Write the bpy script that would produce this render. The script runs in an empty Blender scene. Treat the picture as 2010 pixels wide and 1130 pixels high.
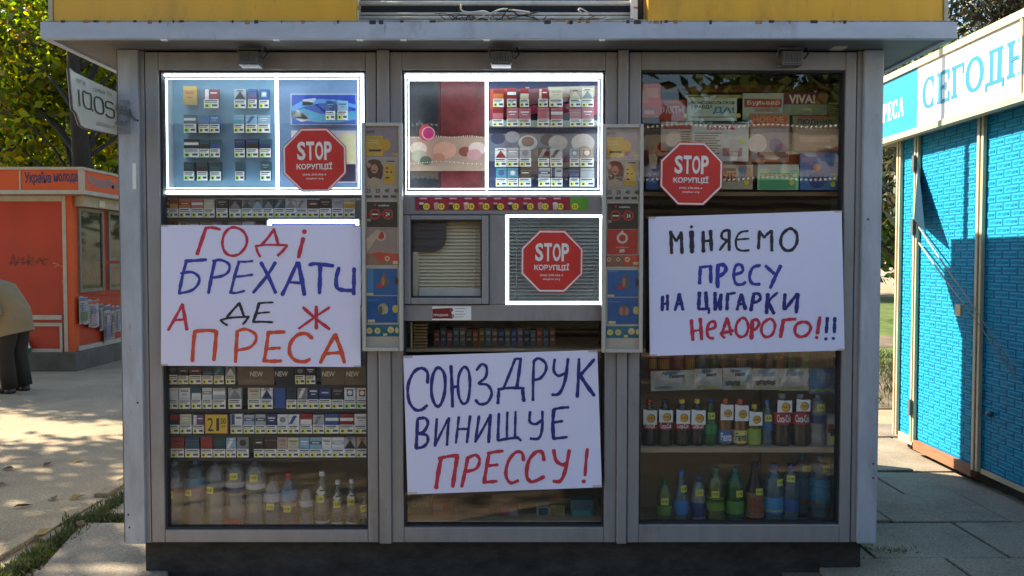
import bpy, bmesh, math, random
from mathutils import Vector, Matrix
from mathutils.geometry import tessellate_polygon
R = math.radians
SC = bpy.context.scene
COL = SC.collection
random.seed(7)

# ------------------------------------------------------------ camera, sky, sun
F, CX, CY = 1650.0, 1005.0, 565.0          # focal length and centre in photo pixels
CAMY, CAMZ, PITCH = -3.63, 1.42, R(2.05)
cam = bpy.data.cameras.new('camera')
cam.sensor_width = 36.0
cam.lens = F / 2010.0 * 36.0
cam.clip_end = 600.0
camo = bpy.data.objects.new('camera', cam)
camo.location = (0, CAMY, CAMZ)
camo.rotation_euler = (R(90) - PITCH, 0, 0)
COL.objects.link(camo)
SC.camera = camo

AZ, EL = 30.0, 40.0                         # light travels to +x, -y and down
ldir = Vector((math.cos(R(AZ)) * math.cos(R(EL)), -math.sin(R(AZ)) * math.cos(R(EL)), -math.sin(R(EL))))
world = bpy.data.worlds.new('World')
SC.world = world
world.use_nodes = True
wn = world.node_tree
sky = wn.nodes.new('ShaderNodeTexSky')
sky.sky_type = 'NISHITA'
sky.sun_disc = False
sky.sun_elevation = R(EL)
sky.sun_rotation = math.atan2(-ldir.x, -ldir.y)
sky.air_density = 1.4
sky.ozone_density = 3.0
sky.dust_density = 0.8
bg = wn.nodes['Background']
bg.inputs['Strength'].default_value = 0.095
wn.links.new(sky.outputs[0], bg.inputs['Color'])
sun = bpy.data.lights.new('sun', 'SUN')
sun.energy = 5.0
sun.angle = R(0.6)
sun.color = (1.0, 0.86, 0.64)
suno = bpy.data.objects.new('sun', sun)
suno.rotation_euler = ldir.to_track_quat('-Z', 'Y').to_euler()
suno.location = (-8, 6, 12)
COL.objects.link(suno)
SC.view_settings.view_transform = 'Standard'
SC.view_settings.look = 'None'
SC.view_settings.exposure = 1.65
SC.view_settings.gamma = 1.0
SC.render.engine = 'CYCLES'
SC.cycles.use_denoising = True
SC.cycles.max_bounces = 8
SC.cycles.transparent_max_bounces = 14
SC.cycles.caustics_reflective = False
SC.cycles.caustics_refractive = False
SC.cycles.sample_clamp_indirect = 6.0

# ------------------------------------------------------------ helpers
_cp, _sp = math.cos(PITCH), math.sin(PITCH)
def at(px, py, Y=0.0):
    """real point of the place seen at a photo pixel, on the vertical plane y = Y"""
    a, b = (px - CX) / F, (CY - py) / F
    d = Vector((a, _cp + b * _sp, -_sp + b * _cp))
    t = (Y - CAMY) / d.y
    return Vector((0, CAMY, CAMZ)) + d * t
def atx(px, py, X):
    a, b = (px - CX) / F, (CY - py) / F
    d = Vector((a, _cp + b * _sp, -_sp + b * _cp))
    return Vector((0, CAMY, CAMZ)) + d * (X / d.x)
def atz(px, py, Z=0.0):
    a, b = (px - CX) / F, (CY - py) / F
    d = Vector((a, _cp + b * _sp, -_sp + b * _cp))
    return Vector((0, CAMY, CAMZ)) + d * ((Z - CAMZ) / d.z)

def lin(r, g, b):
    f = lambda c: (c / 255.0 / 12.92) if c / 255.0 <= 0.04045 else ((c / 255.0 + 0.055) / 1.055) ** 2.4
    return (f(r), f(g), f(b))

_mats = {}
def M(name, col, rough=0.55, metal=0.0, var=0.12, scale=9.0, bump=0.0, bscale=60.0, emit=None, estr=0.0, coat=0.0, spec=0.5, stretch=None, grime=0.0):
    """a procedural material: base colour broken up by noise, optional bump"""
    if name in _mats: return _mats[name]
    m = bpy.data.materials.new(name); m.use_nodes = True
    nt = m.node_tree; b = nt.nodes['Principled BSDF']
    b.inputs['Roughness'].default_value = rough
    b.inputs['Metallic'].default_value = metal
    b.inputs['Specular IOR Level'].default_value = spec
    b.inputs['Coat Weight'].default_value = coat
    tc = nt.nodes.new('ShaderNodeTexCoord')
    mp = nt.nodes.new('ShaderNodeMapping')
    if stretch: mp.inputs['Scale'].default_value = stretch
    nt.links.new(tc.outputs['Object'], mp.inputs['Vector'])
    if var > 0:
        n = nt.nodes.new('ShaderNodeTexNoise'); n.inputs['Scale'].default_value = scale
        n.inputs['Detail'].default_value = 6.0; n.inputs['Roughness'].default_value = 0.65
        nt.links.new(mp.outputs[0], n.inputs['Vector'])
        r = nt.nodes.new('ShaderNodeValToRGB')
        lo = tuple(c * (1 - var) for c in col); hi = tuple(min(1, c * (1 + var)) for c in col)
        r.color_ramp.elements[0].position = 0.3; r.color_ramp.elements[0].color = (*lo, 1)
        r.color_ramp.elements[1].position = 0.7; r.color_ramp.elements[1].color = (*hi, 1)
        nt.links.new(n.outputs['Fac'], r.inputs['Fac']); col_out = r.outputs['Color']
        if grime > 0:            # blotches and fine scratches of old dirt
            for sc_, st_, lo_, hi_ in ((5.0, (1, 1, .45), .55, .75), (38.0, (1, 1, .25), .62, .70)):
                mg = nt.nodes.new('ShaderNodeMapping'); mg.inputs['Scale'].default_value = st_; nt.links.new(tc.outputs['Object'], mg.inputs['Vector'])
                ng = nt.nodes.new('ShaderNodeTexNoise'); ng.inputs['Scale'].default_value = sc_; ng.inputs['Detail'].default_value = 9.0; ng.inputs['Roughness'].default_value = 0.7
                nt.links.new(mg.outputs[0], ng.inputs['Vector'])
                rg = nt.nodes.new('ShaderNodeMapRange'); rg.inputs['From Min'].default_value = lo_; rg.inputs['From Max'].default_value = hi_; rg.inputs['To Max'].default_value = grime
                nt.links.new(ng.outputs['Fac'], rg.inputs['Value'])
                mxg = nt.nodes.new('ShaderNodeMix'); mxg.data_type = 'RGBA'; mxg.inputs[7].default_value = (0.09, 0.075, 0.055, 1)
                nt.links.new(rg.outputs[0], mxg.inputs[0]); nt.links.new(col_out, mxg.inputs[6]); col_out = mxg.outputs[2]
        nt.links.new(col_out, b.inputs['Base Color'])
    else:
        b.inputs['Base Color'].default_value = (*col, 1)
    if bump > 0:
        n2 = nt.nodes.new('ShaderNodeTexNoise'); n2.inputs['Scale'].default_value = bscale; n2.inputs['Detail'].default_value = 4
        nt.links.new(mp.outputs[0], n2.inputs['Vector'])
        bp = nt.nodes.new('ShaderNodeBump'); bp.inputs['Strength'].default_value = bump; bp.inputs['Distance'].default_value = 0.01
        nt.links.new(n2.outputs['Fac'], bp.inputs['Height']); nt.links.new(bp.outputs[0], b.inputs['Normal'])
    if emit:
        b.inputs['Emission Color'].default_value = (*emit, 1); b.inputs['Emission Strength'].default_value = estr
    _mats[name] = m
    return m

def C(r, g, b, **k):
    """plain print / plastic colour given as 0-255"""
    return M('colour %d %d %d' % (r, g, b), lin(r, g, b), k.get('rough', 0.45), 0, k.get('var', 0.10), k.get('scale', 30.0))

def glass_mat(name, tint=(0.93, 0.96, 0.96), gloss=0.10, edge=0.5, rough=0.004):
    if name in _mats: return _mats[name]
    m = bpy.data.materials.new(name); m.use_nodes = True
    nt = m.node_tree; nt.nodes.remove(nt.nodes['Principled BSDF'])
    out = nt.nodes['Material Output']
    t = nt.nodes.new('ShaderNodeBsdfTransparent'); t.inputs[0].default_value = (*tint, 1)
    g = nt.nodes.new('ShaderNodeBsdfGlossy'); g.inputs['Roughness'].default_value = rough
    lw = nt.nodes.new('ShaderNodeLayerWeight'); lw.inputs['Blend'].default_value = 0.35
    mr = nt.nodes.new('ShaderNodeMapRange'); mr.inputs['To Min'].default_value = gloss; mr.inputs['To Max'].default_value = edge
    nt.links.new(lw.outputs['Facing'], mr.inputs['Value'])
    mx = nt.nodes.new('ShaderNodeMixShader')
    nt.links.new(mr.outputs[0], mx.inputs[0]); nt.links.new(t.outputs[0], mx.inputs[1]); nt.links.new(g.outputs[0], mx.inputs[2])
    nt.links.new(mx.outputs[0], out.inputs['Surface'])
    _mats[name] = m
    return m

def bottle_mat(name, body, edgecol, dens=0.25):
    """see-through plastic or glass: tinted, deeper in colour towards the rim of the curve, with a gloss"""
    if name in _mats: return _mats[name]
    m = bpy.data.materials.new(name); m.use_nodes = True
    nt = m.node_tree; nt.nodes.remove(nt.nodes['Principled BSDF']); out = nt.nodes['Material Output']
    lw = nt.nodes.new('ShaderNodeLayerWeight'); lw.inputs['Blend'].default_value = 0.45
    n = nt.nodes.new('ShaderNodeTexNoise'); n.inputs['Scale'].default_value = 26.0
    tc = nt.nodes.new('ShaderNodeTexCoord'); mp = nt.nodes.new('ShaderNodeMapping'); mp.inputs['Scale'].default_value = (1, 1, 2.5)
    nt.links.new(tc.outputs['Object'], mp.inputs[0]); nt.links.new(mp.outputs[0], n.inputs['Vector'])
    bp = nt.nodes.new('ShaderNodeBump'); bp.inputs['Strength'].default_value = 0.35; bp.inputs['Distance'].default_value = 0.01
    nt.links.new(n.outputs['Fac'], bp.inputs['Height'])
    r = nt.nodes.new('ShaderNodeValToRGB'); r.color_ramp.elements[0].position = 0.25; r.color_ramp.elements[0].color = (*body, 1)
    r.color_ramp.elements[1].position = 0.9; r.color_ramp.elements[1].color = (*edgecol, 1)
    nt.links.new(lw.outputs['Facing'], r.inputs['Fac'])
    t = nt.nodes.new('ShaderNodeBsdfTransparent'); nt.links.new(r.outputs[0], t.inputs[0])
    g = nt.nodes.new('ShaderNodeBsdfGlossy'); g.inputs['Roughness'].default_value = 0.06; nt.links.new(bp.outputs[0], g.inputs['Normal'])
    d = nt.nodes.new('ShaderNodeBsdfDiffuse'); d.inputs[0].default_value = (*[min(1, c * 1.0) for c in body], 1)
    mx0 = nt.nodes.new('ShaderNodeMixShader'); mx0.inputs[0].default_value = dens * 0.35
    nt.links.new(t.outputs[0], mx0.inputs[1]); nt.links.new(d.outputs[0], mx0.inputs[2])
    fr = nt.nodes.new('ShaderNodeFresnel'); fr.inputs['IOR'].default_value = 1.6; nt.links.new(bp.outputs[0], fr.inputs['Normal'])
    mx = nt.nodes.new('ShaderNodeMixShader')
    nt.links.new(fr.outputs[0], mx.inputs[0]); nt.links.new(mx0.outputs[0], mx.inputs[1]); nt.links.new(g.outputs[0], mx.inputs[2])
    nt.links.new(mx.outputs[0], out.inputs['Surface'])
    _mats[name] = m
    return m

def leaf_mat(name, cols, trans=0.5, rough=0.45):
    if name in _mats: return _mats[name]
    m = bpy.data.materials.new(name); m.use_nodes = True
    nt = m.node_tree; p = nt.nodes['Principled BSDF']; out = nt.nodes['Material Output']
    geo = nt.nodes.new('ShaderNodeNewGeometry')
    r = nt.nodes.new('ShaderNodeValToRGB')
    els = r.color_ramp.elements
    els[0].color = (*cols[0], 1); els[1].color = (*cols[-1], 1)
    for i, c in enumerate(cols[1:-1]):
        e = els.new((i + 1) / (len(cols) - 1)); e.color = (*c, 1)
    nt.links.new(geo.outputs['Random Per Island'], r.inputs['Fac'])
    p.inputs['Roughness'].default_value = rough
    nt.links.new(r.outputs[0], p.inputs['Base Color'])
    t = nt.nodes.new('ShaderNodeBsdfTranslucent')
    hs = nt.nodes.new('ShaderNodeHueSaturation'); hs.inputs['Value'].default_value = 3.4; hs.inputs['Saturation'].default_value = 1.1
    nt.links.new(r.outputs[0], hs.inputs['Color']); nt.links.new(hs.outputs[0], t.inputs[0])
    mx = nt.nodes.new('ShaderNodeMixShader'); mx.inputs[0].default_value = trans
    nt.links.new(p.outputs[0], mx.inputs[1]); nt.links.new(t.outputs[0], mx.inputs[2])
    nt.links.new(mx.outputs[0], out.inputs['Surface'])
    _mats[name] = m
    return m

def tag(o, label=None, cat=None, group=None, kind=None):
    if label: o['label'] = label
    if cat: o['category'] = cat
    if group: o['group'] = group
    if kind: o['kind'] = kind
    return o

def empty(name, loc, label, cat, group=None):
    o = bpy.data.objects.new(name, None); COL.objects.link(o)
    o.location = loc; o.empty_display_size = 0.05
    return tag(o, label, cat, group)

_glyphs = {}
def glyphs(s, bold=0.0):
    k = (s, bold)
    if k in _glyphs: return _glyphs[k]
    c = bpy.data.curves.new('t', 'FONT'); c.body = s; c.resolution_u = 3; c.offset = bold; c.fill_mode = 'FRONT'
    o = bpy.data.objects.new('t', c); COL.objects.link(o)
    dg = bpy.context.evaluated_depsgraph_get(); dg.update()
    me = bpy.data.meshes.new_from_object(o.evaluated_get(dg))
    vs = [(v.co.x, v.co.y) for v in me.vertices]; fs = [tuple(p.vertices) for p in me.polygons]
    bpy.data.objects.remove(o); bpy.data.curves.remove(c); bpy.data.meshes.remove(me)
    if not vs: vs, fs = [(0, 0), (1, 0), (0, 1)], [(0, 1, 2)]
    x0 = min(v[0] for v in vs); x1 = max(v[0] for v in vs); y0 = min(v[1] for v in vs); y1 = max(v[1] for v in vs)
    vs = [((v[0] - x0) / (x1 - x0), (v[1] - y0) / (y1 - y0)) for v in vs]
    _glyphs[k] = (vs, fs)
    return vs, fs

def smooth_path(pts, closed=False, n=6):
    P = [Vector(p) for p in pts]
    if len(P) == 2: return [P[0].lerp(P[1], i / 3.0) for i in range(4)]
    out = []; N = len(P)
    for i in range(N if closed else N - 1):
        if closed: p0, p1, p2, p3 = P[(i - 1) % N], P[i], P[(i + 1) % N], P[(i + 2) % N]
        else: p0, p1, p2, p3 = P[max(i - 1, 0)], P[i], P[i + 1], P[min(i + 2, N - 1)]
        for j in range(n):
            t = j / n
            out.append(0.5 * ((2 * p1) + (p2 - p0) * t + (2 * p0 - 5 * p1 + 4 * p2 - p3) * t * t + (3 * p1 - p0 - 3 * p2 + p3) * t ** 3))
    if not closed: out.append(P[-1])
    return out

class MB:
    """collects shapes, then links them as one mesh object"""
    def __init__(s): s.v, s.f, s.m, s.mats, s.sm = [], [], [], [], []
    def mi(s, mat):
        if mat not in s.mats: s.mats.append(mat)
        return s.mats.index(mat)
    def add(s, vs, fs, mat, smooth=False):
        o = len(s.v); k = s.mi(mat)
        s.v += [Vector(v) for v in vs]
        for f in fs: s.f.append(tuple(i + o for i in f)); s.m.append(k); s.sm.append(smooth)
        return s
    def box(s, x0, x1, y0, y1, z0, z1, mat):
        if x0 > x1: x0, x1 = x1, x0
        if y0 > y1: y0, y1 = y1, y0
        if z0 > z1: z0, z1 = z1, z0
        return s.hexa([(x0, y0, z0), (x1, y0, z0), (x1, y1, z0), (x0, y1, z0)], [(x0, y0, z1), (x1, y0, z1), (x1, y1, z1), (x0, y1, z1)], mat)
    def hexa(s, a, b, mat):
        n = len(a)
        fs = [tuple(reversed(range(n))), tuple(range(n, 2 * n))]
        fs += [(i, (i + 1) % n, n + (i + 1) % n, n + i) for i in range(n)]
        return s.add(list(a) + list(b), fs, mat)
    def pbox(s, px0, py0, px1, py1, Y0, Y1, mat):
        """box whose front face (plane y=Y0) covers the photo rectangle"""
        xa = at(px0, (py0 + py1) / 2, Y0).x; xb = at(px1, (py0 + py1) / 2, Y0).x
        za = at((px0 + px1) / 2, py1, Y0).z; zb = at((px0 + px1) / 2, py0, Y0).z
        return s.box(xa, xb, Y0, Y1, za, zb, mat)
    def pquad(s, pts, Y, th, mat):
        """plate with the given photo outline, front on y=Y, thickness th"""
        P = [at(x, y, Y) for x, y in pts]
        return s.plate(P, Vector((0, th, 0)), mat)
    def plate(s, P, off, mat):
        n = len(P); tri = tessellate_polygon([P])
        fs = [tuple(t) for t in tri] + [tuple(n + i for i in reversed(t)) for t in tri]
        fs += [(i, (i + 1) % n, n + (i + 1) % n, n + i) for i in range(n)]
        return s.add(list(P) + [p + off for p in P], fs, mat)
    def poly(s, P, mat):
        tri = tessellate_polygon([[Vector(p) for p in P]])
        return s.add(P, [tuple(t) for t in tri], mat)
    def tube(s, pts, r, mat, n=8, caps=True):
        P = [Vector(p) for p in pts]; rs = r if isinstance(r, (list, tuple)) else [r] * len(P)
        vs, fs = [], []; up = None
        for i, p in enumerate(P):
            d = (P[min(i + 1, len(P) - 1)] - P[max(i - 1, 0)]).normalized()
            if up is None: up = d.orthogonal().normalized()
            up = (up - d * up.dot(d)).normalized(); w = d.cross(up)
            for k in range(n):
                a = 2 * math.pi * k / n
                vs.append(p + (up * math.cos(a) + w * math.sin(a)) * rs[i])
        for i in range(len(P) - 1):
            for k in range(n):
                fs.append((i * n + k, i * n + (k + 1) % n, (i + 1) * n + (k + 1) % n, (i + 1) * n + k))
        if caps: fs += [tuple(reversed(range(n))), tuple(range((len(P) - 1) * n, len(P) * n))]
        return s.add(vs, fs, mat, True)
    def lathe(s, prof, c, mat, n=16, cap=True):
        vs, fs = [], []
        for r, z in prof:
            for k in range(n):
                a = 2 * math.pi * k / n
                vs.append((c[0] + r * math.cos(a), c[1] + r * math.sin(a), c[2] + z))
        for i in range(len(prof) - 1):
            for k in range(n):
                fs.append((i * n + k, i * n + (k + 1) % n, (i + 1) * n + (k + 1) % n, (i + 1) * n + k))
        if cap: fs += [tuple(reversed(range(n))), tuple(range((len(prof) - 1) * n, len(prof) * n))]
        return s.add(vs, fs, mat, True)
    def disc(s, c, r, ux, uy, mat, n=20, ry=None, r0=0.0):
        c = Vector(c); ux = Vector(ux); uy = Vector(uy); ry = r if ry is None else ry
        o = [c + ux * (r * math.cos(2 * math.pi * k / n)) + uy * (ry * math.sin(2 * math.pi * k / n)) for k in range(n)]
        if r0 > 0:
            i_ = [c + (p - c) * r0 for p in o]
            return s.add(o + i_, [(k, (k + 1) % n, n + (k + 1) % n, n + k) for k in range(n)], mat)
        return s.add(o, [tuple(range(n))], mat)
    def ribbon(s, pts2, w, place, mat, closed=False, jit=0.12):
        """brush stroke along 2-D points; place(x, y) puts it on the sheet; w in the same units"""
        path = smooth_path([(p[0], p[1], 0) for p in pts2], closed)
        N = len(path); L, Rr = [], []
        ph = random.random() * 6
        for i, p in enumerate(path):
            q0 = path[(i - 1) % N] if closed else path[max(i - 1, 0)]
            q1 = path[(i + 1) % N] if closed else path[min(i + 1, N - 1)]
            d = (q1 - q0); d.z = 0
            if d.length < 1e-6: d = Vector((1, 0, 0))
            d.normalize(); nn = Vector((-d.y, d.x, 0))
            ww = w * 0.5 * (1 + jit * math.sin(i * 0.9 + ph) + jit * 0.6 * math.sin(i * 2.3 + ph * 2) + random.uniform(-.5, .5) * jit)
            L.append(p + nn * ww); Rr.append(p - nn * ww)
        vs = [place(p.x, p.y) for p in L] + [place(p.x, p.y) for p in Rr]
        fs = [(i, (i + 1) % N, N + (i + 1) % N, N + i) for i in range(N if closed else N - 1)]
        s.add(vs, fs, mat)
        if not closed:
            for e, sgn in ((0, -1), (N - 1, 1)):
                d = path[min(e + 1, N - 1)] - path[max(e - 1, 0)]; d.normalize(); d *= sgn
                a, b = L[e], Rr[e]; r = (a - b).length / 2; c = (a + b) / 2; ax = (a - b) / 2
                fan = [c + ax * math.cos(t) + d * r * 0.75 * math.sin(t) for t in [math.pi * k / 5 for k in range(6)]]
                s.add([place(p.x, p.y) for p in fan], [tuple(range(6))], mat)
        return s
    def dot(s, x, y, r, place, mat):
        s.add([place(x + r * math.cos(k * .628) * (1 + .15 * math.sin(k * 3)), y + r * math.sin(k * .628)) for k in range(10)], [tuple(range(10))], mat)
        return s
    def text(s, body, p0, ux, uy, mat, bold=0.0):
        """lettering filling the box spanned by ux (width) and uy (height) from p0"""
        vs, fs = glyphs(body, bold); p0 = Vector(p0); ux = Vector(ux); uy = Vector(uy)
        return s.add([p0 + ux * a + uy * b for a, b in vs], fs, mat)
    def ptext(s, body, px0, py0, px1, py1, Y, mat, bold=0.0):
        a, b, c = at(px0, py1, Y), at(px1, py1, Y), at(px0, py0, Y)
        return s.text(body, a, b - a, c - a, mat, bold)
    def prect(s, px0, py0, px1, py1, Y, mat):
        return s.add([at(px0, py1, Y), at(px1, py1, Y), at(px1, py0, Y), at(px0, py0, Y)], [(0, 1, 2, 3)], mat)
    def build(s, name, parent=None, loc=None, bevel=0.0):
        base = Vector(loc) if loc is not None else (parent['_w'] if False else Vector((0, 0, 0)))
        if parent is not None: base = wpos(parent)
        elif loc is None:
            n = len(s.v)
            base = Vector((sum(v.x for v in s.v) / n, sum(v.y for v in s.v) / n, min(v.z for v in s.v)))
        me = bpy.data.meshes.new(name)
        me.from_pydata([tuple(v - base) for v in s.v], [], s.f)
        for m in s.mats: me.materials.append(m)
        me.polygons.foreach_set('material_index', s.m)
        me.polygons.foreach_set('use_smooth', s.sm)
        me.update()
        bm = bmesh.new(); bm.from_mesh(me)
        if len(bm.faces) < 40000: bmesh.ops.recalc_face_normals(bm, faces=bm.faces)
        bm.to_mesh(me); bm.free()
        o = bpy.data.objects.new(name, me); COL.objects.link(o)
        if parent is not None: o.parent = parent
        else: o.location = base
        if bevel > 0:
            b = o.modifiers.new('bevel', 'BEVEL'); b.width = bevel; b.segments = 2; b.limit_method = 'ANGLE'; b.angle_limit = R(40)
        return o

def wpos(o):
    p = Vector(o.location)
    while o.parent: o = o.parent; p += Vector(o.location)
    return p

ORD = ['first', 'second', 'third', 'fourth', 'fifth', 'sixth', 'seventh', 'eighth', 'ninth', 'tenth', 'eleventh', 'twelfth', 'thirteenth', 'fourteenth', 'fifteenth', 'sixteenth', 'seventeenth', 'eighteenth']

# ------------------------------------------------------------ shared materials
ALU = M('grey aluminium', (0.27, 0.272, 0.29), 0.42, 0.25, 0.10, 4.0, 0.05, 40, stretch=(5, 5, .8), grime=.45)
ALU2 = M('blue grey painted steel', (0.36, 0.40, 0.47), 0.5, 0.0, 0.2, 3.5, 0.05, 50, stretch=(4, 4, .9), grime=.45)
ALUD = M('dark aluminium', (0.13, 0.13, 0.14), 0.5, 0.2, 0.15, 8)
WHT = M('white plastic', (0.78, 0.78, 0.77), 0.5, 0, 0.06, 6)
BLK = M('black plastic', (0.015, 0.015, 0.017), 0.4, 0, 0.2, 10)
RUB = M('black rubber gasket', (0.02, 0.02, 0.025), 0.6, 0, 0.2, 10)
LED = M('white led strip', (0.9, 0.95, 1.0), 0.4, 0, 0, emit=(0.78, 0.92, 1.0), estr=3.4)
LED2 = M('dim led edge', (0.9, 0.95, 1.0), 0.4, 0, 0, emit=(0.70, 0.86, 1.0), estr=0.55)
GLASS = glass_mat('window glass', (0.99, 0.992, 0.992), gloss=0.026, edge=0.38)
RED = M('red sticker print', (0.60, 0.035, 0.03), 0.45, 0, 0.12, 14)
TAGW = M('white price tag', (0.84, 0.85, 0.82), 0.5, 0, 0.05, 30)
TAGY = M('yellow price print', (0.72, 0.78, 0.10), 0.5, 0, 0.1, 30)
TAGG = M('lime price print', (0.42, 0.75, 0.12), 0.5, 0, 0.1, 30)
INK = M('black ink', (0.03, 0.03, 0.035), 0.6, 0, 0.2, 30)
WPR = M('white print', (0.78, 0.78, 0.78), 0.5, 0, 0.05, 30)

# ============================================================ THE GROUND
ASPH = bpy.data.materials.new('dusty asphalt'); ASPH.use_nodes = True
def ground_nodes(m, c0, c1, c2, s1, s2, bump=0.5):
    nt = m.node_tree; b = nt.nodes['Principled BSDF']; b.inputs['Roughness'].default_value = 0.9
    tc = nt.nodes.new('ShaderNodeTexCoord')
    n1 = nt.nodes.new('ShaderNodeTexNoise'); n1.inputs['Scale'].default_value = s1; n1.inputs['Detail'].default_value = 8; n1.inputs['Roughness'].default_value = 0.7
    n2 = nt.nodes.new('ShaderNodeTexNoise'); n2.inputs['Scale'].default_value = s2; n2.inputs['Detail'].default_value = 5
    v = nt.nodes.new('ShaderNodeTexVoronoi'); v.inputs['Scale'].default_value = s2 * 1.4
    for n in (n1, n2, v): nt.links.new(tc.outputs['Object'], n.inputs['Vector'])
    r = nt.nodes.new('ShaderNodeValToRGB'); e = r.color_ramp.elements
    e[0].position = 0.32; e[0].color = (*c0, 1); e[1].position = 0.7; e[1].color = (*c2, 1)
    k = e.new(0.5); k.color = (*c1, 1)
    nt.links.new(n1.outputs['Fac'], r.inputs['Fac'])
    r2 = nt.nodes.new('ShaderNodeValToRGB'); r2.color_ramp.elements[0].color = (0.6, 0.6, 0.6, 1); r2.color_ramp.elements[1].color = (1.25, 1.25, 1.25, 1)
    r2.color_ramp.elements[0].position = 0.35; r2.color_ramp.elements[1].position = 0.65
    nt.links.new(n2.outputs['Fac'], r2.inputs['Fac'])
    mx = nt.nodes.new('ShaderNodeMix'); mx.data_type = 'RGBA'; mx.blend_type = 'MULTIPLY'; mx.inputs[0].default_value = 0.8
    nt.links.new(r.outputs[0], mx.inputs[6]); nt.links.new(r2.outputs[0], mx.inputs[7]); nt.links.new(mx.outputs[2], b.inputs['Base Color'])
    bp = nt.nodes.new('ShaderNodeBump'); bp.inputs['Strength'].default_value = bump; bp.inputs['Distance'].default_value = 0.006
    nt.links.new(v.outputs['Distance'], bp.inputs['Height']); nt.links.new(bp.outputs[0], b.inputs['Normal'])
ground_nodes(ASPH, (0.235, 0.170, 0.105), (0.325, 0.246, 0.155), (0.41, 0.318, 0.20), 1.1, 75.0)
SLAB = bpy.data.materials.new('concrete paving'); SLAB.use_nodes = True
ground_nodes(SLAB, (0.19, 0.155, 0.115), (0.26, 0.22, 0.17), (0.33, 0.285, 0.225), 2.3, 110.0, 0.35)
LAWNM = bpy.data.materials.new('lawn'); LAWNM.use_nodes = True
ground_nodes(LAWNM, (0.04, 0.07, 0.012), (0.08, 0.13, 0.02), (0.14, 0.19, 0.035), 2.0, 40.0, 1.0)
EARTH = bpy.data.materials.new('bare earth'); EARTH.use_nodes = True
ground_nodes(EARTH, (0.10, 0.075, 0.05), (0.15, 0.115, 0.08), (0.22, 0.175, 0.12), 3.0, 60.0, 0.8)

b = MB(); b.poly([(-250, -120, 0), (250, -120, 0), (250, 400, 0), (-250, 400, 0)], ASPH)
tag(b.build('ground', loc=(0, 0, 0)), kind='structure')

# paving slabs by the right kiosk
rnd = random.Random(3)
b = MB()
y = -1.9; row = 0
while y < 3.1:
    d = 0.52
    x = 1.36 + (0.0 if row % 2 else -0.31)
    while x < 4.2:
        w = 0.62
        h = 0.045 + rnd.uniform(-.006, .006); t = rnd.uniform(-.006, .006)
        g = 0.007
        b.hexa([(x + g, y + g, 0.0), (x + w - g, y + g, 0.0), (x + w - g, y + d - g, 0.0), (x + g, y + d - g, 0.0)],
               [(x + g, y + g, h), (x + w - g, y + g, h + t), (x + w - g, y + d - g, h + t), (x + g, y + d - g, h)], SLAB)
        x += w
    y += d; row += 1
tag(b.build('pavement', loc=(2.3, 0, 0), bevel=0.006), kind='structure')
b = MB(); b.box(1.2, 4.3, -2.0, 3.15, 0.0, 0.022, EARTH)
tag(b.build('soil_bed', loc=(2.3, 0, 0)), kind='structure')

# left: paving slab beside the kiosk, kerb and the grass joint
b = MB()
P = [atz(62, 1150), atz(162, 1036), atz(330, 1036), atz(330, 1190)]
b.hexa([(p.x, p.y, 0) for p in P], [(p.x, p.y, 0.03) for p in P], SLAB)
P = [atz(206, 1017), atz(240, 996), atz(420, 985), atz(420, 1017)]
b.hexa([(p.x, p.y, 0) for p in P], [(p.x, p.y, 0.028) for p in P], SLAB)
P = [atz(165, 980), atz(300, 905), atz(420, 900), atz(420, 975), atz(245, 985)]
tag(b.build('pavement', bevel=0.008), kind='structure')
rnd = random.Random(5)
b = MB()
y = -2.4
while y < 4.0:
    L = rnd.uniform(.35, .8)
    b.box(-2.47 + rnd.uniform(-.015, .015), -2.395, y + .006, y + L - .006 - rnd.uniform(0, .05), 0.0, 0.022 + rnd.uniform(-.012, .008), ASPH)
    y += L
tag(b.build('kerb', bevel=0.012), kind='structure')

GRASS = leaf_mat('grass blades', [(0.022, 0.035, 0.008), (0.04, 0.058, 0.012), (0.07, 0.08, 0.022), (0.09, 0.08, 0.04)], 0.2)
def grass(name, label, spots, n, h, seed, spread=0.05):
    rr = random.Random(seed); b = MB()
    vs, fs = [], []
    for i in range(n):
        p = rr.choice(spots)
        x = p[0] + rr.gauss(0, spread); y = p[1] + rr.gauss(0, spread); z = p[2] if len(p) > 2 else 0.0
        a = rr.uniform(0, 6.28); hh = h * rr.uniform(.4, 1.2); w = 0.004 * rr.uniform(.7, 1.6); ln = rr.uniform(.1, .8) * hh
        dx, dy = math.cos(a), math.sin(a); o = len(vs)
        vs += [(x - dy * w, y + dx * w, z), (x + dy * w, y - dx * w, z), (x + dx * ln * .5 + dy * w * .6, y + dy * ln * .5 - dx * w * .6, z + hh * .7), (x + dx * ln, y + dy * ln, z + hh)]
        fs += [(o, o + 1, o + 2), (o, o + 2, o + 3)]
    b.add(vs, fs, GRASS)
    return tag(b.build(name), label, 'grass', kind='stuff')
sp = []
for i in range(60):
    t = i / 59; q = Vector((-2.22, 0.0, 0)).lerp(Vector((-2.27, 2.0, 0)), t); sp.append((q.x, q.y - .5))
for i in range(14):
    q = atz(150, 1026).lerp(atz(300, 1024), i / 13); sp.append((q.x, q.y))
grass('grass_strip', 'short green grass growing in the joint beside the kerb', sp, 9000, 0.042, 11, 0.034)
sp = [(1.64 + 0.03 * math.sin(i), -0.6 + i * .03) for i in range(26)] + [(1.68 + i * .014, .28) for i in range(16)] * 2
grass('weeds', 'sparse weeds in the paving joint beside the dark kiosk plinth', sp, 900, 0.05, 12, 0.02)
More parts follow.
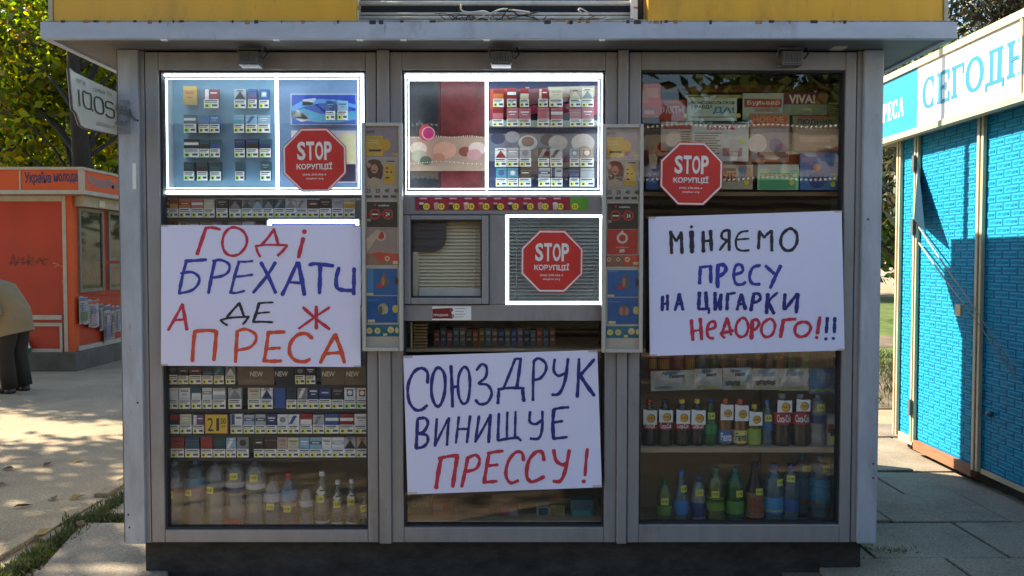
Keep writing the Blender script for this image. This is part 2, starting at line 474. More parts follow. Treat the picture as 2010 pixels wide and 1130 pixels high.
# lawn and path between the kiosks
b = MB(); b.box(0.5, 14.0, 4.2, 7.4, 0.0, 0.012, EARTH); b.box(0.5, 14.0, 7.4, 40.0, 0.0, 0.03, LAWNM); tag(b.build('lawn', loc=(6, 12, 0)), kind='structure')
b = MB(); b.box(0.5, 30, 9.4, 11.3, 0.030, 0.036, EARTH); b.box(-40, 60, 26, 33, 0.030, 0.036, ASPH); tag(b.build('path', loc=(6, 10, 0)), kind='structure')
rr = random.Random(8)
sp = [(rr.uniform(1.5, 5.5), rr.choice([rr.uniform(4.3, 9.2), rr.uniform(11.4, 20)]), .02) for i in range(3000)]
grass('lawn_grass', 'ragged green lawn grass seen between the two kiosks', sp, 16000, 0.10, 13, 0.05)

# ============================================================ THE GREY KIOSK
XL, XR, YB = -1.70, 1.60, 2.35
ZB, ZS = 0.175, 2.302                     # bottom of the panels, soffit
kiosk = empty('kiosk', (-0.05, 0.0, 0.0), 'grey aluminium news kiosk with three lit display windows under a yellow roof sign', 'kiosk')
b = MB(); PLI = M('black painted plinth', (0.026, 0.025, 0.025), 0.7, 0, 0.8, 9, 0.3, 30, stretch=(1, 1, 2))
b.box(XL + .07, XR - .05, 0.06, YB - .05, 0.0, ZB - .002, PLI)
b.build('plinth', kiosk, bevel=.006)
SIDE = M('grey side panel', (0.30, 0.32, 0.36), 0.5, 0, 0.12, 2)
INN = M('tan fibreboard', (0.38, 0.28, 0.175), 0.7, 0, 0.12, 5, stretch=(1, 1, 4))
INN2 = M('pale grey board', (0.30, 0.32, 0.34), 0.6, 0, 0.08, 5)
b = MB(); b.box(XL, XL + .05, 0.071, YB, ZB, ZS, SIDE); b.build('side_wall', kiosk)
b = MB(); b.box(XR - .05, XR, 0.071, YB, ZB, ZS, SIDE); b.build('side_wall', kiosk)
b = MB(); b.box(XL + .051, XR - .051, YB - .05, YB, ZB, ZS, SIDE); b.build('back_wall', kiosk)
b = MB(); b.box(XL + .051, XR - .051, 0.08, YB - .051, ZB, ZB + .03, INN); b.build('floor_panel', kiosk)
# roof canopy
ZF = ZS + 0.066
YF = -0.215
CANO = M('canopy steel', (0.40, 0.455, 0.56), 0.5, 0, 0.16, 2.2, 0.04, 30, stretch=(1, 1, 3), grime=.45)
SOF = M('soffit sheet', (0.125, 0.125, 0.135), 0.55, 0.1, 0.3, 1.6, stretch=(1, 3, 1))
xa, xb = at(79, 64, YF).x, at(1879, 60, YF).x
b = MB()
b.box(xa, xb, YF, YF + .03, ZS, ZF, CANO)
b.box(xa, xa + .03, YF + .031, YB + .12, ZS, ZF, CANO); b.box(xb - .03, xb, YF + .031, YB + .12, ZS, ZF, CANO)
b.box(xa + .031, xb - .031, YB + .09, YB + .12, ZS, ZF, CANO)
b.box(xa + .031, xb - .031, YF + .031, YB + .089, ZS + .008, ZF - .006, SOF)
RUST = M('rusty edge', (0.24, 0.16, 0.09), 0.8, 0, 0.5, 30)
b.box(xa + .01, xb - .01, YF + .004, YF + .028, ZF + .0005, ZF + .007, M('chipped canopy edge', (0.30, 0.27, 0.22), 0.8, 0, 0.55, 25, stretch=(1, 1, 1)))
for i in range(46):
    x = random.uniform(xa, xb); w = random.uniform(.004, .03)
    b.box(x, x + w, YF - .0015, YF + .003, ZF - random.uniform(.002, .010), ZF + .0075, RUST if i % 2 else INK)
b.build('roof_canopy', kiosk, bevel=.003)
BWB = M('bright white block', (0.9, 0.92, 0.95), 0.1, 0, 0)  # small pale blocks under the canopy edge, in line with the cabinet frames
for px in (322, 542, 706, 792, 955, 1182):
    p = at(px, 80, YF + .01); b = MB(); b.box(p.x - .012, p.x + .012, YF + .004, YF + .02, ZS - .006, ZS - .0005, BWB); b.build('bright_block', kiosk)
# yellow roof sign boxes
YEL = M('yellow acrylic sign', (0.72, 0.39, 0.028), 0.35, 0, 0.08, 1.8, 0.01, 8, stretch=(7, 1, .5), grime=.3)
CRM = M('cream trim', (0.42, 0.38, 0.28), 0.55, 0, 0.15, 8)
YP = YF + .05; ZT = ZF + .21
x0, x1, x2, x3 = at(104, 20, YP).x, at(699, 20, YP).x, at(1272, 20, YP).x, at(1852, 20, YP).x
for (u, v, el, er) in ((x0, x1, 1, 0), (x2, x3, 0, 1)):
    b = MB(); b.box(u, v, YP, YP + .14, ZF + .010, ZT, YEL)
    sb = b.build('sign_panel', kiosk, bevel=.004)
    b = MB()
    if el: b.box(u - .016, u - .0005, YP - .006, YP + .14, ZF + .008, ZT + .01, CRM)
    if er: b.box(v + .0005, v + .016, YP - .006, YP + .14, ZF + .008, ZT + .01, CRM)
    b.build('trim', sb)
for x in (x0 + .001, x3 - .121):
    b = MB(); b.box(x, x + .12, YP + .142, YB + .06, ZF + .010, ZT, YEL); b.build('sign_panel', kiosk)
b = MB(); b.box(x0 + .13, x3 - .13, YB - .06, YB + .06, ZF + .010, ZT, YEL); b.build('sign_panel', kiosk)
b = MB(); b.box(x1 + .002, x2 - .002, YP + .10, YP + .12, ZF + .006, ZT, BLK)
b.build('sign_back', kiosk)
TUBE = M('dusty white tube', (0.55, 0.55, 0.52), 0.35, 0, 0.18, 20)
for (ya, yb_) in ((1, 11), (24, 30), (31, 38)):
    b = MB(); pa, pc = at(703, (ya + yb_) / 2, YP + .05), at(1244, (ya + yb_) / 2, YP + .05)
    r = (yb_ - ya) * .0021 / 2
    b.tube([pa, pc], r, TUBE, 10); b.box(pa.x - .01, pa.x + .004, pa.y - .012, pa.y + .04, pa.z - .014, pa.z + .014, WHT)
    b.box(pc.x - .004, pc.x + .014, pc.y - .012, pc.y + .04, pc.z - .018, pc.z + .018, WHT)
    b.build('light_tube', kiosk)
b = MB(); b.pbox(704, 38, 1268, 46, YP + .02, YP + .09, M('grey cable tray', (0.30, 0.32, 0.33), .6, 0, .3, 12)); b.pbox(1238, -4, 1244, 36, YP + .03, YP + .05, WHT)
b.build('cable_tray', kiosk)
rr = random.Random(21)
WC = [M('white cable', (0.62, 0.60, 0.55), .5, 0, .1), BLK, M('brown cable', (0.20, 0.12, 0.07), .6, 0, .2)]
def wire(pp, r, m, Y=None):
    b = MB(); Y = YP + .012 if Y is None else Y
    b.tube(smooth_path([at(x, y, Y + rr.uniform(-.01, .012)) for x, y in pp]), r, m, 6); return b.build('cable', kiosk)
wire([(905, 8), (906, 20), (922, 24), (950, 22), (964, 28)], .0035, WC[0])
wire([(960, 42), (962, 28), (985, 18), (1010, 20), (1040, 24)], .0042, WC[0])
wire([(985, 36), (1000, 16), (1020, 30), (1060, 22)], .003, WC[1])
wire([(985, 48), (1010, 43), (1040, 44), (1072, 49)], .0032, WC[2])
wire([(1110, 49), (1140, 40), (1175, 36)], .003, WC[2])
wire([(1138, 16), (1136, 20), (1148, 28), (1156, 26), (1140, 16)], .003, WC[0])
for k in range(16):
    x = rr.uniform(830, 1160); pp = [(x, rr.uniform(26, 42))]
    for j in range(4): x += rr.uniform(8, 30); pp.append((x, rr.uniform(26, 46)))
    wire(pp, rr.uniform(.0012, .0022), WC[rr.choice([0, 1, 1, 2])])

# posts, mullions, frames
def post(px0, px1, extra=None):
    """outer corner post with a grooved profile"""
    b = MB(); xa = at(px0, 590, 0).x; xb = at(px1, 590, 0).x
    return b, xa, xb
def vbar(b, px0, px1, Y0, Y1, mat, zb=ZB, zt=ZS + .006):
    b.box(at(px0, 590, Y0).x, at(px1, 590, Y0).x, Y0, Y1, zb, zt, mat)
b = MB(); vbar(b, 238, 277, -.012, .07, ALU2); vbar(b, 278, 290, .006, .07, ALU); vbar(b, 236, 237.6, .0, .07, ALUD); b.build('corner_post', kiosk, bevel=.007)
b = MB(); vbar(b, 1690, 1729, -.012, .07, ALU2); vbar(b, 1676, 1689, .006, .07, ALU); b.build('corner_post', kiosk, bevel=.007)
for a in ((722, 741, 742, 766, 767, 788), (1188, 1211, 1212, 1232, 1233, 1253)):
    b = MB(); vbar(b, a[2], a[3], -.014, .07, ALU); b.build('mullion', kiosk, bevel=.005)

def window(pxl, pxr, sl, sr, pt=137, pb=1040):
    """frame of four bars with a gasket round the opening, and its pane"""
    b = MB()
    zt, zb = at((pxl + pxr) / 2, pt, 0).z, at((pxl + pxr) / 2, pb, 0).z
    xl, xr = at(pxl, 590, 0).x, at(pxr, 590, 0).x
    ol, o_r = at(sl, 590, 0).x, at(sr, 590, 0).x
    b.box(ol, xl, 0, .07, ZB + .002, ZS - .001, ALU); b.box(xr, o_r, 0, .07, ZB + .002, ZS - .001, ALU)
    b.box(xl + .0005, xr - .0005, .001, .07, zt, ZS - .001, ALU); b.box(xl + .0005, xr - .0005, .001, .07, ZB + .002, zb, ALU)
    fr = b.build('window_frame', kiosk, bevel=.004)
    b = MB(); g = .009
    for (u0, u1, v0, v1) in ((xl, xl + g, zb, zt), (xr - g, xr, zb, zt), (xl + g, xr - g, zt - g, zt), (xl + g, xr - g, zb, zb + g)):
        b.box(u0 + .0006, u1 - .0006, .012, .05, v0 + .0006, v1 - .0006, RUB)
    b.build('gasket', fr)
    return fr, xl, xr, zb, zt
w1 = window(317, 720, 291, 741, 137, 1040)
w2 = window(791, 1187, 767, 1211, 137, 1035)
w3 = window(1256, 1654, 1233, 1675, 137, 1030)
def pane(fr, xl, xr, zb, zt, Y=.030):
    b = MB(); b.box(xl + .010, xr - .010, Y, Y + .004, zb + .010, zt - .010, GLASS); return b.build('pane', fr)
pane(*w1); pane(*w3)
# middle section rails and serving hatch
x2l, x2r = w2[1], w2[2]
zr1, zr2 = at(990, 384, 0).z, at(990, 421, 0).z       # coffee strip rail
zr3, zr4 = at(990, 598, 0).z, at(990, 630, 0).z       # lower rail
b = MB(); b.box(x2l + .001, x2r - .001, .004, .07, zr2, zr1, ALU); b.box(x2l + .001, x2r - .001, .004, .07, zr4, zr3, ALU)
xm0, xm1 = at(960, 510, 0).x, at(992, 510, 0).x
b.box(xm0, xm1, .006, .07, zr3 + .0005, zr2 - .0005, ALU); b.build('rail', w2[0] if False else kiosk, bevel=.004)
b = MB(); b.box(x2l + .010, x2r - .010, .030, .034, zr1 + .002, w2[4] - .010, GLASS); b.build('pane', w2[0])
b = MB(); b.box(x2l + .010, x2r - .010, .030, .034, w2[3] + .010, zr4 - .002, GLASS); b.build('pane', w2[0])
b = MB(); b.box(xm1 + .002, x2r - .010, .030, .034, zr3 + .002, zr2 - .002, GLASS); b.build('pane', w2[0])
# small opening hatch
b = MB(); xa, xb = x2l + .004, xm0 - .002
ha, hb = at(806, 508, 0).x, at(946, 508, 0).x; hz0, hz1 = at(876, 584, 0).z, at(876, 431, 0).z
b.box(xa, ha, -.008, .06, zr3 + .003, zr2 - .003, ALU); b.box(hb, xb, -.008, .06, zr3 + .003, zr2 - .003, ALU)
b.box(ha + .0005, hb - .0005, -.007, .06, hz1, zr2 - .003, ALU); b.box(ha + .0005, hb - .0005, -.007, .06, zr3 + .003, hz0, ALU)
hf = b.build('hatch_frame', kiosk, bevel=.004)
b = MB(); g = .007
for (u0, u1, v0, v1) in ((ha, ha + g, hz0, hz1), (hb - g, hb, hz0, hz1), (ha + g, hb - g, hz1 - g, hz1), (ha + g, hb - g, hz0, hz0 + g)):
    b.box(u0 + .0006, u1 - .0006, .0, .04, v0 + .0006, v1 - .0006, RUB)
b.build('gasket', hf)
b = MB(); b.box(ha + .008, hb - .008, .022, .026, hz0 + .008, hz1 - .008, GLASS); b.build('pane', hf)
# screws, small marks on the posts
b = MB()
for px, py in ((270, 236), (254, 1035), (1714, 910), (1714, 938), (1704, 430), (270, 790), (252, 1010)):
    p = at(px, py, -.0122); b.lathe([(.0001, 0), (.006, 0), (.006, .001)], (0, 0, 0), INK, 8) if False else b.disc(p, .005, (1, 0, 0), (0, 0, 1), INK, 8)
b.build('screw', kiosk)
b = MB(); b.pbox(260, 320, 267, 371, -.0135, -.0122, WPR); tag(b.build('sticker'), 'narrow blank white strip stuck on the left corner post', 'sticker')

# partitions and boards inside the three bays
def board(px0, py0, px1, py1, Y0, Y1, mat, name='back_board'):
    b = MB(); b.pbox(px0, py0, px1, py1, Y0, Y1, mat); return b.build(name, kiosk)
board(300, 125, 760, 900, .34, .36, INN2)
board(300, 900, 760, 1080, .34, .36, M('brown shaded fibreboard', (0.20, 0.155, 0.11), .7, 0, .15, 5))  # fibreboard colour darkened for the weaker light behind the racks
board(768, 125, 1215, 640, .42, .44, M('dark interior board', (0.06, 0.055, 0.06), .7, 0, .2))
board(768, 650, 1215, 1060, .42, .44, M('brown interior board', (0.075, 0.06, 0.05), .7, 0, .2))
board(1220, 125, 1710, 690, .47, .49, M('brown rear board', (0.115, 0.085, 0.06), .7, 0, .2))  # evenly brown board with slight noise
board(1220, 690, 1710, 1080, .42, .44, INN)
for px in (735, 1222):
    b = MB(); x = at(px, 590, .08).x; b.box(x - .008, x + .008, .08, .5, ZB + .031, ZS - .002, INN2); b.build('partition', kiosk)
b = MB(); b.box(XL + .052, XR - .052, .08, YB - .06, ZS - .012, ZS - .0005, M('ceiling panel', (0.35, 0.34, 0.33), .7, 0, .1)); b.build('ceiling_panel', kiosk)
def shelf(px0, px1, py0, py1, Y0, Y1, mat, name='shelf'):
    b = MB(); b.pbox(px0, py0, px1, py1, Y0, Y1, mat); return b.build(name, kiosk, bevel=.001)
WOOD = M('light wood shelf', (0.36, 0.27, 0.17), .6, 0, .15, 6, stretch=(1, 6, 6))
BSH = M('black shelf edge', (0.02, 0.02, 0.022), .5, 0, .2)
shelf(1256, 1654, 376, 384, .10, .46, WOOD)
shelf(1256, 1650, 747, 754, .16, .41, WOOD)
shelf(1254, 1643, 878, 888, .075, .41, WOOD)
shelf(1256, 1654, 1039, 1046, .072, .41, WOOD)
shelf(795, 1187, 1022, 1031, .06, .41, WOOD)
shelf(795, 1187, 684, 690, .10, .41, WOOD)
shelf(1256, 1654, 150, 158, .33, .46, M('dark top shelf', (0.10, 0.07, 0.05), .6, 0, .2))
b = MB()
for k in range(5):
    b.pbox(1282 + k * 72, 139, 1282 + k * 72 + 50, 149, .2, .3, C(60, 60, 66))
b.build('roller_blind', kiosk)
b = MB(); p0 = at(1494, 700, .40); p1 = at(1494, 1022, .40); b.box(p0.x - .004, p0.x + .004, .40, .415, p1.z, p0.z, ALUD); b.build('divider', kiosk)
# roof pole whose shadow falls on the blue kiosk
b = MB(); b.tube([(1.66, 2.30, ZF - .002), (1.66, 2.30, 5.2)], .024, ALUD, 10); b.lathe([(.05, 0), (.05, .02)], (1.66, 2.30, ZF + .001), ALUD, 10)
b.build('roof_pole', kiosk)
# floodlights under the canopy
def flood(px, label, tilt):
    p = at(px, 84, -.08)
    t = empty('floodlight', (p.x, -.08, ZS), label, 'floodlight', 'floodlights under the canopy')
    HB = M('grey floodlight housing', (0.13, 0.13, 0.125), .5, .2, .2)
    b = MB(); w = .044
    b.hexa([(p.x - w, -.11, ZS - .075), (p.x + w, -.11, ZS - .075), (p.x + w, -.035, ZS - .066), (p.x - w, -.035, ZS - .066)],
           [(p.x - w * .9, -.10, ZS - .022), (p.x + w * .9, -.10, ZS - .022), (p.x + w * .9, -.05, ZS - .016), (p.x - w * .9, -.05, ZS - .016)], HB)
    for k in range(7): b.box(p.x - w + .008 + k * .0115, p.x - w + .011 + k * .0115, -.112, -.108, ZS - .068, ZS - .03, ALUD)
    b.build('housing', t, bevel=.003)
    b = MB(); b.box(p.x - w * .93, p.x + w * .93, -.108, -.04, ZS - .080, ZS - .0765, M('frosted lens', (0.13, 0.13, 0.13), .3, 0, .1)); b.build('lens', t)
    b = MB(); b.tube([(p.x - w - .006, -.075, ZS - .045), (p.x - w - .006, -.075, ZS - .004), (p.x + w + .006, -.075, ZS - .004), (p.x + w + .006, -.075, ZS - .045)], .005, ALUD, 6)
    b.tube([(p.x + w + .012, -.08, ZS - .05), (p.x + w + .03, -.08, ZS - .03), (p.x + w + .02, -.08, ZS - .002)], .004, BLK, 6); b.build('bracket', t)
flood(490, 'small grey floodlight under the canopy above the left window', 0)
flood(984, 'small grey floodlight under the canopy above the middle window', 0)
flood(1552, 'small grey floodlight under the canopy above the right window', 0)
b = MB(); b.pbox(1638, 82, 1664, 92, -.06, .0, M('pale junction box', (0.5, 0.48, 0.40), .5, 0, .1)); b.build('junction_box', kiosk)  # plain pale box in one even colour

# ============================================================ lit display cabinets
def led_frame(b, x0, y0, x1, y1, w, Y, th=.012, LED=LED):
    b.pbox(x0, y0, x1, y0 + w, Y, Y + th, LED); b.pbox(x0, y1 - w, x1, y1, Y, Y + th, LED)
    b.pbox(x0, y0 + w + .2, x0 + w, y1 - w - .2, Y, Y + th, LED); b.pbox(x1 - w, y0 + w + .2, x1, y1 - w - .2, Y, Y + th, LED)
def cabinet(label, rect, div, backs, Ybk=.20, inner=True):
    x0, y0, x1, y1 = rect
    p = at((x0 + x1) / 2, y1, .05)
    t = empty('display_cabinet', (p.x, .05, p.z), label, 'display cabinet', 'lit display cabinets')
    b = MB(); led_frame(b, x0, y0, x1, y1, 5.5, .045)
    if inner: led_frame(b, x0 + 10, y0 + 10, x1 - 10, y1 - 10, 2.0, .058, LED=LED2)
    if div: b.pbox(div - 2.5, y0 + 9, div + 3, y1 - 9, .048, .06, LED)
    b.build('light_frame', t)
    SH = M('cabinet side', (0.50, 0.56, 0.60), .5, 0, .05)
    b = MB(); b.pbox(x0 - 2, y0 - 4, x1 + 2, y0 - 1, .045, Ybk, SH); b.pbox(x0 - 2, y1 + .5, x1 + 2, y1 + 3.5, .045, Ybk, SH)
    b.pbox(x0 - 4, y0, x0 - .6, y1, .045, Ybk, SH); b.pbox(x1 + .6, y0, x1 + 4, y1, .045, Ybk, SH); b.build('side_panel', t)
    for (u, v, m) in backs:
        b = MB(); b.pbox(u, y0 + 5, v, y1 - 5, Ybk - .012, Ybk, m); b.build('back_panel', t)
    return t
cabL = cabinet('white lit cabinet of cigarettes on pale blue grey boards in the left window', (316, 143, 714, 380), 543,
               [(320, 542, M('pale blue board', (0.19, 0.36, 0.50), .5, 0, .08, 3)), (544, 712, M('slate blue board', (0.15, 0.26, 0.44), .5, 0, .08, 3))])
cabM = cabinet('white lit cabinet with navy board and painted dark and red reflections in the middle window', (791, 146, 1186, 381), 955,
               [(795, 864, M('charcoal mirrored tree', (0.02, 0.022, 0.03), .4, 0, .2)), (865, 954, M('wine red mirrored column', (0.13, 0.020, 0.026), .4, 0, .55, 14)), (956, 1182, M('navy back board', (0.018, 0.035, 0.12), .4, 0, .15))])  # charcoal and wine red panels paint a mirrored tree and column
cabH = cabinet('square white lit frame around the window with mirrored grey slats beside the hatch', (993, 420, 1183, 597), None, [], inner=False)
cabS = cabinet('white lit cabinet mostly hidden behind the left protest sheet', (527, 432, 704, 600), None, [(531, 700, M('indigo board', (0.05, 0.06, 0.25), .5, 0, .1))], Ybk=.12, inner=False)
# slats modelled to stand in for a shutter mirrored in the two panes
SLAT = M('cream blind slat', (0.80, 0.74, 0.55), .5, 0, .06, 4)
def reflection(label, px0, py0, px1, py1, Y, n, mat):
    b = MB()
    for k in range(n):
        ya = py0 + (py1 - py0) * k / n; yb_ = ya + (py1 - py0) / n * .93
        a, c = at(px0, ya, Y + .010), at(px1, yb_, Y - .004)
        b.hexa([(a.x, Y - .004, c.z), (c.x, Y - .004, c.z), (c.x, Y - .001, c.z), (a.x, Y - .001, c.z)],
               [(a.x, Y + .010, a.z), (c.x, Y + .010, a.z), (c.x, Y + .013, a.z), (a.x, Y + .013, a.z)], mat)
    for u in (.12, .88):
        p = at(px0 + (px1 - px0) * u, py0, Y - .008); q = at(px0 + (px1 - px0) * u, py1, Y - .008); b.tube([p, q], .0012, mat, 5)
    return tag(b.build('reflected_slats'), label, 'reflection')
reflection('cream slats standing in for a shutter mirrored in the small serving hatch', 804, 428, 949, 588, .048, 24, SLAT)
reflection('grey slats standing in for a shutter mirrored inside the lit square frame', 990, 418, 1190, 600, .16, 26, M('grey blind slat', (0.12, 0.13, 0.13), .5, 0, .1, 4))
b = MB()
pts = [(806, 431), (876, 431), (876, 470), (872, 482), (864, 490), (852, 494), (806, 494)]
b.pquad(pts, .030, .004, M('dark round cornered mirror image', (0.045, 0.045, 0.06), .6, 0, .15)); tag(b.build('reflected_dark_shape'), 'dark rounded plate standing in for a shape mirrored in the serving hatch', 'board')  # plate added to imitate the dark shape mirrored in the hatch glass
b = MB(); b.pbox(806, 494, 820, 584, .032, .036, M('cream hatch strip', (0.6, 0.55, .42), .5)); b.pbox(822, 566, 944, 583, .032, .036, M('hatch note', (.55, .55, .55), .5)); tag(b.build('notice_strip'), 'pale paper strip along the bottom of the serving hatch', 'notice')

# ============================================================ PROTEST SHEETS AND STICKERS
PAPER = M('white poster paper', (0.72, 0.73, 0.97), 0.75, 0, 0.03, 2.0, 0.22, 3.5)
MRED = M('crimson marker', (0.52, 0.030, 0.065), .6, 0, .22, 40, stretch=(1, 1, 4))
MORG = M('orange red marker', (0.62, 0.075, 0.030), .6, 0, .2, 40, stretch=(1, 1, 4))
MBLU = M('blue marker', (0.030, 0.045, 0.36), .6, 0, .28, 40, stretch=(1, 1, 4))
MNAV = M('navy marker', (0.020, 0.022, 0.20), .6, 0, .25, 40, stretch=(1, 1, 4))
MBLK = M('black marker', (0.022, 0.022, 0.035), .6, 0, .25, 40)

def sheet(corners, org, sc, strokes, label, group='hand lettered protest sheets', Y0=-.020, seed=1):
    """paper sheet hanging in front of the glass, with brush lettering; corners and strokes in crop units"""
    TL, TR, BR, BL = [Vector((c[0], c[1], 0)) for c in corners]
    rs = random.Random(seed); ph = [rs.uniform(0, 6) for _ in range(4)]
    def wave(u, v):
        return Y0 - .0034 * math.sin(u * 5 + ph[0]) * math.sin(v * 4 + ph[1]) - .0018 * math.sin(u * 11 + ph[2] + v * 3) + .003 * (abs(u - .5) ** 3) * 8 * -1
    cx_ = (TL.x + BL.x) / 2; w_ = (TR.x + BR.x) / 2 - cx_; cy_ = (TL.y + TR.y) / 2; h_ = (BL.y + BR.y) / 2 - cy_
    def place(x, y, lift=0.0):
        Y = wave((x - cx_) / w_, (y - cy_) / h_) - lift
        return at(org[0] + x / sc, org[1] + y / sc, Y)
    N1, N2 = 24, 18; vs, fs = [], []
    for j in range(N2 + 1):
        for i in range(N1 + 1):
            u, v = i / N1, j / N2
            p = TL.lerp(TR, u).lerp(BL.lerp(BR, u), v); vs.append(place(p.x, p.y))
    for j in range(N2):
        for i in range(N1):
            a = j * (N1 + 1) + i; fs.append((a, a + 1, a + N1 + 2, a + N1 + 1))
    b = MB(); b.add(vs, fs, PAPER, True)
    # back side 0.4 mm behind so that the sheet has a thickness
    n = len(vs); b.add([v + Vector((0, .0005, 0)) for v in vs], fs, PAPER, True)
    o = b.build('protest_sheet'); tag(o, label, 'protest sign', group)
    b = MB(); k = 0
    for st in strokes:
        mat, w, pts = st[0], st[1], st[2]
        lift = .0010 + .00012 * (k % 9); k += 1
        pl = lambda x, y: place(x, y, lift)
        if len(pts) == 1: b.dot(pts[0][0], pts[0][1], w, pl, mat)
        else: b.ribbon(pts, w * 1.0, pl, mat, closed=(len(st) > 3))
    b.build('lettering', o)
    # strips of clear tape at the corners
    TP = glass_mat('clear tape', (0.86, 0.83, 0.74), .16, .35, .3)
    for (c, dx, dy) in ((TL, 1, 1), (TR, -1, 1), (BR, -1, -1), (BL, 1, -1)):
        b = MB(); x, y = c.x + dx * 18, c.y + dy * 4
        b.add([place(x - 30, y - 8, .0035), place(x + 30, y - 8, .0035), place(x + 30, y + 8, .0035), place(x - 30, y + 8, .0035)], [(0, 1, 2, 3)], TP); b.build('tape', o)
    return o
r_, b_, k_, o_, n_ = MRED, MBLU, MBLK, MORG, MNAV
S1 = [(r_, 26, [(308, 275), (338, 185), (366, 102)]), (r_, 20, [(365, 98), (410, 93), (465, 106)]),
 (r_, 19, [(550, 92), (500, 130), (482, 200), (500, 262), (545, 288), (600, 275), (645, 220), (650, 160), (615, 110)], 1),
 (r_, 19, [(838, 108), (797, 165), (755, 212)]), (r_, 20, [(838, 105), (855, 160), (870, 212)]), (r_, 15, [(710, 222), (790, 213), (930, 215)]), (r_, 17, [(715, 224), (725, 260), (742, 292)]), (r_, 19, [(928, 222), (900, 255), (868, 285)]),
 (r_, 27, [(1042, 170), (1025, 235), (1010, 298)]), (r_, 17, [(1050, 122)]),
 (b_, 22, [(225, 325), (290, 322), (368, 316)]), (b_, 21, [(232, 330), (205, 430), (182, 548)]), (b_, 19, [(195, 410), (270, 402), (318, 435), (316, 480), (270, 528), (182, 550)]),
 (b_, 24, [(428, 332), (405, 440), (386, 546)]), (b_, 19, [(418, 325), (470, 318), (525, 345), (528, 390), (490, 425), (410, 442)]),
 (b_, 21, [(598, 330), (570, 420), (540, 543)]), (b_, 15, [(590, 328), (640, 330), (690, 325)]), (b_, 15, [(562, 435), (620, 430), (690, 420)]), (b_, 16, [(532, 545), (580, 546), (635, 532)]),
 (b_, 25, [(750, 337), (800, 430), (850, 543)]), (b_, 23, [(848, 337), (790, 430), (697, 543)]),
 (b_, 25, [(1000, 337), (950, 450), (897, 558)]), (b_, 30, [(1008, 340), (1030, 440), (1050, 557)]), (b_, 19, [(935, 470), (990, 475), (1045, 480)]),
 (b_, 25, [(1085, 352), (1130, 344), (1248, 358)]), (b_, 28, [(1160, 360), (1158, 450), (1155, 548)]),
 (b_, 27, [(1290, 372), (1272, 440), (1275, 505), (1310, 525), (1385, 530)]), (b_, 27, [(1395, 378), (1394, 460), (1393, 553)]),
 (r_, 21, [(205, 628), (160, 710), (107, 803)]), (r_, 24, [(205, 628), (220, 710), (235, 798)]), (r_, 16, [(140, 737), (180, 733), (215, 731)]),
 (k_, 17, [(600, 617), (560, 660), (515, 712)]), (k_, 19, [(600, 617), (615, 660), (632, 710)]), (k_, 15, [(470, 735), (540, 718), (665, 712)]), (k_, 15, [(470, 737), (490, 755), (515, 770)]), (k_, 16, [(660, 717), (645, 740), (625, 763)]),
 (k_, 21, [(735, 623), (715, 690), (697, 743)]), (k_, 13, [(730, 618), (780, 614), (833, 612)]), (k_, 13, [(715, 690), (760, 684), (808, 680)]), (k_, 15, [(692, 748), (760, 746), (828, 750)]),
 (r_, 21, [(1042, 647), (1130, 725), (1223, 796)]), (r_, 17, [(1223, 647), (1130, 710), (1012, 793)]), (r_, 24, [(1133, 642), (1133, 720), (1133, 793)]),
 (o_, 25, [(274, 1018), (280, 910), (290, 818)]), (o_, 23, [(285, 814), (370, 806), (438, 811)]), (o_, 27, [(440, 814), (432, 920), (423, 1010)]),
 (o_, 25, [(585, 814), (578, 920), (573, 1023)]), (o_, 21, [(580, 815), (640, 797), (708, 830), (712, 880), (670, 925), (590, 943)]),
 (o_, 25, [(800, 824), (788, 920), (772, 1013)]), (o_, 25, [(797, 822), (860, 818), (913, 817)]), (o_, 20, [(790, 935), (840, 930), (878, 928)]), (o_, 25, [(768, 1015), (820, 1020), (888, 1018)]),
 (o_, 25, [(1105, 862), (1060, 828), (1000, 840), (952, 900), (950, 970), (990, 1014), (1050, 1023), (1085, 1007)]),
 (o_, 25, [(1262, 838), (1210, 930), (1162, 1028)]), (o_, 29, [(1264, 838), (1300, 930), (1328, 1028)]), (o_, 22, [(1195, 968), (1250, 963), (1305, 960)])]
sheet([(57, 76), (1432, 76), (1441, 1060), (57, 1050)], (300, 420), 3.532, S1, 'white protest sheet on the left window lettered in red, blue, black and orange', seed=1)
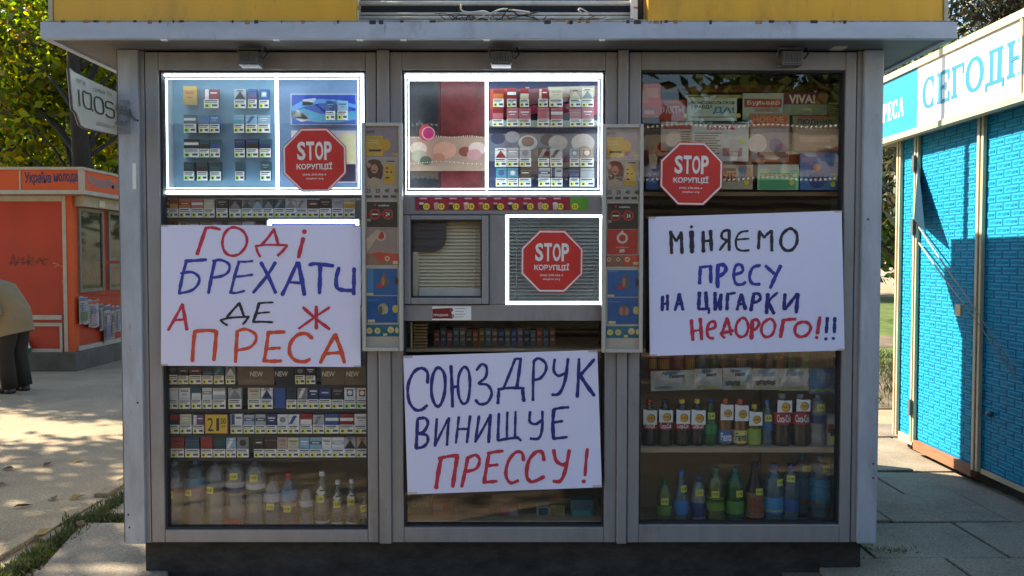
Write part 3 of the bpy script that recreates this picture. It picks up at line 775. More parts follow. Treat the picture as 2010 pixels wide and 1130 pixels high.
S2 = [(n_, 17, [(213, 245), (212, 190), (180, 168), (140, 190), (110, 260), (115, 340), (145, 385), (180, 388), (210, 365)]),
 (n_, 17, [(268, 165), (240, 210), (234, 300), (255, 363), (282, 360), (304, 290), (302, 200)], 1),
 (n_, 18, [(337, 158), (342, 260), (345, 370)]), (n_, 16, [(348, 267), (362, 266), (376, 265)]), (n_, 15, [(405, 162), (378, 210), (376, 300), (397, 353), (425, 340), (437, 260), (430, 185)], 1),
 (n_, 15, [(472, 178), (500, 147), (525, 165), (520, 215), (485, 248), (530, 257), (552, 300), (530, 348), (490, 358), (468, 337)]),
 (n_, 15, [(675, 122), (645, 200), (617, 268)]), (n_, 13, [(675, 119), (690, 118), (706, 118)]), (n_, 17, [(705, 122), (695, 200), (686, 263)]), (n_, 15, [(587, 280), (650, 272), (723, 274)]), (n_, 17, [(590, 283), (587, 320), (585, 353)]), (n_, 19, [(715, 278), (718, 310), (722, 340)]),
 (n_, 15, [(775, 128), (771, 230), (770, 336)]), (n_, 15, [(775, 130), (800, 116), (835, 140), (838, 180), (810, 220), (778, 230)]),
 (n_, 15, [(885, 122), (880, 180), (905, 208), (943, 192)]), (n_, 17, [(955, 120), (940, 230), (910, 300), (872, 308)]),
 (n_, 17, [(1013, 120), (1010, 220), (1004, 318)]), (n_, 17, [(1093, 122), (1060, 160), (1020, 205)]), (n_, 20, [(1020, 207), (1055, 260), (1093, 312)]),
 (n_, 18, [(160, 442), (157, 515), (153, 590)]), (n_, 16, [(160, 435), (200, 432), (215, 460), (195, 500), (162, 514)]), (n_, 16, [(166, 513), (208, 522), (214, 555), (190, 583), (152, 590)]),
 (n_, 15, [(262, 437), (257, 510), (253, 578)]), (n_, 13, [(254, 575), (285, 510), (320, 440)]), (n_, 15, [(326, 432), (320, 500), (316, 573)]),
 (n_, 13, [(378, 427), (370, 500), (363, 563)]), (n_, 13, [(374, 490), (400, 489), (428, 489)]), (n_, 15, [(438, 422), (428, 500), (421, 560)]),
 (n_, 15, [(485, 422), (475, 490), (466, 558)]), (n_, 13, [(468, 555), (505, 490), (540, 425)]), (n_, 17, [(545, 414), (540, 490), (536, 558)]),
 (n_, 15, [(590, 408), (587, 480), (585, 548)]), (n_, 13, [(635, 402), (633, 470), (632, 538)]), (n_, 13, [(678, 398), (676, 470), (675, 533)]), (n_, 15, [(588, 550), (630, 541), (690, 535)]), (n_, 13, [(692, 537), (699, 543), (705, 550)]),
 (n_, 15, [(755, 400), (753, 450), (785, 463), (818, 440)]), (n_, 15, [(820, 397), (818, 490), (800, 538), (758, 540)]),
 (n_, 19, [(880, 388), (875, 460), (878, 540)]), (n_, 15, [(883, 384), (920, 377), (957, 375)]), (n_, 14, [(880, 455), (902, 451), (925, 448)]), (n_, 15, [(880, 540), (915, 536), (950, 532)]),
 (r_, 22, [(284, 645), (270, 720), (259, 798)]), (r_, 17, [(273, 645), (320, 634), (373, 628)]), (r_, 21, [(370, 634), (358, 710), (346, 793)]),
 (r_, 19, [(425, 643), (410, 720), (394, 793)]), (r_, 17, [(425, 642), (468, 627), (488, 655), (470, 698), (417, 714)]),
 (r_, 19, [(538, 618), (525, 690), (512, 767)]), (r_, 17, [(533, 618), (570, 610), (610, 606)]), (r_, 15, [(527, 685), (555, 681), (583, 678)]), (r_, 17, [(510, 770), (545, 768), (578, 765)]),
 (r_, 17, [(720, 655), (713, 617), (680, 612), (640, 660), (627, 730), (650, 773), (690, 763)]), (r_, 19, [(828, 652), (818, 612), (785, 612), (747, 660), (737, 735), (765, 768), (827, 742)]),
 (r_, 19, [(880, 603), (892, 655), (925, 678), (945, 670)]), (r_, 19, [(962, 603), (940, 710), (915, 763), (880, 765)]), (r_, 17, [(1057, 595), (1050, 665), (1045, 733)]), (r_, 11, [(1038, 766)])]
sheet([(85, 103), (1110, 72), (1134, 797), (108, 835)], (760, 660), 2.691, S2, 'white tilted protest sheet on the lower middle window with navy words above one red word', seed=2)
S3 = [(k_, 23, [(262, 222), (265, 290), (268, 363)]), (k_, 18, [(265, 228), (282, 258), (300, 283)]), (k_, 17, [(302, 283), (316, 255), (330, 228)]), (k_, 23, [(331, 225), (335, 290), (338, 363)]),
 (k_, 31, [(402, 225), (404, 290), (405, 358)]), (k_, 11, [(402, 188)]), (k_, 24, [(480, 223), (481, 290), (482, 353)]), (k_, 17, [(483, 285), (510, 282), (538, 280)]), (k_, 24, [(530, 218), (533, 280), (536, 346)]),
 (k_, 21, [(655, 210), (655, 280), (655, 343)]), (k_, 18, [(650, 209), (612, 222), (606, 262), (645, 280)]), (k_, 18, [(640, 282), (615, 312), (592, 344)]),
 (k_, 15, [(780, 216), (730, 226), (702, 270), (706, 328), (740, 348), (788, 346)]), (k_, 13, [(707, 274), (750, 270), (788, 268)]),
 (k_, 21, [(858, 218), (855, 280), (852, 333)]), (k_, 17, [(860, 218), (875, 240), (890, 258)]), (k_, 17, [(892, 258), (912, 236), (935, 214)]), (k_, 21, [(940, 216), (941, 280), (942, 346)]),
 (k_, 21, [(1055, 202), (1012, 240), (1002, 300), (1030, 343), (1075, 343), (1108, 300), (1110, 240), (1085, 207)], 1),
 (b_, 23, [(462, 463), (458, 515), (456, 568)]), (b_, 18, [(457, 460), (495, 456), (530, 452)]), (b_, 25, [(530, 457), (531, 510), (532, 560)]),
 (b_, 27, [(580, 450), (576, 520), (578, 592)]), (b_, 26, [(577, 450), (610, 442), (634, 465), (620, 498), (582, 522)]),
 (b_, 20, [(690, 510), (745, 488), (735, 444), (700, 450), (686, 510), (700, 568), (740, 575), (764, 560)]), (b_, 21, [(862, 447), (815, 462), (792, 520), (810, 568), (858, 574)]),
 (b_, 23, [(902, 452), (930, 478), (955, 500)]), (b_, 25, [(1000, 453), (962, 530), (932, 598)]),
 (n_, 23, [(208, 658), (206, 700), (205, 748)]), (n_, 17, [(210, 709), (228, 703), (243, 700)]), (n_, 21, [(240, 650), (240, 700), (240, 743)]),
 (n_, 20, [(318, 642), (305, 700), (291, 748)]), (n_, 23, [(320, 642), (332, 695), (344, 743)]), (n_, 16, [(302, 711), (320, 707), (338, 705)]),
 (n_, 25, [(455, 633), (452, 690), (450, 738)]), (n_, 19, [(452, 741), (485, 740), (518, 738)]), (n_, 26, [(498, 631), (502, 690), (505, 736)]), (n_, 18, [(520, 742), (519, 755), (518, 768)]),
 (n_, 25, [(560, 633), (560, 690), (560, 743)]), (n_, 18, [(563, 742), (584, 690), (604, 642)]), (n_, 25, [(600, 643), (597, 690), (595, 743)]),
 (n_, 23, [(645, 638), (642, 690), (640, 743)]), (n_, 18, [(646, 641), (670, 636), (693, 632)]), (n_, 21, [(735, 643), (722, 690), (709, 743)]), (n_, 25, [(737, 643), (750, 690), (764, 740)]), (n_, 16, [(720, 710), (740, 707), (758, 705)]),
 (n_, 25, [(820, 643), (810, 700), (801, 748)]), (n_, 21, [(817, 641), (850, 637), (866, 665), (845, 690), (812, 695)]), (n_, 27, [(915, 643), (910, 705), (906, 767)]), (n_, 18, [(978, 632), (945, 660), (917, 690)]), (n_, 26, [(917, 692), (935, 730), (954, 767)]),
 (n_, 23, [(1030, 643), (1026, 695), (1023, 743)]), (n_, 22, [(1032, 742), (1072, 690), (1110, 642)]), (n_, 26, [(1116, 643), (1111, 705), (1106, 763)]),
 (r_, 25, [(401, 818), (406, 885), (411, 947)]), (r_, 15, [(408, 889), (440, 884), (468, 880)]), (r_, 24, [(461, 808), (466, 880), (470, 943)]),
 (r_, 20, [(507, 880), (558, 864), (558, 828), (525, 832), (506, 880), (516, 928), (548, 938)]), (r_, 21, [(640, 803), (625, 850), (611, 893)]), (r_, 21, [(642, 803), (655, 850), (664, 888)]), (r_, 20, [(597, 905), (640, 895), (678, 886)]), (r_, 17, [(601, 907), (612, 922), (624, 933)]), (r_, 17, [(661, 892), (665, 903), (668, 913)]),
 (r_, 19, [(740, 802), (706, 840), (702, 898), (730, 928), (768, 913), (783, 860), (768, 812)], 1), (r_, 29, [(810, 823), (807, 880), (805, 937)]), (r_, 21, [(807, 820), (840, 812), (856, 840), (835, 873), (812, 880)]),
 (r_, 19, [(925, 807), (882, 840), (872, 893), (900, 928), (943, 913), (963, 860), (953, 822)], 1), (r_, 27, [(1020, 818), (1010, 870), (1001, 927)]), (r_, 21, [(1018, 815), (1060, 810), (1098, 808)]),
 (r_, 21, [(1150, 827), (1107, 847), (1098, 898), (1130, 927), (1178, 913), (1203, 870), (1188, 837)], 1), (r_, 25, [(1265, 798), (1256, 850), (1249, 903)]), (r_, 12, [(1243, 932)]),
 (n_, 23, [(1315, 803), (1311, 850), (1308, 898)]), (n_, 12, [(1305, 942)]), (n_, 23, [(1365, 803), (1363, 850), (1362, 898)]), (n_, 11, [(1355, 938)])]
sheet([(113, 122), (1411, 80), (1431, 1018), (122, 1056)], (1240, 390), 3.424, S3, 'white protest sheet on the right window ending in three exclamation marks', seed=3)

def stop_sticker(px, py, rad, rot, label):
    Y = .0275; c = at(px, py, Y); s = (at(px + 100, py, Y) - c).length / 100; r = rad * s / math.cos(R(22.5))
    ux = Vector((math.cos(R(rot)), 0, math.sin(R(rot)))); uz = Vector((-math.sin(R(rot)), 0, math.cos(R(rot))))
    octo = lambda k, dy: [c + Vector((0, dy, 0)) + ux * (r * k * math.cos(R(22.5 + 45 * i))) + uz * (r * k * math.sin(R(22.5 + 45 * i))) for i in range(8)]
    b = MB(); b.plate(octo(1, 0), Vector((0, .0012, 0)), RED)
    o = tag(b.build('octagon_sticker'), label, 'sticker', 'red octagon stickers')
    b = MB(); a, d = octo(.975, -.0005), octo(.925, -.0005)
    b.add(a + d, [(i, (i + 1) % 8, 8 + (i + 1) % 8, 8 + i) for i in range(8)], WPR)
    def put(body, x0, z0, w, h, bold):
        p = c + Vector((0, -.0007, 0)) + ux * (x0 * rad * s) + uz * (z0 * rad * s)
        b.text(body, p, ux * (w * rad * s), uz * (h * rad * s), WPR, bold)
    q = -.54
    for ch, w in (('S', .26), ('T', .25), ('O', .26), ('P', .24)):
        put(ch, q, .0, w, .58, .03); q += w + .025
    put('КОРУПЦІЇ', -.57, -.32, 1.12, .25, .03)
    put('(044) 278-096-4', -.38, -.50, .74, .08, .01)
    put('stopkor.org', -.28, -.62, .55, .08, .01)
    b.build('print', o)
stop_sticker(617.5, 314, 62.5, 0.5, 'red STOP octagon sticker overlapping the lower edge of the left lit cabinet')
stop_sticker(1083.5, 512.5, 61, -.5, 'red STOP octagon sticker inside the square lit frame beside the serving hatch')
stop_sticker(1357, 341, 61.5, -1, 'red STOP octagon sticker over the magazines in the right window')

# ============================================================ NARROW ADVERTISING BOXES
ADW = M('cream ad paper', (0.50, 0.48, 0.42), .5, 0, .1, 6)
def ad_box(dx, dy, label, right):
    p = at(750 + dx, 689 + dy, -.05)
    t = empty('advertising_box', (p.x, -.05, p.z), label, 'ad display', 'narrow advertising boxes on the mullions')
    Yf = -.052
    q = lambda x0, y0, x1, y1: (x0 + dx, y0 + dy, x1 + dx, y1 + dy)
    b = MB(); FR = M('pale aluminium frame', (0.46, 0.45, 0.43), .45, .2, .08, 6)
    b.pbox(*q(710, 240, 717, 689), Yf, -.016, FR); b.pbox(*q(783, 240, 790, 689), Yf, -.016, FR)
    b.pbox(*q(717.2, 240, 782.8, 247), Yf, -.016, FR); b.pbox(*q(717.2, 682, 782.8, 689), Yf, -.016, FR); b.build('frame', t, bevel=.002)
    b = MB(); b.pbox(*q(717.3, 247.3, 782.7, 681.7), -.040, -.018, ADW); b.build('backing', t)
    Y1 = -.0415
    def panel(rect, mat, deco=()):
        b = MB(); b.pbox(*q(*rect), Y1, -.0402, mat); o = b.build('poster', t)
        b = MB(); k = 0
        for d in deco:
            Y = Y1 - .0006 - .00025 * k; k += 1
            if d[0] == 'r': b.prect(*q(*d[1]), Y, d[2])
            elif d[0] == 't': b.ptext(d[3], *q(*d[1]), Y, d[2], .02)
            elif d[0] == 'c':
                s = .00216; b.disc(at(d[1][0] + dx, d[1][1] + dy, Y), d[1][2] * s, (1, 0, 0), (0, 0, 1), d[2], 20, None if len(d[1]) < 4 else d[1][3] * s, 0 if len(d) < 4 else d[3])
            elif d[0] == 'p': b.poly([at(x + dx, y + dy, Y) for x, y in d[1]], d[2])
        if deco: b.build('print', o)
    LIL = C(150, 140, 150); Y_ = M('ad yellow', (0.62, 0.40, 0.06), .5, 0, .15, 30); Y2 = M('ad amber', (0.66, 0.36, 0.05), .5, 0, .1, 30)
    DK = C(60, 52, 50); HAIR = C(82, 58, 48); SKIN = C(190, 140, 120); PAL = C(176, 170, 160)
    BL = C(28, 100, 165); BL2 = C(70, 135, 185); TE = C(24, 110, 130); GY = C(46, 44, 42); RD = C(190, 52, 44); RD2 = C(205, 80, 62); CR = C(215, 205, 150)
    panel((718, 249, 781, 308), LIL, [('r', (718, 266, 752, 306), Y_), ('r', (720, 269, 748, 271), Y2), ('r', (722, 274, 742, 275.5), CR), ('r', (722, 279, 742, 280.5), CR), ('r', (724, 293, 748, 297), DK), ('c', (757, 284, 10, 12), Y2), ('p', [(750, 288), (757, 296), (752, 300)], Y2), ('r', (770, 300, 780, 304), Y_), ('t', (720, 256, 736, 261), DK, 'МТС')])
    panel((718, 310, 781, 366), PAL, [('p', [(719, 325), (724, 314), (735, 312), (746, 315), (752, 328), (751, 345), (746, 356), (730, 358), (722, 346)], HAIR), ('c', (735, 331, 7, 9), SKIN), ('c', (724, 324, 4, 5), SKIN), ('r', (730, 333, 738, 335), HAIR), ('p', [(719, 366), (722, 352), (734, 347), (748, 352), (752, 366)], C(186, 165, 140)), ('r', (754, 322, 776, 352), Y_), ('p', [(752, 352), (776, 350), (774, 362), (752, 360)], Y2), ('r', (757, 328, 762, 331), DK), ('r', (757, 336, 762, 339), DK), ('r', (766, 336, 770, 339), DK), ('r', (757, 347, 765, 350), DK), ('r', (760, 315, 775, 317), DK)])
    panel((718, 367, 782, 392), PAL, [('t', (718 + i * 18 + 1, 370, 728 + i * 18, 378), DK, s) for i, s in enumerate(('25', '25', '40', '40'))] + [('r', (719 + i * 16, 383, 730 + i * 16, 388), C(70, 74, 78)) for i in range(4)])
    panel((720, 396, 780, 446), GY, [('c', (736, 420, 10.5), RD, .72), ('c', (761, 420, 10.5), RD, .72), ('p', [(743, 415), (749, 421), (743, 425)], RD), ('p', [(755, 415), (748, 420), (755, 425)], RD), ('t', (757, 416, 765, 424), WPR, '24'), ('r', (730, 419, 742, 421.5), WPR), ('t', (742, 401, 764, 404.5), WPR, 'vodafone'), ('c', (736, 402, 2.4), RD), ('r', (721, 429, 728, 434), C(150, 148, 140))])
    if right:
        panel((719, 447, 779, 496), RD, [('c', (749, 464, 11), C(220, 205, 195), .62), ('p', [(744, 454), (750, 448), (752, 456)], C(220, 205, 195)), ('t', (736, 480, 762, 484), C(230, 160, 150), 'vodafone'), ('p', [(743, 487), (753, 485), (754, 491), (744, 493)], C(220, 200, 180))])
        panel((716.5, 498, 783, 520), M('ad grey red', (0.30, 0.12, 0.09), .5, 0, .3, 40), [('r', (752, 499, 782, 519), RD2), ('c', (723, 506, 4), CR, .55), ('c', (741, 506, 4), CR, .55), ('c', (759, 506, 5), CR, .5), ('r', (770, 511, 781, 516), CR)])
    else:
        panel((718, 447, 779, 496), C(160, 140, 132), [('c', (748, 463, 10), C(205, 180, 165)), ('p', [(742, 466), (744, 459), (750, 453), (754, 460), (754, 467), (748, 470)], RD), ('p', [(718, 470), (740, 450), (748, 455), (720, 495)], C(196, 178, 150))])
        panel((718, 497, 782, 520), C(150, 118, 100), [('p', [(722, 498), (745, 494.5), (782, 499), (782, 512), (745, 514), (735, 501)], RD2), ('c', (760, 507, 5), CR, .5), ('r', (771, 512, 781, 518), CR)])
    panel((720, 527, 780, 579), BL, [('r', (721, 528, 733, 578), BL2) if not right else ('r', (721, 528, 740, 531), BL2), ('p', [(744, 560), (748, 542), (754, 534), (759, 545), (764, 553), (758, 564)], C(120, 96, 78)), ('c', (745, 561, 6, 5), C(185, 60, 66)), ('c', (752, 551, 3, 9), C(170, 130, 110)), ('c', (778, 551, 3, 8), C(80, 40, 50)), ('r', (716 + 4, 575, 733, 579), CR)])
    panel((720, 581, 780, 633), C(22, 92, 158), [('r', (721, 588, 744, 590), BL2), ('c', (752, 606, 10, 11), C(120, 96, 90) if right else C(165, 160, 130)), ('c', (747, 608, 4, 8), C(180, 120, 95) if right else C(90, 92, 70)), ('c', (758, 608, 4, 8), C(180, 125, 100) if right else C(180, 180, 150)), ('c', (776, 606, 6, 8), C(200, 185, 100)), ('r', (722, 627, 736, 632), CR)])
    panel((717.5, 637, 782.5, 660), TE, [('c', (725, 649, 6), CR), ('c', (741, 649, 6), CR), ('c', (767, 647, 6.5), CR), ('c', (779, 648, 3.5, 6), CR), ('r', (752, 654, 760, 659), CR)] + [('c', (x, 649, 3), Y_) for x in (725, 741, 767)])
    b = MB(); b.pbox(*q(717.6, 247.6, 782.4, 681.4), -.0495, -.0485, glass_mat('ad box cover', (.98, .98, .98), .035, .3, .03)); b.build('cover', t)
    return t
ad_box(0, 0, 'narrow framed advertising box on the mullion left of the serving hatch', False)
ad_box(472.5, 3, 'narrow framed advertising box on the mullion right of the serving hatch', True)

# coffee price strip, label sticker
b = MB(); MAR = M('maroon strip print', (0.30, 0.018, 0.045), .45, 0, .15, 20); GRN = C(90, 150, 50); b.pbox(815, 386, 1119, 412, .0005, .0035, MAR)
st = tag(b.build('price_strip'), 'maroon and green coffee price strip with yellow circles above the hatch', 'price strip')
b = MB(); b.pbox(1119.5, 386, 1154, 412, .0005, .0035, GRN); b.build('strip_end', st)
b = MB(); YD = C(222, 205, 60)
for k in range(11):
    x = 836 + k * 29.3 - (k > 4) * 1
    if k < 10:
        cc = [C(70, 40, 36), C(190, 150, 140), C(50, 44, 48), C(200, 150, 130), C(150, 70, 70), C(46, 44, 56), C(60, 40, 70), C(60, 46, 60), C(170, 160, 150), C(190, 180, 180)][k]
        b.pquad([(x - 14, 399), (x - 4, 399), (x - 5.5, 411), (x - 12.5, 411)], .0002, .0002, cc)
        b.disc(at(x - 9, 399, -.0002), .011, (1, 0, 0), (0, 0, 1), C(200, 150, 130) if k % 3 else C(220, 210, 205), 14, .005)
        b.prect(x - 12, 388, x + 2, 390.5, .0002, C(235, 190, 190))
    b.disc(at(x + 1, 405, -.0004), .0145, (1, 0, 0), (0, 0, 1), YD, 16)
    b.ptext(str([12, 13, 13, 10, 10, 12, 12, 12, 13, 10, 12][k]), x - 2.5, 402, x + 4.5, 408, -.0008, INK, .02)
b.build('print', st)
b = MB(); b.pbox(848, 601, 925, 628, .0005, .003, WPR); st = tag(b.build('notice_sticker'), 'white and dark red notice sticker under the serving hatch', 'sticker')
b = MB(); b.pquad([(848.5, 606), (884, 604), (889, 625), (848.5, 625)], .0, .0004, C(120, 26, 32)); b.ptext('ПРОДАЖА', 851, 616, 880, 621, -.0006, WPR, .02)
b.disc(at(886, 608, -.0006), .008, (1, 0, 0), (0, 0, 1), C(90, 80, 80), 10); b.disc(at(888, 620, -.0006), .008, (1, 0, 0), (0, 0, 1), C(90, 80, 80), 10, None, .5)
for k in range(4): b.prect(893, 605 + k * 5.5, 914 - (k % 2) * 4, 606 + k * 5.5, -.0002, C(120, 124, 130))
b.build('print', st)

# ============================================================ PROJECTING SIGN ON THE LEFT POST
def sgp(u, v):          # point of the sign face: u along the plate, v in photo rows
    return atx(138 + u * 94, v, -1.683)
IV = bpy.data.materials.new('ivory acrylic'); IV.use_nodes = True
_p = IV.node_tree.nodes['Principled BSDF']; _p.inputs['Base Color'].default_value = (0.62, 0.60, 0.52, 1); _p.inputs['Roughness'].default_value = 0.25
_t = IV.node_tree.nodes.new('ShaderNodeBsdfTranslucent'); _t.inputs[0].default_value = (0.55, 0.58, 0.55, 1); _m = IV.node_tree.nodes.new('ShaderNodeMixShader'); _m.inputs[0].default_value = .25
IV.node_tree.links.new(_p.outputs[0], _m.inputs[1]); IV.node_tree.links.new(_t.outputs[0], _m.inputs[2]); IV.node_tree.links.new(_m.outputs[0], IV.node_tree.nodes['Material Output'].inputs['Surface'])
outl = [(0.0, 134), (.10, 142), (.45, 158), (.97, 180), (.97, 264), (.55, 256), (.30, 250), (.24, 246), (.15, 222), (.08, 214)]
P = [sgp(u, v) for u, v in outl]
pc = sgp(1.0, 222)
t = empty('projecting_sign', tuple(pc), 'ivory projecting sign with dark letters fixed to the left corner post', 'sign')
nrm = (P[3] - P[0]).cross(P[4] - P[3]).normalized()
if nrm.x < 0: nrm = -nrm
b = MB(); b.plate(P, -nrm * .005, IV); b.build('face', t)
b = MB(); cen = sum(P, Vector()) / len(P); P2 = [p - nrm * .0053 + (p - cen).normalized() * .004 for p in P]; b.plate(P2, -nrm * .006, M('dark violet rim', (0.05, 0.045, 0.10), .4, 0, .1)); b.build('rim', t)
P3 = [p - nrm * .0116 for p in P]; b = MB(); b.plate(P3, -nrm * .004, IV); b.build('face', t)
b = MB(); OL = C(58, 66, 54)
def sg(u, v): return sgp(u, v) + nrm * .0015
cf = lambda x, y: sg((120 + x / 7.065 - 137) / 95, 120 + y / 7.065)
b.ribbon([(232, 400), (240, 510), (248, 615)], 24, cf, OL, jit=0)
b.ribbon([(330, 430), (290, 410), (290, 520), (310, 620), (375, 662)], 16, cf, OL, jit=0) if False else None
b.ribbon([(345, 440), (295, 420), (300, 560), (330, 640), (400, 660), (410, 560), (400, 460)], 24, cf, OL, True, jit=0)
b.ribbon([(405, 645), (420, 665), (432, 690)], 22, cf, OL, jit=0)
b.ribbon([(500, 500), (458, 510), (455, 600), (475, 690), (530, 728), (578, 715), (580, 630), (560, 540)], 25, cf, OL, True, jit=0)
b.ribbon([(712, 595), (680, 570), (620, 560), (610, 600), (625, 640), (700, 665), (728, 700), (728, 770), (700, 785), (640, 765), (618, 735)], 24, cf, OL, jit=0)
b.build('lettering', t)
LG = C(140, 138, 124)
def stext(body, x0, y0, x1, y1, hgt):
    b = MB(); a, c = cf(x0, y0), cf(x1, y1); d = cf(x0, y0 - hgt) - a; b.text(body, a, c - a, d, LG, .02); b.build('small_print', t)
stext('ТЕПЕР БЕЗ', 195, 290, 330, 340, 55); stext('ДИМУ ТА', 430, 420, 700, 500, 60); stext('ДОСТУПНО ТУТ', 480, 890, 745, 960, 60)
b = MB(); CL = glass_mat('clear bracket', (.85, .87, .92), .12, .4, .02)
b.pbox(229, 196, 255, 263, -.030, -.026, CL); b.build('bracket_plate', t)
b = MB(); b.pbox(230, 208, 243, 215, -.045, -.0305, M('bracket clamp', (.2, .2, .22), .4, .3)); b.pbox(230, 237, 243, 244, -.045, -.0305, M('bracket clamp', (.2, .2, .22))); b.tube([at(254, 214, -.022), at(259, 228, -.018), at(267, 236, -.014)], .004, ALUD, 6); b.build('clamp', t)

# ============================================================ CIGARETTE PACKS AND PRICE TAGS
PC = {'white': (228, 228, 228), 'cream': (205, 198, 170), 'red': (150, 36, 38), 'navy': (36, 50, 96), 'blue': (46, 84, 150), 'light blue': (140, 180, 205), 'teal': (40, 84, 96), 'dark teal': (26, 62, 72),
      'grey': (132, 134, 138), 'dark': (40, 36, 36), 'brown': (64, 44, 36), 'beige': (180, 162, 146), 'pink': (190, 110, 120), 'cyan': (60, 150, 175), 'yellow': (200, 160, 60), 'green': (70, 130, 80), 'pale grey': (175, 178, 182), 'purple': (110, 80, 120), 'orange': (200, 110, 50)}
def pm(n): return C(*PC[n])
def pack(x0, y0, x1, y1, Y, body, acc, style, label, group, ysplit=None, depth=.022):
    b = MB(); b.pbox(x0, y0, x1, y1, Y, Y + depth, pm(body))
    ym = ysplit if ysplit else y1; h = ym - y0; w = x1 - x0; A = pm(acc); f = Y - .0006
    if style == 'band': b.prect(x0 + .4, y0 + h * .35, x1 - .4, y0 + h * .62, f, A); b.prect(x0 + w * .2, y0 + h * .44, x1 - w * .2, y0 + h * .52, f - .0004, pm('white'))
    elif style == 'chev': b.poly([at(x0 + w * .5, y0 + h * .2, f), at(x1 - .5, y0 + h * .95, f), at(x0 + .5, y0 + h * .95, f)], A); b.prect(x0 + w * .25, y0 + h * .1, x1 - w * .25, y0 + h * .18, f, pm('dark'))
    elif style == 'pic': b.prect(x0 + w * .22, y0 + h * .22, x1 - w * .22, y0 + h * .75, f, A); b.disc(at(x0 + w * .5, y0 + h * .48, f - .0004), w * .0005, (1, 0, 0), (0, 0, 1), pm('white'), 10)
    elif style == 'stripe': b.prect(x0 + w * .06, y0 + .5, x0 + w * .34, ym - .5, f, A); b.prect(x0 + w * .45, y0 + h * .3, x1 - w * .1, y0 + h * .42, f, pm('dark') if body in ('white', 'cream', 'pale grey', 'light blue') else pm('white'))
    elif style == 'diag': b.poly([at(x0 + .5, y0 + h * .9, f), at(x0 + w * .45, y0 + h * .1, f), at(x0 + w * .8, y0 + h * .1, f), at(x0 + w * .35, y0 + h * .9, f)], A)
    elif style == 'text': b.prect(x0 + w * .15, y0 + h * .3, x1 - w * .15, y0 + h * .42, f, A); b.prect(x0 + w * .28, y0 + h * .56, x1 - w * .28, y0 + h * .63, f, A)
    elif style == 'oval': b.disc(at(x0 + w * .5, y0 + h * .5, f), w * .0007, (1, 0, 0), (0, 0, 1), A, 14, h * .0006)
    elif style == 'split': b.prect(x0 + .4, y0 + h * .5, x1 - .4, ym - .5, f, A)
    # lid line
    b.prect(x0 + .3, y0 + h * .24, x1 - .3, y0 + h * .24 + .5, f - .0006, pm('grey') if body in ('dark', 'brown', 'navy') else pm('dark'))
    return tag(b.build('cigarette_pack'), label, 'cigarette pack', group)
_tr = random.Random(4)
def price_tag(x0, y0, x1, y1, Y, parent, lime=False):
    b = MB(); b.pbox(x0, y0, x1, y1, Y, Y + .002, TAGW); h = y1 - y0; w = x1 - x0; f = Y - .0005
    b.prect(x0 + w * .04, y0 + h * .50, x0 + w * _tr.uniform(.36, .5), y1 - h * .06, f, TAGG if lime else TAGY)
    b.prect(x0 + w * .06, y0 + h * .10, x1 - w * _tr.uniform(.06, .2), y0 + h * .22, f, INK)
    b.prect(x0 + w * .06, y0 + h * .32, x1 - w * _tr.uniform(.06, .3), y0 + h * .40, f, C(90, 92, 96))
    b.prect(x0 + w * .56, y0 + h * .56, x1 - w * .08, y0 + h * .80, f, C(70, 72, 76))
    b.prect(x0 + w * .12, y0 + h * .60, x0 + w * .30, y0 + h * .84, f - .0004, INK)
    return b.build('price_tag', parent)

def rack(label, x0, x1, ysh, Y):
    p = at((x0 + x1) / 2, ysh + 4, Y)
    t = empty('cigarette_rack', (p.x, Y, p.z), label, 'rack', 'black cigarette racks')
    b = MB(); b.pbox(x0, ysh, x1, ysh + 6, Y - .004, Y + .09, BSH); b.pbox(x0, ysh - 45, x0 + 1.5, ysh - .3, Y + .03, Y + .09, BSH); b.pbox(x1 - 1.5, ysh - 45, x1, ysh - .3, Y + .03, Y + .09, BSH); b.build('shelf', t)
    return t
def row(items, org, sc, ys, Y, rowname, group, parent, tags=True):
    """items: (x0, x1, body, accent, style[, lime]) in crop units; ys: top, split, bottom"""
    f = lambda x: org[0] + x / sc; g = lambda y: org[1] + y / sc
    n = 0
    for it in items:
        n += 1
        x0, x1, body, acc, style = it[:5]
        if style != 'none':
            lab = ('%s and %s pack' % (body, acc) if acc != body else 'plain %s pack' % body) + ', %s from left %s' % (ORD[n - 1], rowname)
            dy = _tr.uniform(-1.2, 1.2)
            pack(f(x0), g(ys[0]) + dy, f(x1), g(ys[2]) - .5, Y, body, acc, style, lab, group, g(ys[1]))
        if tags and not (len(it) > 5 and it[5] == 'notag'):
            price_tag(f(x0) - .3, g(ys[1]) + _tr.uniform(-.6, .6), f(x1) + .3, g(ys[2]), Y - .010, parent, len(it) > 5 and it[5] == 'lime')

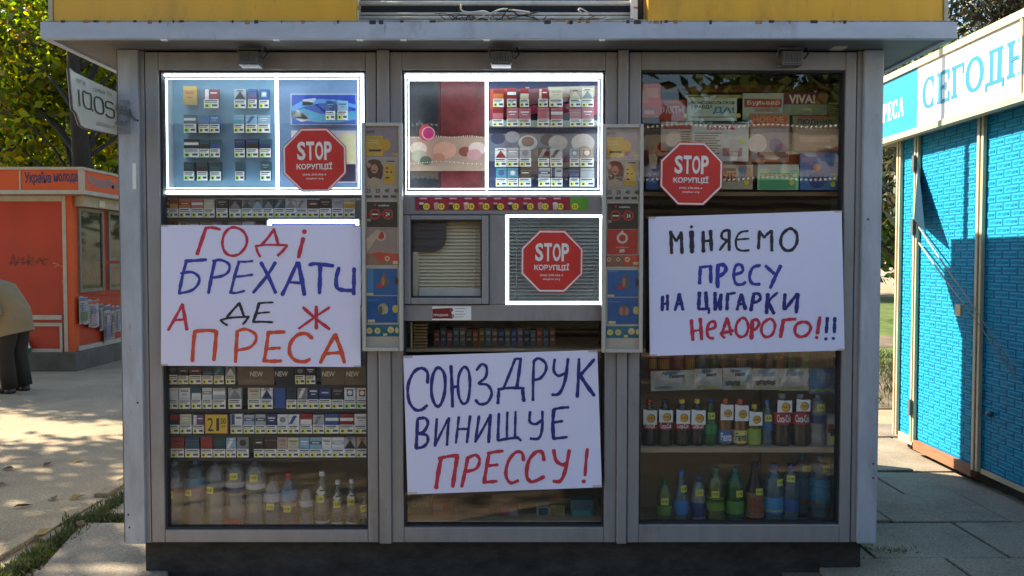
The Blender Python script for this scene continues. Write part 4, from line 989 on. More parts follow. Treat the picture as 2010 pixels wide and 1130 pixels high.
OL_ = (300, 680); SL_ = 2.825; G1 = 'cigarette packs on the racks of the left window'
YP_ = .085
rk = rack('black cigarette rack with brown new arrival strips right under the left protest sheet', 326, 722, 755, YP_)
row([(85, 135, 'dark', 'grey', 'text'), (143, 195, 'dark', 'brown', 'band'), (203, 268, 'brown', 'red', 'band'), (275, 330, 'dark', 'blue', 'split'), (340, 392, 'teal', 'cyan', 'diag'), (405, 455, 'grey', 'white', 'chev'), (790, 842, 'dark', 'grey', 'oval'), (850, 900, 'dark', 'white', 'text')], OL_, SL_, (112, 160, 208), YP_, 'on the topmost rack under the protest sheet', G1, rk)
for (x0, x1, m, tx) in ((470, 672, C(112, 92, 74), (540, 610)), (680, 780, C(34, 36, 50), (678, 748)), (935, 1062, C(104, 88, 72), (940, 1008)), (1064, 1192, C(108, 92, 76), (1074, 1142))):
    f = lambda x: 300 + x / SL_; g = lambda y: 680 + y / SL_
    b = MB(); b.pbox(f(x0), g(112), f(x1), g(212), YP_ - .006, YP_ - .003, m); b.ptext('NEW', f(tx[0]), g(138), f(tx[1]), g(166), YP_ - .0066, WPR, .01); b.build('promotion_strip', rk)
rk = rack('black cigarette rack, second below the left protest sheet, with a solid blue pack', 322, 722, 803, YP_)
row([(78, 138, 'white', 'white', 'text'), (145, 206, 'white', 'grey', 'text'), (215, 268, 'teal', 'white', 'split'), (275, 326, 'white', 'grey', 'band', 'lime'), (333, 402, 'pale grey', 'white', 'band'), (420, 490, 'pale grey', 'grey', 'chev'), (528, 596, 'cream', 'grey', 'text'), (600, 664, 'white', 'navy', 'chev'), (672, 736, 'blue', 'blue', 'plain', 'notag'), (742, 795, 'dark teal', 'dark', 'text'), (802, 858, 'grey', 'white', 'diag'), (862, 918, 'navy', 'white', 'text'), (924, 986, 'navy', 'blue', 'band'), (992, 1056, 'dark', 'grey', 'text'), (1062, 1124, 'white', 'blue', 'pic', 'lime'), (1130, 1190, 'white', 'red', 'pic', 'lime')], OL_, SL_, (224, 293, 345), YP_, 'on the second rack under the protest sheet', G1, rk)
rk = rack('black cigarette rack holding the yellow price card in the left window', 322, 722, 852, YP_)
row([(80, 144, 'red', 'dark', 'split'), (150, 214, 'cream', 'white', 'text'), (222, 282, 'purple', 'white', 'stripe'), (432, 496, 'white', 'blue', 'stripe'), (504, 562, 'pale grey', 'blue', 'band'), (569, 625, 'pale grey', 'navy', 'band'), (630, 686, 'navy', 'white', 'text'), (692, 748, 'white', 'grey', 'oval'), (752, 812, 'white', 'blue', 'diag'), (818, 882, 'red', 'white', 'split'), (888, 950, 'pale grey', 'grey', 'diag'), (956, 1030, 'blue', 'white', 'band'), (1036, 1113, 'red', 'white', 'band'), (1118, 1190, 'white', 'grey', 'text')], OL_, SL_, (376, 435, 482), YP_, 'on the rack with the yellow price card', G1, rk)
b = MB(); YCM = M('yellow price card', (0.72, 0.48, 0.05), .5, 0, .06); b.pbox(402, 813, 447, 851, YP_ - .022, YP_ - .018, C(190, 120, 60)); b.pbox(403.5, 814.5, 445.5, 849.5, YP_ - .0236, YP_ - .0222, YCM)
b.ptext('2', 407, 820, 419, 846, YP_ - .0245, INK, .0); b.ptext('1', 424.5, 820.5, 430, 845.5, YP_ - .0245, INK, .0); b.ptext('50', 433, 820.5, 443, 832, YP_ - .025, INK, .01); b.ptext('грн', 434, 835, 442, 839, YP_ - .0245, INK)
tag(b.build('price_card'), 'large yellow price card reading 21 50 among the cigarette packs', 'price card')
rk = rack('black lowest cigarette rack just above the water bottles', 326, 722, 898, YP_)
row([(100, 172, 'red', 'dark', 'text'), (180, 256, 'navy', 'teal', 'split'), (268, 330, 'red', 'red', 'plain'), (337, 400, 'dark teal', 'teal', 'text'), (407, 460, 'light blue', 'white', 'diag'), (468, 530, 'grey', 'dark', 'oval'), (562, 614, 'dark', 'brown', 'band'), (620, 685, 'brown', 'dark', 'text'), (690, 745, 'beige', 'grey', 'text'), (748, 809, 'cream', 'grey', 'text'), (813, 866, 'light blue', 'white', 'text'), (870, 936, 'light blue', 'teal', 'band'), (938, 990, 'white', 'grey', 'text'), (993, 1060, 'white', 'light blue', 'band'), (1062, 1124, 'pale grey', 'dark', 'chev'), (1130, 1190, 'beige', 'dark', 'chev')], OL_, SL_, (502, 568, 614), YP_, 'on the rack above the water bottles', G1, rk)
# rack between the lit cabinet and the sheet
O1 = (300, 130); S1_ = 3.644
rk = rack('black cigarette rack between the left lit cabinet and the left protest sheet', 318, 720, 428, YP_)
row([(55, 115, 'brown', 'yellow', 'band'), (120, 180, 'red', 'yellow', 'split'), (188, 270, 'orange', 'red', 'band'), (276, 360, 'pink', 'white', 'band'), (366, 440, 'cream', 'white', 'text'), (455, 533, 'dark', 'grey', 'text'), (548, 628, 'dark', 'grey', 'chev'), (636, 708, 'grey', 'teal', 'chev'), (712, 786, 'grey', 'light blue', 'chev'), (790, 862, 'teal', 'grey', 'chev'), (870, 942, 'teal', 'grey', 'diag'), (948, 1022, 'pale grey', 'grey', 'chev'), (1027, 1102, 'pale grey', 'grey', 'diag'), (1108, 1186, 'dark', 'red', 'band'), (1194, 1274, 'dark', 'grey', 'text'), (1282, 1360, 'pale grey', 'grey', 'text'), (1366, 1445, 'cream', 'yellow', 'split')], O1, S1_, (950, 1016, 1080), YP_, 'on the rack above the protest sheet', G1, rk)
rk = rack('black cigarette rack whose packs peep over the top of the left protest sheet', 318, 520, 478, YP_ + .02)
row([(95, 165, 'red', 'dark', 'text'), (185, 255, 'white', 'grey', 'text'), (262, 330, 'light blue', 'white', 'band'), (338, 408, 'pale grey', 'grey', 'text'), (416, 486, 'pale grey', 'light blue', 'text'), (545, 630, 'pale grey', 'grey', 'band'), (640, 722, 'white', 'light blue', 'band')], O1, S1_, (1094, 1190, 1250), YP_ + .02, 'in the row peeping over the sheet', G1, rk)

# left lit cabinet: packs stuck on the board
GL = 'cigarette packs in the left lit cabinet'; YB1 = .150
row([(218, 312, 'yellow', 'orange', 'text', 'notag')], O1, S1_, (146, 276, 276), YB1, 'at top of the left lit cabinet', GL, cabL)
row([(366, 468, 'red', 'white', 'stripe'), (582, 665, 'pale grey', 'dark', 'chev'), (682, 742, 'blue', 'purple', 'split'), (762, 828, 'blue', 'light blue', 'pic')], O1, S1_, (160, 238, 298), YB1, 'after the yellow pack, left lit cabinet', GL, cabL)
row([(222, 308, 'dark', 'white', 'band', 'lime'), (330, 402, 'blue', 'blue', 'plain'), (408, 475, 'blue', 'light blue', 'text'), (580, 650, 'light blue', 'cyan', 'split'), (665, 746, 'light blue', 'blue', 'diag'), (752, 836, 'light blue', 'white', 'text')], O1, S1_, (346, 412, 474), YB1, 'in second row, left lit cabinet', GL, cabL)
row([(222, 328, 'dark', 'white', 'band', 'lime'), (335, 402, 'teal', 'dark', 'split', 'lime'), (410, 478, 'teal', 'blue', 'split', 'lime'), (585, 655, 'navy', 'teal', 'text', 'lime'), (672, 752, 'navy', 'dark', 'split', 'lime'), (765, 842, 'teal', 'navy', 'split', 'lime')], O1, S1_, (520, 588, 650), YB1, 'in third row, left lit cabinet', GL, cabL)
row([(222, 294, 'dark teal', 'teal', 'text', 'lime'), (318, 388, 'dark teal', 'dark', 'split', 'lime'), (412, 486, 'dark teal', 'teal', 'split', 'lime'), (590, 652, 'teal', 'teal', 'plain', 'lime'), (770, 842, 'teal', 'grey', 'text', 'lime')], O1, S1_, (680, 750, 816), YB1, 'in bottom row, left lit cabinet', GL, cabL)
b = MB(); AB = C(30, 62, 165); b.pbox(570, 183, 700, 245, .166, .172, C(150, 165, 185)); b.pbox(573, 186, 698, 243, .1645, .1655, AB)
ad = tag(b.build('advert_board'), 'blue advert with a white wave in the right cell of the left lit cabinet', 'advert')
b = MB(); f = lambda x, y: at(300 + x / S1_, 130 + y / S1_, .1635)
b.poly([f(990, 290), f(1060, 250), f(1200, 232), f(1340, 240), f(1452, 275), f(1452, 300), f(1340, 270), f(1200, 262), f(1080, 290), f(990, 330)], C(90, 150, 215))
b.poly([f(990, 320), f(1080, 300), f(1200, 340), f(1330, 330), f(1452, 318), f(1452, 380), f(1330, 400), f(1180, 400), f(990, 370)], C(70, 150, 185))
b.poly([f(1072, 235), f(1168, 228), f(1140, 280), f(1070, 280)], C(195, 205, 215)); b.poly([f(992, 300), f(1040, 310), f(1130, 385), f(1060, 395), f(992, 360)], C(205, 200, 195)); b.poly([f(1060, 330), f(1090, 340), f(1110, 375), f(1070, 380)], C(205, 165, 110)); b.build('print', ad)
row([(1238, 1302, 'blue', 'light blue', 'text'), (1322, 1392, 'light blue', 'blue', 'text')], O1, S1_, (250, 318, 382), .148, 'on the blue wave advert', GL, cabL)
b = MB(); b.pbox(572, 256, 700, 358, .166, .172, C(190, 180, 190)); b.pbox(665, 262, 698, 320, .164, .1655, C(200, 190, 150)); b.pbox(574, 322, 698, 356, .164, .1655, C(36, 38, 60)); tag(b.build('advert_board'), 'pale and navy advert partly hidden behind the left STOP sticker', 'advert')
# middle lit cabinet
O2 = (700, 130); S2_ = 3.466; GM = 'cigarette packs in the middle lit cabinet'
b = MB(); f = lambda x, y, Y=.178: at(700 + x / S2_, 130 + y / S2_, Y)
b.poly([f(908, 155), f(1030, 150), f(1000, 400), f(908, 395)], C(220, 90, 70)); b.poly([f(1030, 160), f(1640, 130), f(1640, 250), f(1400, 240), f(1060, 270)], C(150, 90, 100)); b.poly([f(908, 300, .1775), f(1100, 270, .1775), f(1640, 245, .1775), f(1640, 330, .1775), f(1250, 320, .1775), f(908, 360, .1775)], C(195, 60, 90))
b.poly([f(1300, 140, .177), f(1620, 132, .177), f(1620, 200, .177), f(1320, 215, .177)], C(205, 190, 180)); b.poly([f(1150, 140, .177), f(1175, 140, .177), f(1165, 260, .177), f(1120, 270, .177)], C(160, 175, 200))
b.pbox(960, 236, 1177, 246, .12, .176, C(150, 165, 150)); tag(b.build('shelf_poster'), 'red and pink poster strip with a curved pale ledge in the middle lit cabinet', 'poster')
row([(930, 1000, 'red', 'orange', 'split'), (1025, 1086, 'red', 'white', 'band'), (1112, 1172, 'red', 'cream', 'split'), (1238, 1300, 'red', 'cream', 'stripe'), (1312, 1402, 'cream', 'beige', 'text'), (1452, 1525, 'beige', 'cream', 'chev'), (1530, 1612, 'cream', 'grey', 'chev')], O2, S2_, (150, 222, 276), .140, 'in top row, middle lit cabinet', GM, cabM)
row([(925, 998, 'red', 'pink', 'split'), (1022, 1100, 'pink', 'white', 'text'), (1105, 1184, 'pink', 'white', 'text'), (1232, 1310, 'pink', 'pink', 'plain'), (1322, 1402, 'pink', 'white', 'band'), (1452, 1528, 'pink', 'beige', 'text'), (1534, 1614, 'pink', 'white', 'text')], O2, S2_, (284, 358, 408), .128, 'in second row, middle lit cabinet', GM, cabM)
row([(942, 1020, 'white', 'red', 'chev'), (1026, 1100, 'pale grey', 'white', 'text'), (1110, 1186, 'pale grey', 'grey', 'oval'), (1236, 1308, 'dark', 'grey', 'diag'), (1318, 1400, 'pale grey', 'dark', 'diag'), (1452, 1514, 'pale grey', 'beige', 'pic'), (1522, 1612, 'beige', 'orange', 'pic')], O2, S2_, (556, 626, 682), .140, 'in third row, middle lit cabinet', GM, cabM)
row([(948, 1020, 'cyan', 'blue', 'oval'), (1027, 1098, 'cyan', 'light blue', 'pic'), (1107, 1186, 'dark', 'brown', 'band'), (1238, 1316, 'pale grey', 'navy', 'band'), (1323, 1400, 'pale grey', 'navy', 'stripe'), (1450, 1514, 'navy', 'blue', 'split'), (1524, 1616, 'pale grey', 'light blue', 'text')], O2, S2_, (690, 760, 816), .140, 'in bottom row, middle lit cabinet', GM, cabM)

# ============================================================ BOTTLES
CAPS = {'red': C(170, 30, 34), 'black': C(30, 26, 26), 'yellow': C(215, 185, 50), 'blue': C(36, 50, 120), 'green': C(30, 100, 60), 'orange': C(210, 90, 40), 'white': C(200, 205, 205), 'grey': C(120, 124, 128), 'light blue': C(50, 110, 175)}
CLEAR = bottle_mat('clear pet bottle', (.82, .89, .92), (.40, .50, .54), .55)
CLEARL = bottle_mat('thin clear pet', (.95, .95, .95), (.55, .55, .55), .03)
BLUEP = bottle_mat('bluish pet bottle', (.52, .80, .94), (.10, .32, .50), .3)
GREENP = bottle_mat('green pet bottle', (.16, .62, .22), (.02, .20, .05), .3)
LIMEP = bottle_mat('lime pet bottle', (.74, .84, .36), (.30, .40, .10), .3)
TEALP = bottle_mat('pale green glass bottle', (.76, .88, .85), (.30, .42, .42), .4)
COLA = M('dark cola drink', (0.016, 0.006, 0.005), .3, 0, .2, spec=.25)
ORNG = M('orange drink', (0.44, 0.15, 0.02), .15, 0, .1)
AMB = M('brown glass bottle', (0.022, 0.008, 0.005), .15, 0, .2, spec=.3)
def cyl_quad(b, c, r, z0, z1, a0, a1, mat, n=6, bulge=None):
    vs, fs = [], []
    for i in range(n + 1):
        a = a0 + (a1 - a0) * i / n
        for z in (z0, z1): vs.append((c.x + r * math.sin(a), c.y - r * math.cos(a), c.z + z))
    for i in range(n): fs.append((2 * i, 2 * i + 2, 2 * i + 3, 2 * i + 1))
    b.add(vs, fs, mat, True)
def cyl_text(b, body, c, r, z0, z1, a0, a1, mat, bold=.02):
    vs, fs = glyphs(body, bold)
    b.add([(c.x + r * math.sin(a0 + (a1 - a0) * u), c.y - r * math.cos(a0 + (a1 - a0) * u), c.z + z0 + (z1 - z0) * v) for u, v in vs], fs, mat)
PROF = {'pet': [(.90, 0), (1, .03), (1, .18), (.96, .21), (1, .24), (1, .58), (.97, .66), (.87, .75), (.62, .83), (.37, .885), (.33, .93)],
        'big': [(.85, 0), (1, .03), (1, .30), (.94, .34), (1, .38), (1, .71), (.97, .78), (.86, .84), (.56, .905), (.28, .935), (.26, .955)],
        'coke': [(.86, 0), (.98, .04), (1, .20), (.93, .34), (.97, .44), (1, .58), (.93, .68), (.70, .79), (.42, .88), (.34, .92), (.33, .95)],
        'beer': [(.96, 0), (1, .02), (1, .50), (.95, .57), (.75, .65), (.50, .75), (.38, .85), (.36, .93)],
        'slim': [(.92, 0), (1, .03), (1, .42), (.92, .50), (.84, .58), (.62, .70), (.40, .85), (.33, .95)]}
def bottle(px, top, bot, wid, Y, kind, mat, cap, label, group, wrap=None, liquid=None, tagp=None, card=None, txt=None, fill=.86):
    """px, top, bot, wid in photo pixels; Y is the bottle axis; wrap (z0, z1, mat) as fractions of the height"""
    c = at(px, bot, Y); tp = at(px, top, Y); H = tp.z - c.z; s = (at(px + 10, bot, Y).x - at(px, bot, Y).x) / 10; r = wid / 2 * s
    t = empty('bottle', tuple(c), label, 'bottle', group)
    prof = [(k * r, z * H) for k, z in PROF[kind]]
    if liquid and mat is CLEAR: mat = CLEARL
    b = MB(); b.lathe(prof, c, mat, 20); b.build('body', t)
    rc = prof[-1][0]
    b = MB(); z = prof[-1][1]; b.lathe([(rc * 1.12, z - .035 * H), (rc * 1.15, z - .03 * H), (rc * 1.15, H * .995), (rc * 1.0, H)], c, CAPS[cap], 14); b.build('cap', t)
    def rad(z):
        for (r0, z0), (r1, z1) in zip(PROF[kind], PROF[kind][1:]):
            if z0 <= z <= z1: return (r0 + (r1 - r0) * (z - z0) / max(1e-6, z1 - z0)) * r
        return PROF[kind][-1][0] * r
    if liquid:
        b = MB(); pr = [(k * r * .965, zz * H + .002) for k, zz in PROF[kind] if zz < fill]; pr.append((rad(fill) * .965, fill * H)); b.lathe(pr, c, liquid, 18); b.build('drink', t)
    if wrap:
        for wi, wv in enumerate(wrap if isinstance(wrap, list) else [wrap]):
            z0, z1, m = wv[:3]; b = MB(); k = 5; b.lathe([(rad(z0 + (z1 - z0) * i / k) * 1.02 + .0004, (z0 + (z1 - z0) * i / k) * H) for i in range(k + 1)], c, m, 20, False); lo = b.build('label_wrap', t)
            if len(wv) > 3:
                b = MB(); zm = (z0 + z1) / 2; hh = (z1 - z0) * .32
                cyl_text(b, wv[3], c, max(rad(z0), rad(zm), rad(z1)) * 1.03 + .0008, (zm - hh) * H, (zm + hh) * H, -.8, .8, wv[4] if len(wv) > 4 else WPR)
                b.build('print', lo)
    if tagp:
        z0, u = tagp; b = MB(); rr_ = max(rad(z0), rad(z0 + .03), rad(min(z0 + .09, .93))) * 1.05 + .001; hw = 7.6 * s / rr_
        a = math.asin(max(-.8, min(.8, u))); hz = 13 * s
        cyl_quad(b, c, rr_, z0 * H, z0 * H + hz, a - hw, a + hw, M('yellow tag', (0.62, 0.62, 0.10), .5, 0, .08)); cyl_text(b, '%d' % _tr.choice([12, 15, 17, 19, 21]) + '.' + _tr.choice(['50', '00', '90']), c, rr_ + .0006, z0 * H + hz * .3, z0 * H + hz * .7, a - hw * .7, a + hw * .7, INK)
        b.build('price_tag', t)
    if card:
        z0, hz, wd = card; w = wd * s / 2; y = c.y - r * 1.04; zc = c.z + z0 * H; h = hz * s; b = MB()
        P = [Vector((c.x - w, y, zc)), Vector((c.x + w, y, zc)), Vector((c.x + w * .97, y - .002, zc + h)), Vector((c.x + w * .3, y + .002, zc + h * .98)), Vector((c.x - w * .3, y + .002, zc + h * .98)), Vector((c.x - w, y - .002, zc + h * 1.08))]
        b.plate(P, Vector((0, .0012, 0)), WPR); cc = Vector((c.x + w * .12, y - .0035, zc + h * .45)); b.disc(cc, w * .62, (1, 0, 0), (0, 0, 1), C(60, 50, 50), 18); b.disc(cc + Vector((-w * .06, -.0006, 0)), w * .55, (1, 0, 0), (0, 0, 1), C(220, 170, 50), 18)
        b.text('14.50', cc + Vector((-w * .4, -.0012, -h * .08)), (w * .7, 0, 0), (0, 0, h * .18), INK, .02); b.build('neck_card', t)
    return t
GB = 'bottles of water on the floor of the left window'
f = lambda x: 300 + x / SL_; g = lambda y: 680 + y / SL_
PKB, BLW = C(120, 70, 90), C(60, 120, 150); GRD, VIO, LAB, WLB = C(28, 70, 60), C(40, 40, 90), C(150, 160, 175), C(175, 182, 185)
YBT = .16
bw = lambda x0, x1: (f((x0 + x1) / 2), (x1 - x0) / SL_)
for (x0, x1, top, kind, mat, cap, lab, wrap, tg) in (
    (75, 178, 630, 'big', BLUEP, 'light blue', 'large bluish water bottle with pink and blue label, leftmost in the left window', [(.62, .70, BLW), (.53, .62, PKB)], (.475, -.2)),
    (182, 298, 622, 'big', BLUEP, 'light blue', 'large bluish water bottle, second from left in the left window, pink band on its label', [(.60, .74, BLW), (.56, .62, C(170, 110, 125))], (.50, -.35)),
    (300, 406, 628, 'big', CLEAR, 'blue', 'large clear water bottle, third from left in the left window, tag below a pink label', [(.58, .72, C(70, 100, 110)), (.55, .60, PKB)], (.54, -.3)),
    (410, 516, 616, 'big', CLEAR, 'blue', 'large clear water bottle with violet and white label in the left window', [(.52, .60, VIO), (.60, .67, LAB)], (.72, .1)),
    (520, 626, 616, 'big', CLEAR, 'blue', 'large clear water bottle with green and white label in the left window', [(.52, .58, GRD), (.58, .65, WLB)], (.70, .1)),
    (618, 714, 712, 'pet', CLEAR, 'black', 'medium clear water bottle with black cap and green banded label', [(.46, .52, GRD), (.52, .68, LAB)], (.38, 0)),
    (712, 802, 696, 'pet', BLUEP, 'red', 'bluish water bottle with red cap in the left window', [(.40, .48, C(150, 120, 130)), (.50, .70, C(60, 120, 160))], (.32, 0)),
    (814, 892, 762, 'pet', CLEAR, 'black', 'small clear water bottle with black cap right of the red capped one', [(.40, .50, GRD), (.52, .64, LAB)], None),
    (900, 982, 690, 'slim', TEALP, 'white', 'tallest pale glass bottle with white diamond label in the left window', [(.16, .26, C(40, 70, 80)), (.11, .15, WLB)], (.48, -.1)),
    (992, 1062, 740, 'slim', TEALP, 'white', 'pale glass bottle with white diamond label, between two taller ones', [(.16, .28, C(40, 70, 80)), (.11, .15, WLB)], (.46, 0)),
    (1070, 1140, 735, 'slim', TEALP, 'white', 'pale glass bottle with white diamond label beside the short end bottle', [(.16, .28, C(40, 70, 80)), (.11, .15, WLB)], (.50, 0)),
    (1148, 1200, 830, 'slim', TEALP, 'grey', 'short pale glass bottle at the right end of the left window', [(.16, .30, C(50, 70, 80))], (.55, 0))):
    cx_, w_ = bw(x0, x1)
    t = bottle(cx_, g(top), 1035, w_, YBT, kind, mat, cap, lab, GB, wrap, None, tg)
    if kind == 'slim':
        c = at(cx_, 1035, YBT); H = at(cx_, g(top), YBT).z - c.z; r = w_ * .0011; y = c.y - r * .98
        b = MB(); b.poly([(c.x - r * .62, y, c.z + H * .66), (c.x, y, c.z + H * .54), (c.x + r * .62, y, c.z + H * .66), (c.x, y, c.z + H * .78)], C(190, 195, 195)); b.prect(cx_ - w_ * .2, g(top) + (1035 - g(top)) * .33, cx_ + w_ * .2, g(top) + (1035 - g(top)) * .36, y - .0008, C(40, 70, 80)); b.build('diamond_label', t)
b = MB(); c = at(457, 1036, .11); c.z = ZB + .031
for k in range(9): b.lathe([(.001, 0), (.013, .005), (.017, .014), (.012, .024), (.001, .028)], (c.x - .024 + .012 * (k % 5), c.y + .008 * (k % 2), c.z + .001 + .007 * (k % 3)), CAPS['red'], 8)
tag(b.build('sweet_packet'), 'small crumpled red packet lying in front of the water bottles', 'packet')

f = lambda x: 1230 + x / 2.826; g = lambda y: 680 + y / 2.826; SR_ = 2.826
bw = lambda x0, x1: (f((x0 + x1) / 2), (x1 - x0) / SR_)
GR1 = 'soft drink bottles on the upper shelf of the right window'
CRED = C(165, 28, 36)
cards = ((85, 160, 345, 425), (180, 255, 345, 412), (270, 345, 345, 420), (350, 428, 345, 425), None, (512, 582, 315, 400), (590, 665, 318, 405), (670, 742, 355, 430), None, (820, 900, 290, 355), (932, 1008, 285, 350), None)
ups = ((84, 162, 290, 'coke', CLEAR, 'red', 'cola bottle with red cap, leftmost on the drinks shelf', [(.40, .56, CRED, 'Coca-Cola')], COLA, None),
 (168, 252, 292, 'coke', CLEAR, 'black', 'cola bottle with black cap on the drinks shelf', [(.40, .56, CRED, 'Coca-Cola')], COLA, None),
 (262, 346, 292, 'coke', CLEAR, 'yellow', 'cola bottle with yellow cap beside the black capped one', [(.40, .56, CRED, 'Coca-Cola')], COLA, None),
 (350, 428, 292, 'coke', CLEAR, 'yellow', 'cola bottle with yellow cap beside the green bottle', [(.40, .56, CRED, 'Coca-Cola')], COLA, None),
 (425, 500, 288, 'slim', GREENP, 'blue', 'green bottle with blue cap among the cola bottles', [(.30, .50, C(30, 120, 60))], None, (.60, 0)),
 (506, 584, 290, 'pet', CLEAR, 'orange', 'orange drink bottle with blue label on the drinks shelf', [(.12, .38, C(70, 110, 160), 'Fanta')], ORNG, None),
 (586, 666, 290, 'pet', CLEAR, 'orange', 'orange drink bottle with yellow label on the drinks shelf', [(.12, .38, C(205, 190, 110), 'Fanta', C(30, 90, 80))], ORNG, None),
 (666, 742, 320, 'pet', LIMEP, 'yellow', 'pale lime drink bottle with yellow cap on the drinks shelf', [(.10, .46, C(140, 160, 70))], None, None),
 (746, 808, 295, 'pet', BLUEP, 'light blue', 'slim clear bottle with light blue cap beside the lime bottle', [(.38, .56, C(50, 90, 140))], None, (.57, 0)),
 (808, 908, 262, 'coke', CLEAR, 'grey', 'large cola bottle, left of the two with broad red label', [(.46, .68, CRED, 'Coca-Cola')], COLA, None),
 (910, 1010, 262, 'coke', CLEAR, 'grey', 'large cola bottle, right of the two with broad red label', [(.46, .68, CRED, 'Coca-Cola')], COLA, None),
 (1010, 1104, 266, 'big', CLEAR, 'grey', 'large clear water bottle beside the white carton on the drinks shelf', [(.48, .64, C(40, 60, 100))], None, (.72, 0)))
for (x0, x1, top, kind, mat, cap, lab, wrap, liq, tg), cd in zip(ups, cards):
    cx_, w_ = bw(x0, x1); bot = 878.5; H_ = bot - g(top)
    card = None
    if cd: card = ((bot - g(cd[3])) / H_, (cd[3] - cd[2]) / SR_, (cd[1] - cd[0]) / SR_)
    bottle(cx_, g(top), bot, w_, .135, kind, mat, cap, lab, GR1, wrap, liq, tg, card)
b = MB(); b.pbox(f(1112), g(400), f(1172), 878, .12, .18, C(190, 185, 180)); b.hexa([tuple(at(f(1112), g(400), .12)), tuple(at(f(1172), g(400), .12)), tuple(at(f(1172), g(400), .12) + Vector((0, .06, 0))), tuple(at(f(1112), g(400), .12) + Vector((0, .06, 0)))], [tuple(at(f(1112), g(372), .148)), tuple(at(f(1172), g(372), .148)), tuple(at(f(1172), g(372), .148) + Vector((0, .006, 0))), tuple(at(f(1112), g(372), .148) + Vector((0, .006, 0)))], C(190, 185, 180))
b.prect(f(1116), g(480), f(1150), g(430), .1195, C(150, 60, 60)); b.prect(f(1130), g(495), f(1162), g(455), .119, C(40, 50, 40)); b.prect(f(1130), g(540), f(1165), g(500), .119, TAGY)
tag(b.build('juice_carton'), 'white drink carton with gable top at the right end of the drinks shelf', 'carton')
GR2 = 'bottles standing on the floor of the right window'
lows = ((165, 250, 735, 'pet', LIMEP, 'green', 'smallest pale green bottle with green cap, leftmost on the right window floor', [(.22, .42, C(90, 130, 60))], (.46, -.1), .15),
 (258, 342, 690, 'slim', BLUEP, 'light blue', 'blue tinted bottle with light blue cap on the right window floor', [(.20, .46, C(36, 110, 170))], (.62, .4), .15),
 (356, 434, 720, 'pet', CLEAR, 'blue', 'clear bottle with navy cap and navy label on the right window floor', [(.16, .46, C(30, 48, 100))], (.62, 0), .15),
 (440, 540, 668, 'pet', LIMEP, 'green', 'yellow green bottle with green cap and dark green label on the right window floor', [(.26, .48, C(100, 130, 50)), (.40, .46, C(30, 60, 40))], (.50, -.2), .15),
 (546, 648, 665, 'pet', GREENP, 'green', 'bright green bottle with green cap left of the brown bottle', [(.20, .42, C(80, 130, 60))], (.50, .3), .15),
 (658, 758, 635, 'beer', AMB, 'black', 'dark brown kvass bottle with tan label on the right window floor', [(.12, .52, C(120, 92, 66), 'КВАС', C(130, 40, 36))], (.49, .25), .15),
 (760, 864, 648, 'pet', BLUEP, 'blue', 'water bottle with navy cap and pale blue label right of the brown bottle', [(.20, .46, C(60, 130, 175)), (.20, .26, C(150, 170, 90))], (.66, .45), .15),
 (862, 952, 648, 'pet', BLUEP, 'blue', 'water bottle with navy cap and darker blue label, last with a navy cap', [(.22, .42, C(40, 80, 140))], (.72, -.3), .15),
 (925, 1022, 596, 'big', BLUEP, 'light blue', 'large water bottle standing behind the navy capped ones', [(.30, .62, C(60, 100, 130)), (.22, .30, C(130, 80, 60))], (.74, .1), .27),
 (1016, 1128, 606, 'big', BLUEP, 'light blue', 'largest water bottle with turquoise label, rightmost on the right window floor', [(.32, .66, C(40, 130, 160)), (.40, .43, C(150, 190, 200)), (.55, .58, C(150, 190, 200))], (.78, .2), .2))
for (x0, x1, top, kind, mat, cap, lab, wrap, tg, Yb) in lows:
    cx_, w_ = bw(x0, x1)
    bottle(cx_, g(top), 506 + 520 * 3.78 / (3.63 + Yb), w_, Yb, kind, mat, cap, lab, GR2, wrap, None, tg)
# cans
cans = ((118, 164, 'red', (170, 40, 42), (215, 170, 60)), (170, 240, 'red', (175, 42, 44), (205, 150, 70)), (242, 314, 'pink', (185, 70, 80), (150, 90, 80)), (318, 378, 'red and yellow', (150, 60, 40), (205, 170, 50)), (385, 440, 'grey', (110, 120, 120), (90, 130, 150)), (455, 506, 'dark green', (34, 70, 50), (60, 110, 70)), (514, 560, 'bronze', (130, 100, 70), (110, 80, 50)), (598, 660, 'copper', (120, 84, 64), (180, 140, 90)), (704, 748, 'straw yellow', (170, 140, 80), (140, 60, 50)), (768, 808, 'plum', (110, 60, 84), (160, 130, 80)), (820, 876, 'ochre', (130, 96, 44), (160, 120, 50)), (888, 940, 'green', (60, 110, 60), (90, 140, 80)), (966, 1020, 'light green', (90, 130, 80), (140, 160, 110)))
for i, (x0, x1, nm, c1, c2) in enumerate(cans):
    cx_, w_ = bw(x0, x1); Yc = .24; c = at(cx_, 747, Yc); s = .00236; r = w_ / 2 * s; H = .165 if i not in (7, 12) else .17
    t = empty('drink_can', tuple(c), '%s drink can, %s from left in the row under the protest sheet' % (nm, ORD[i]), 'drink can', 'drink cans under the right protest sheet')
    b = MB(); b.lathe([(r * .8, 0), (r, .008), (r, H * .90), (r * .82, H)], c, C(*c1), 18); b.build('body', t)
    b = MB(); cyl_quad(b, c, r * 1.01, H * .35, H * .62, -1.1, 1.1, C(*c2)); cyl_quad(b, c, r * 1.013, H * .12, H * .22, -.6, .5, WPR); b.build('print', t)
    b = MB(); b.lathe([(r * .80, H + .0003), (r * .82, H + .003), (r * .7, H + .0035)], c, M('can lid', (.5, .5, .5), .3, .8, .05), 16); b.build('lid', t)
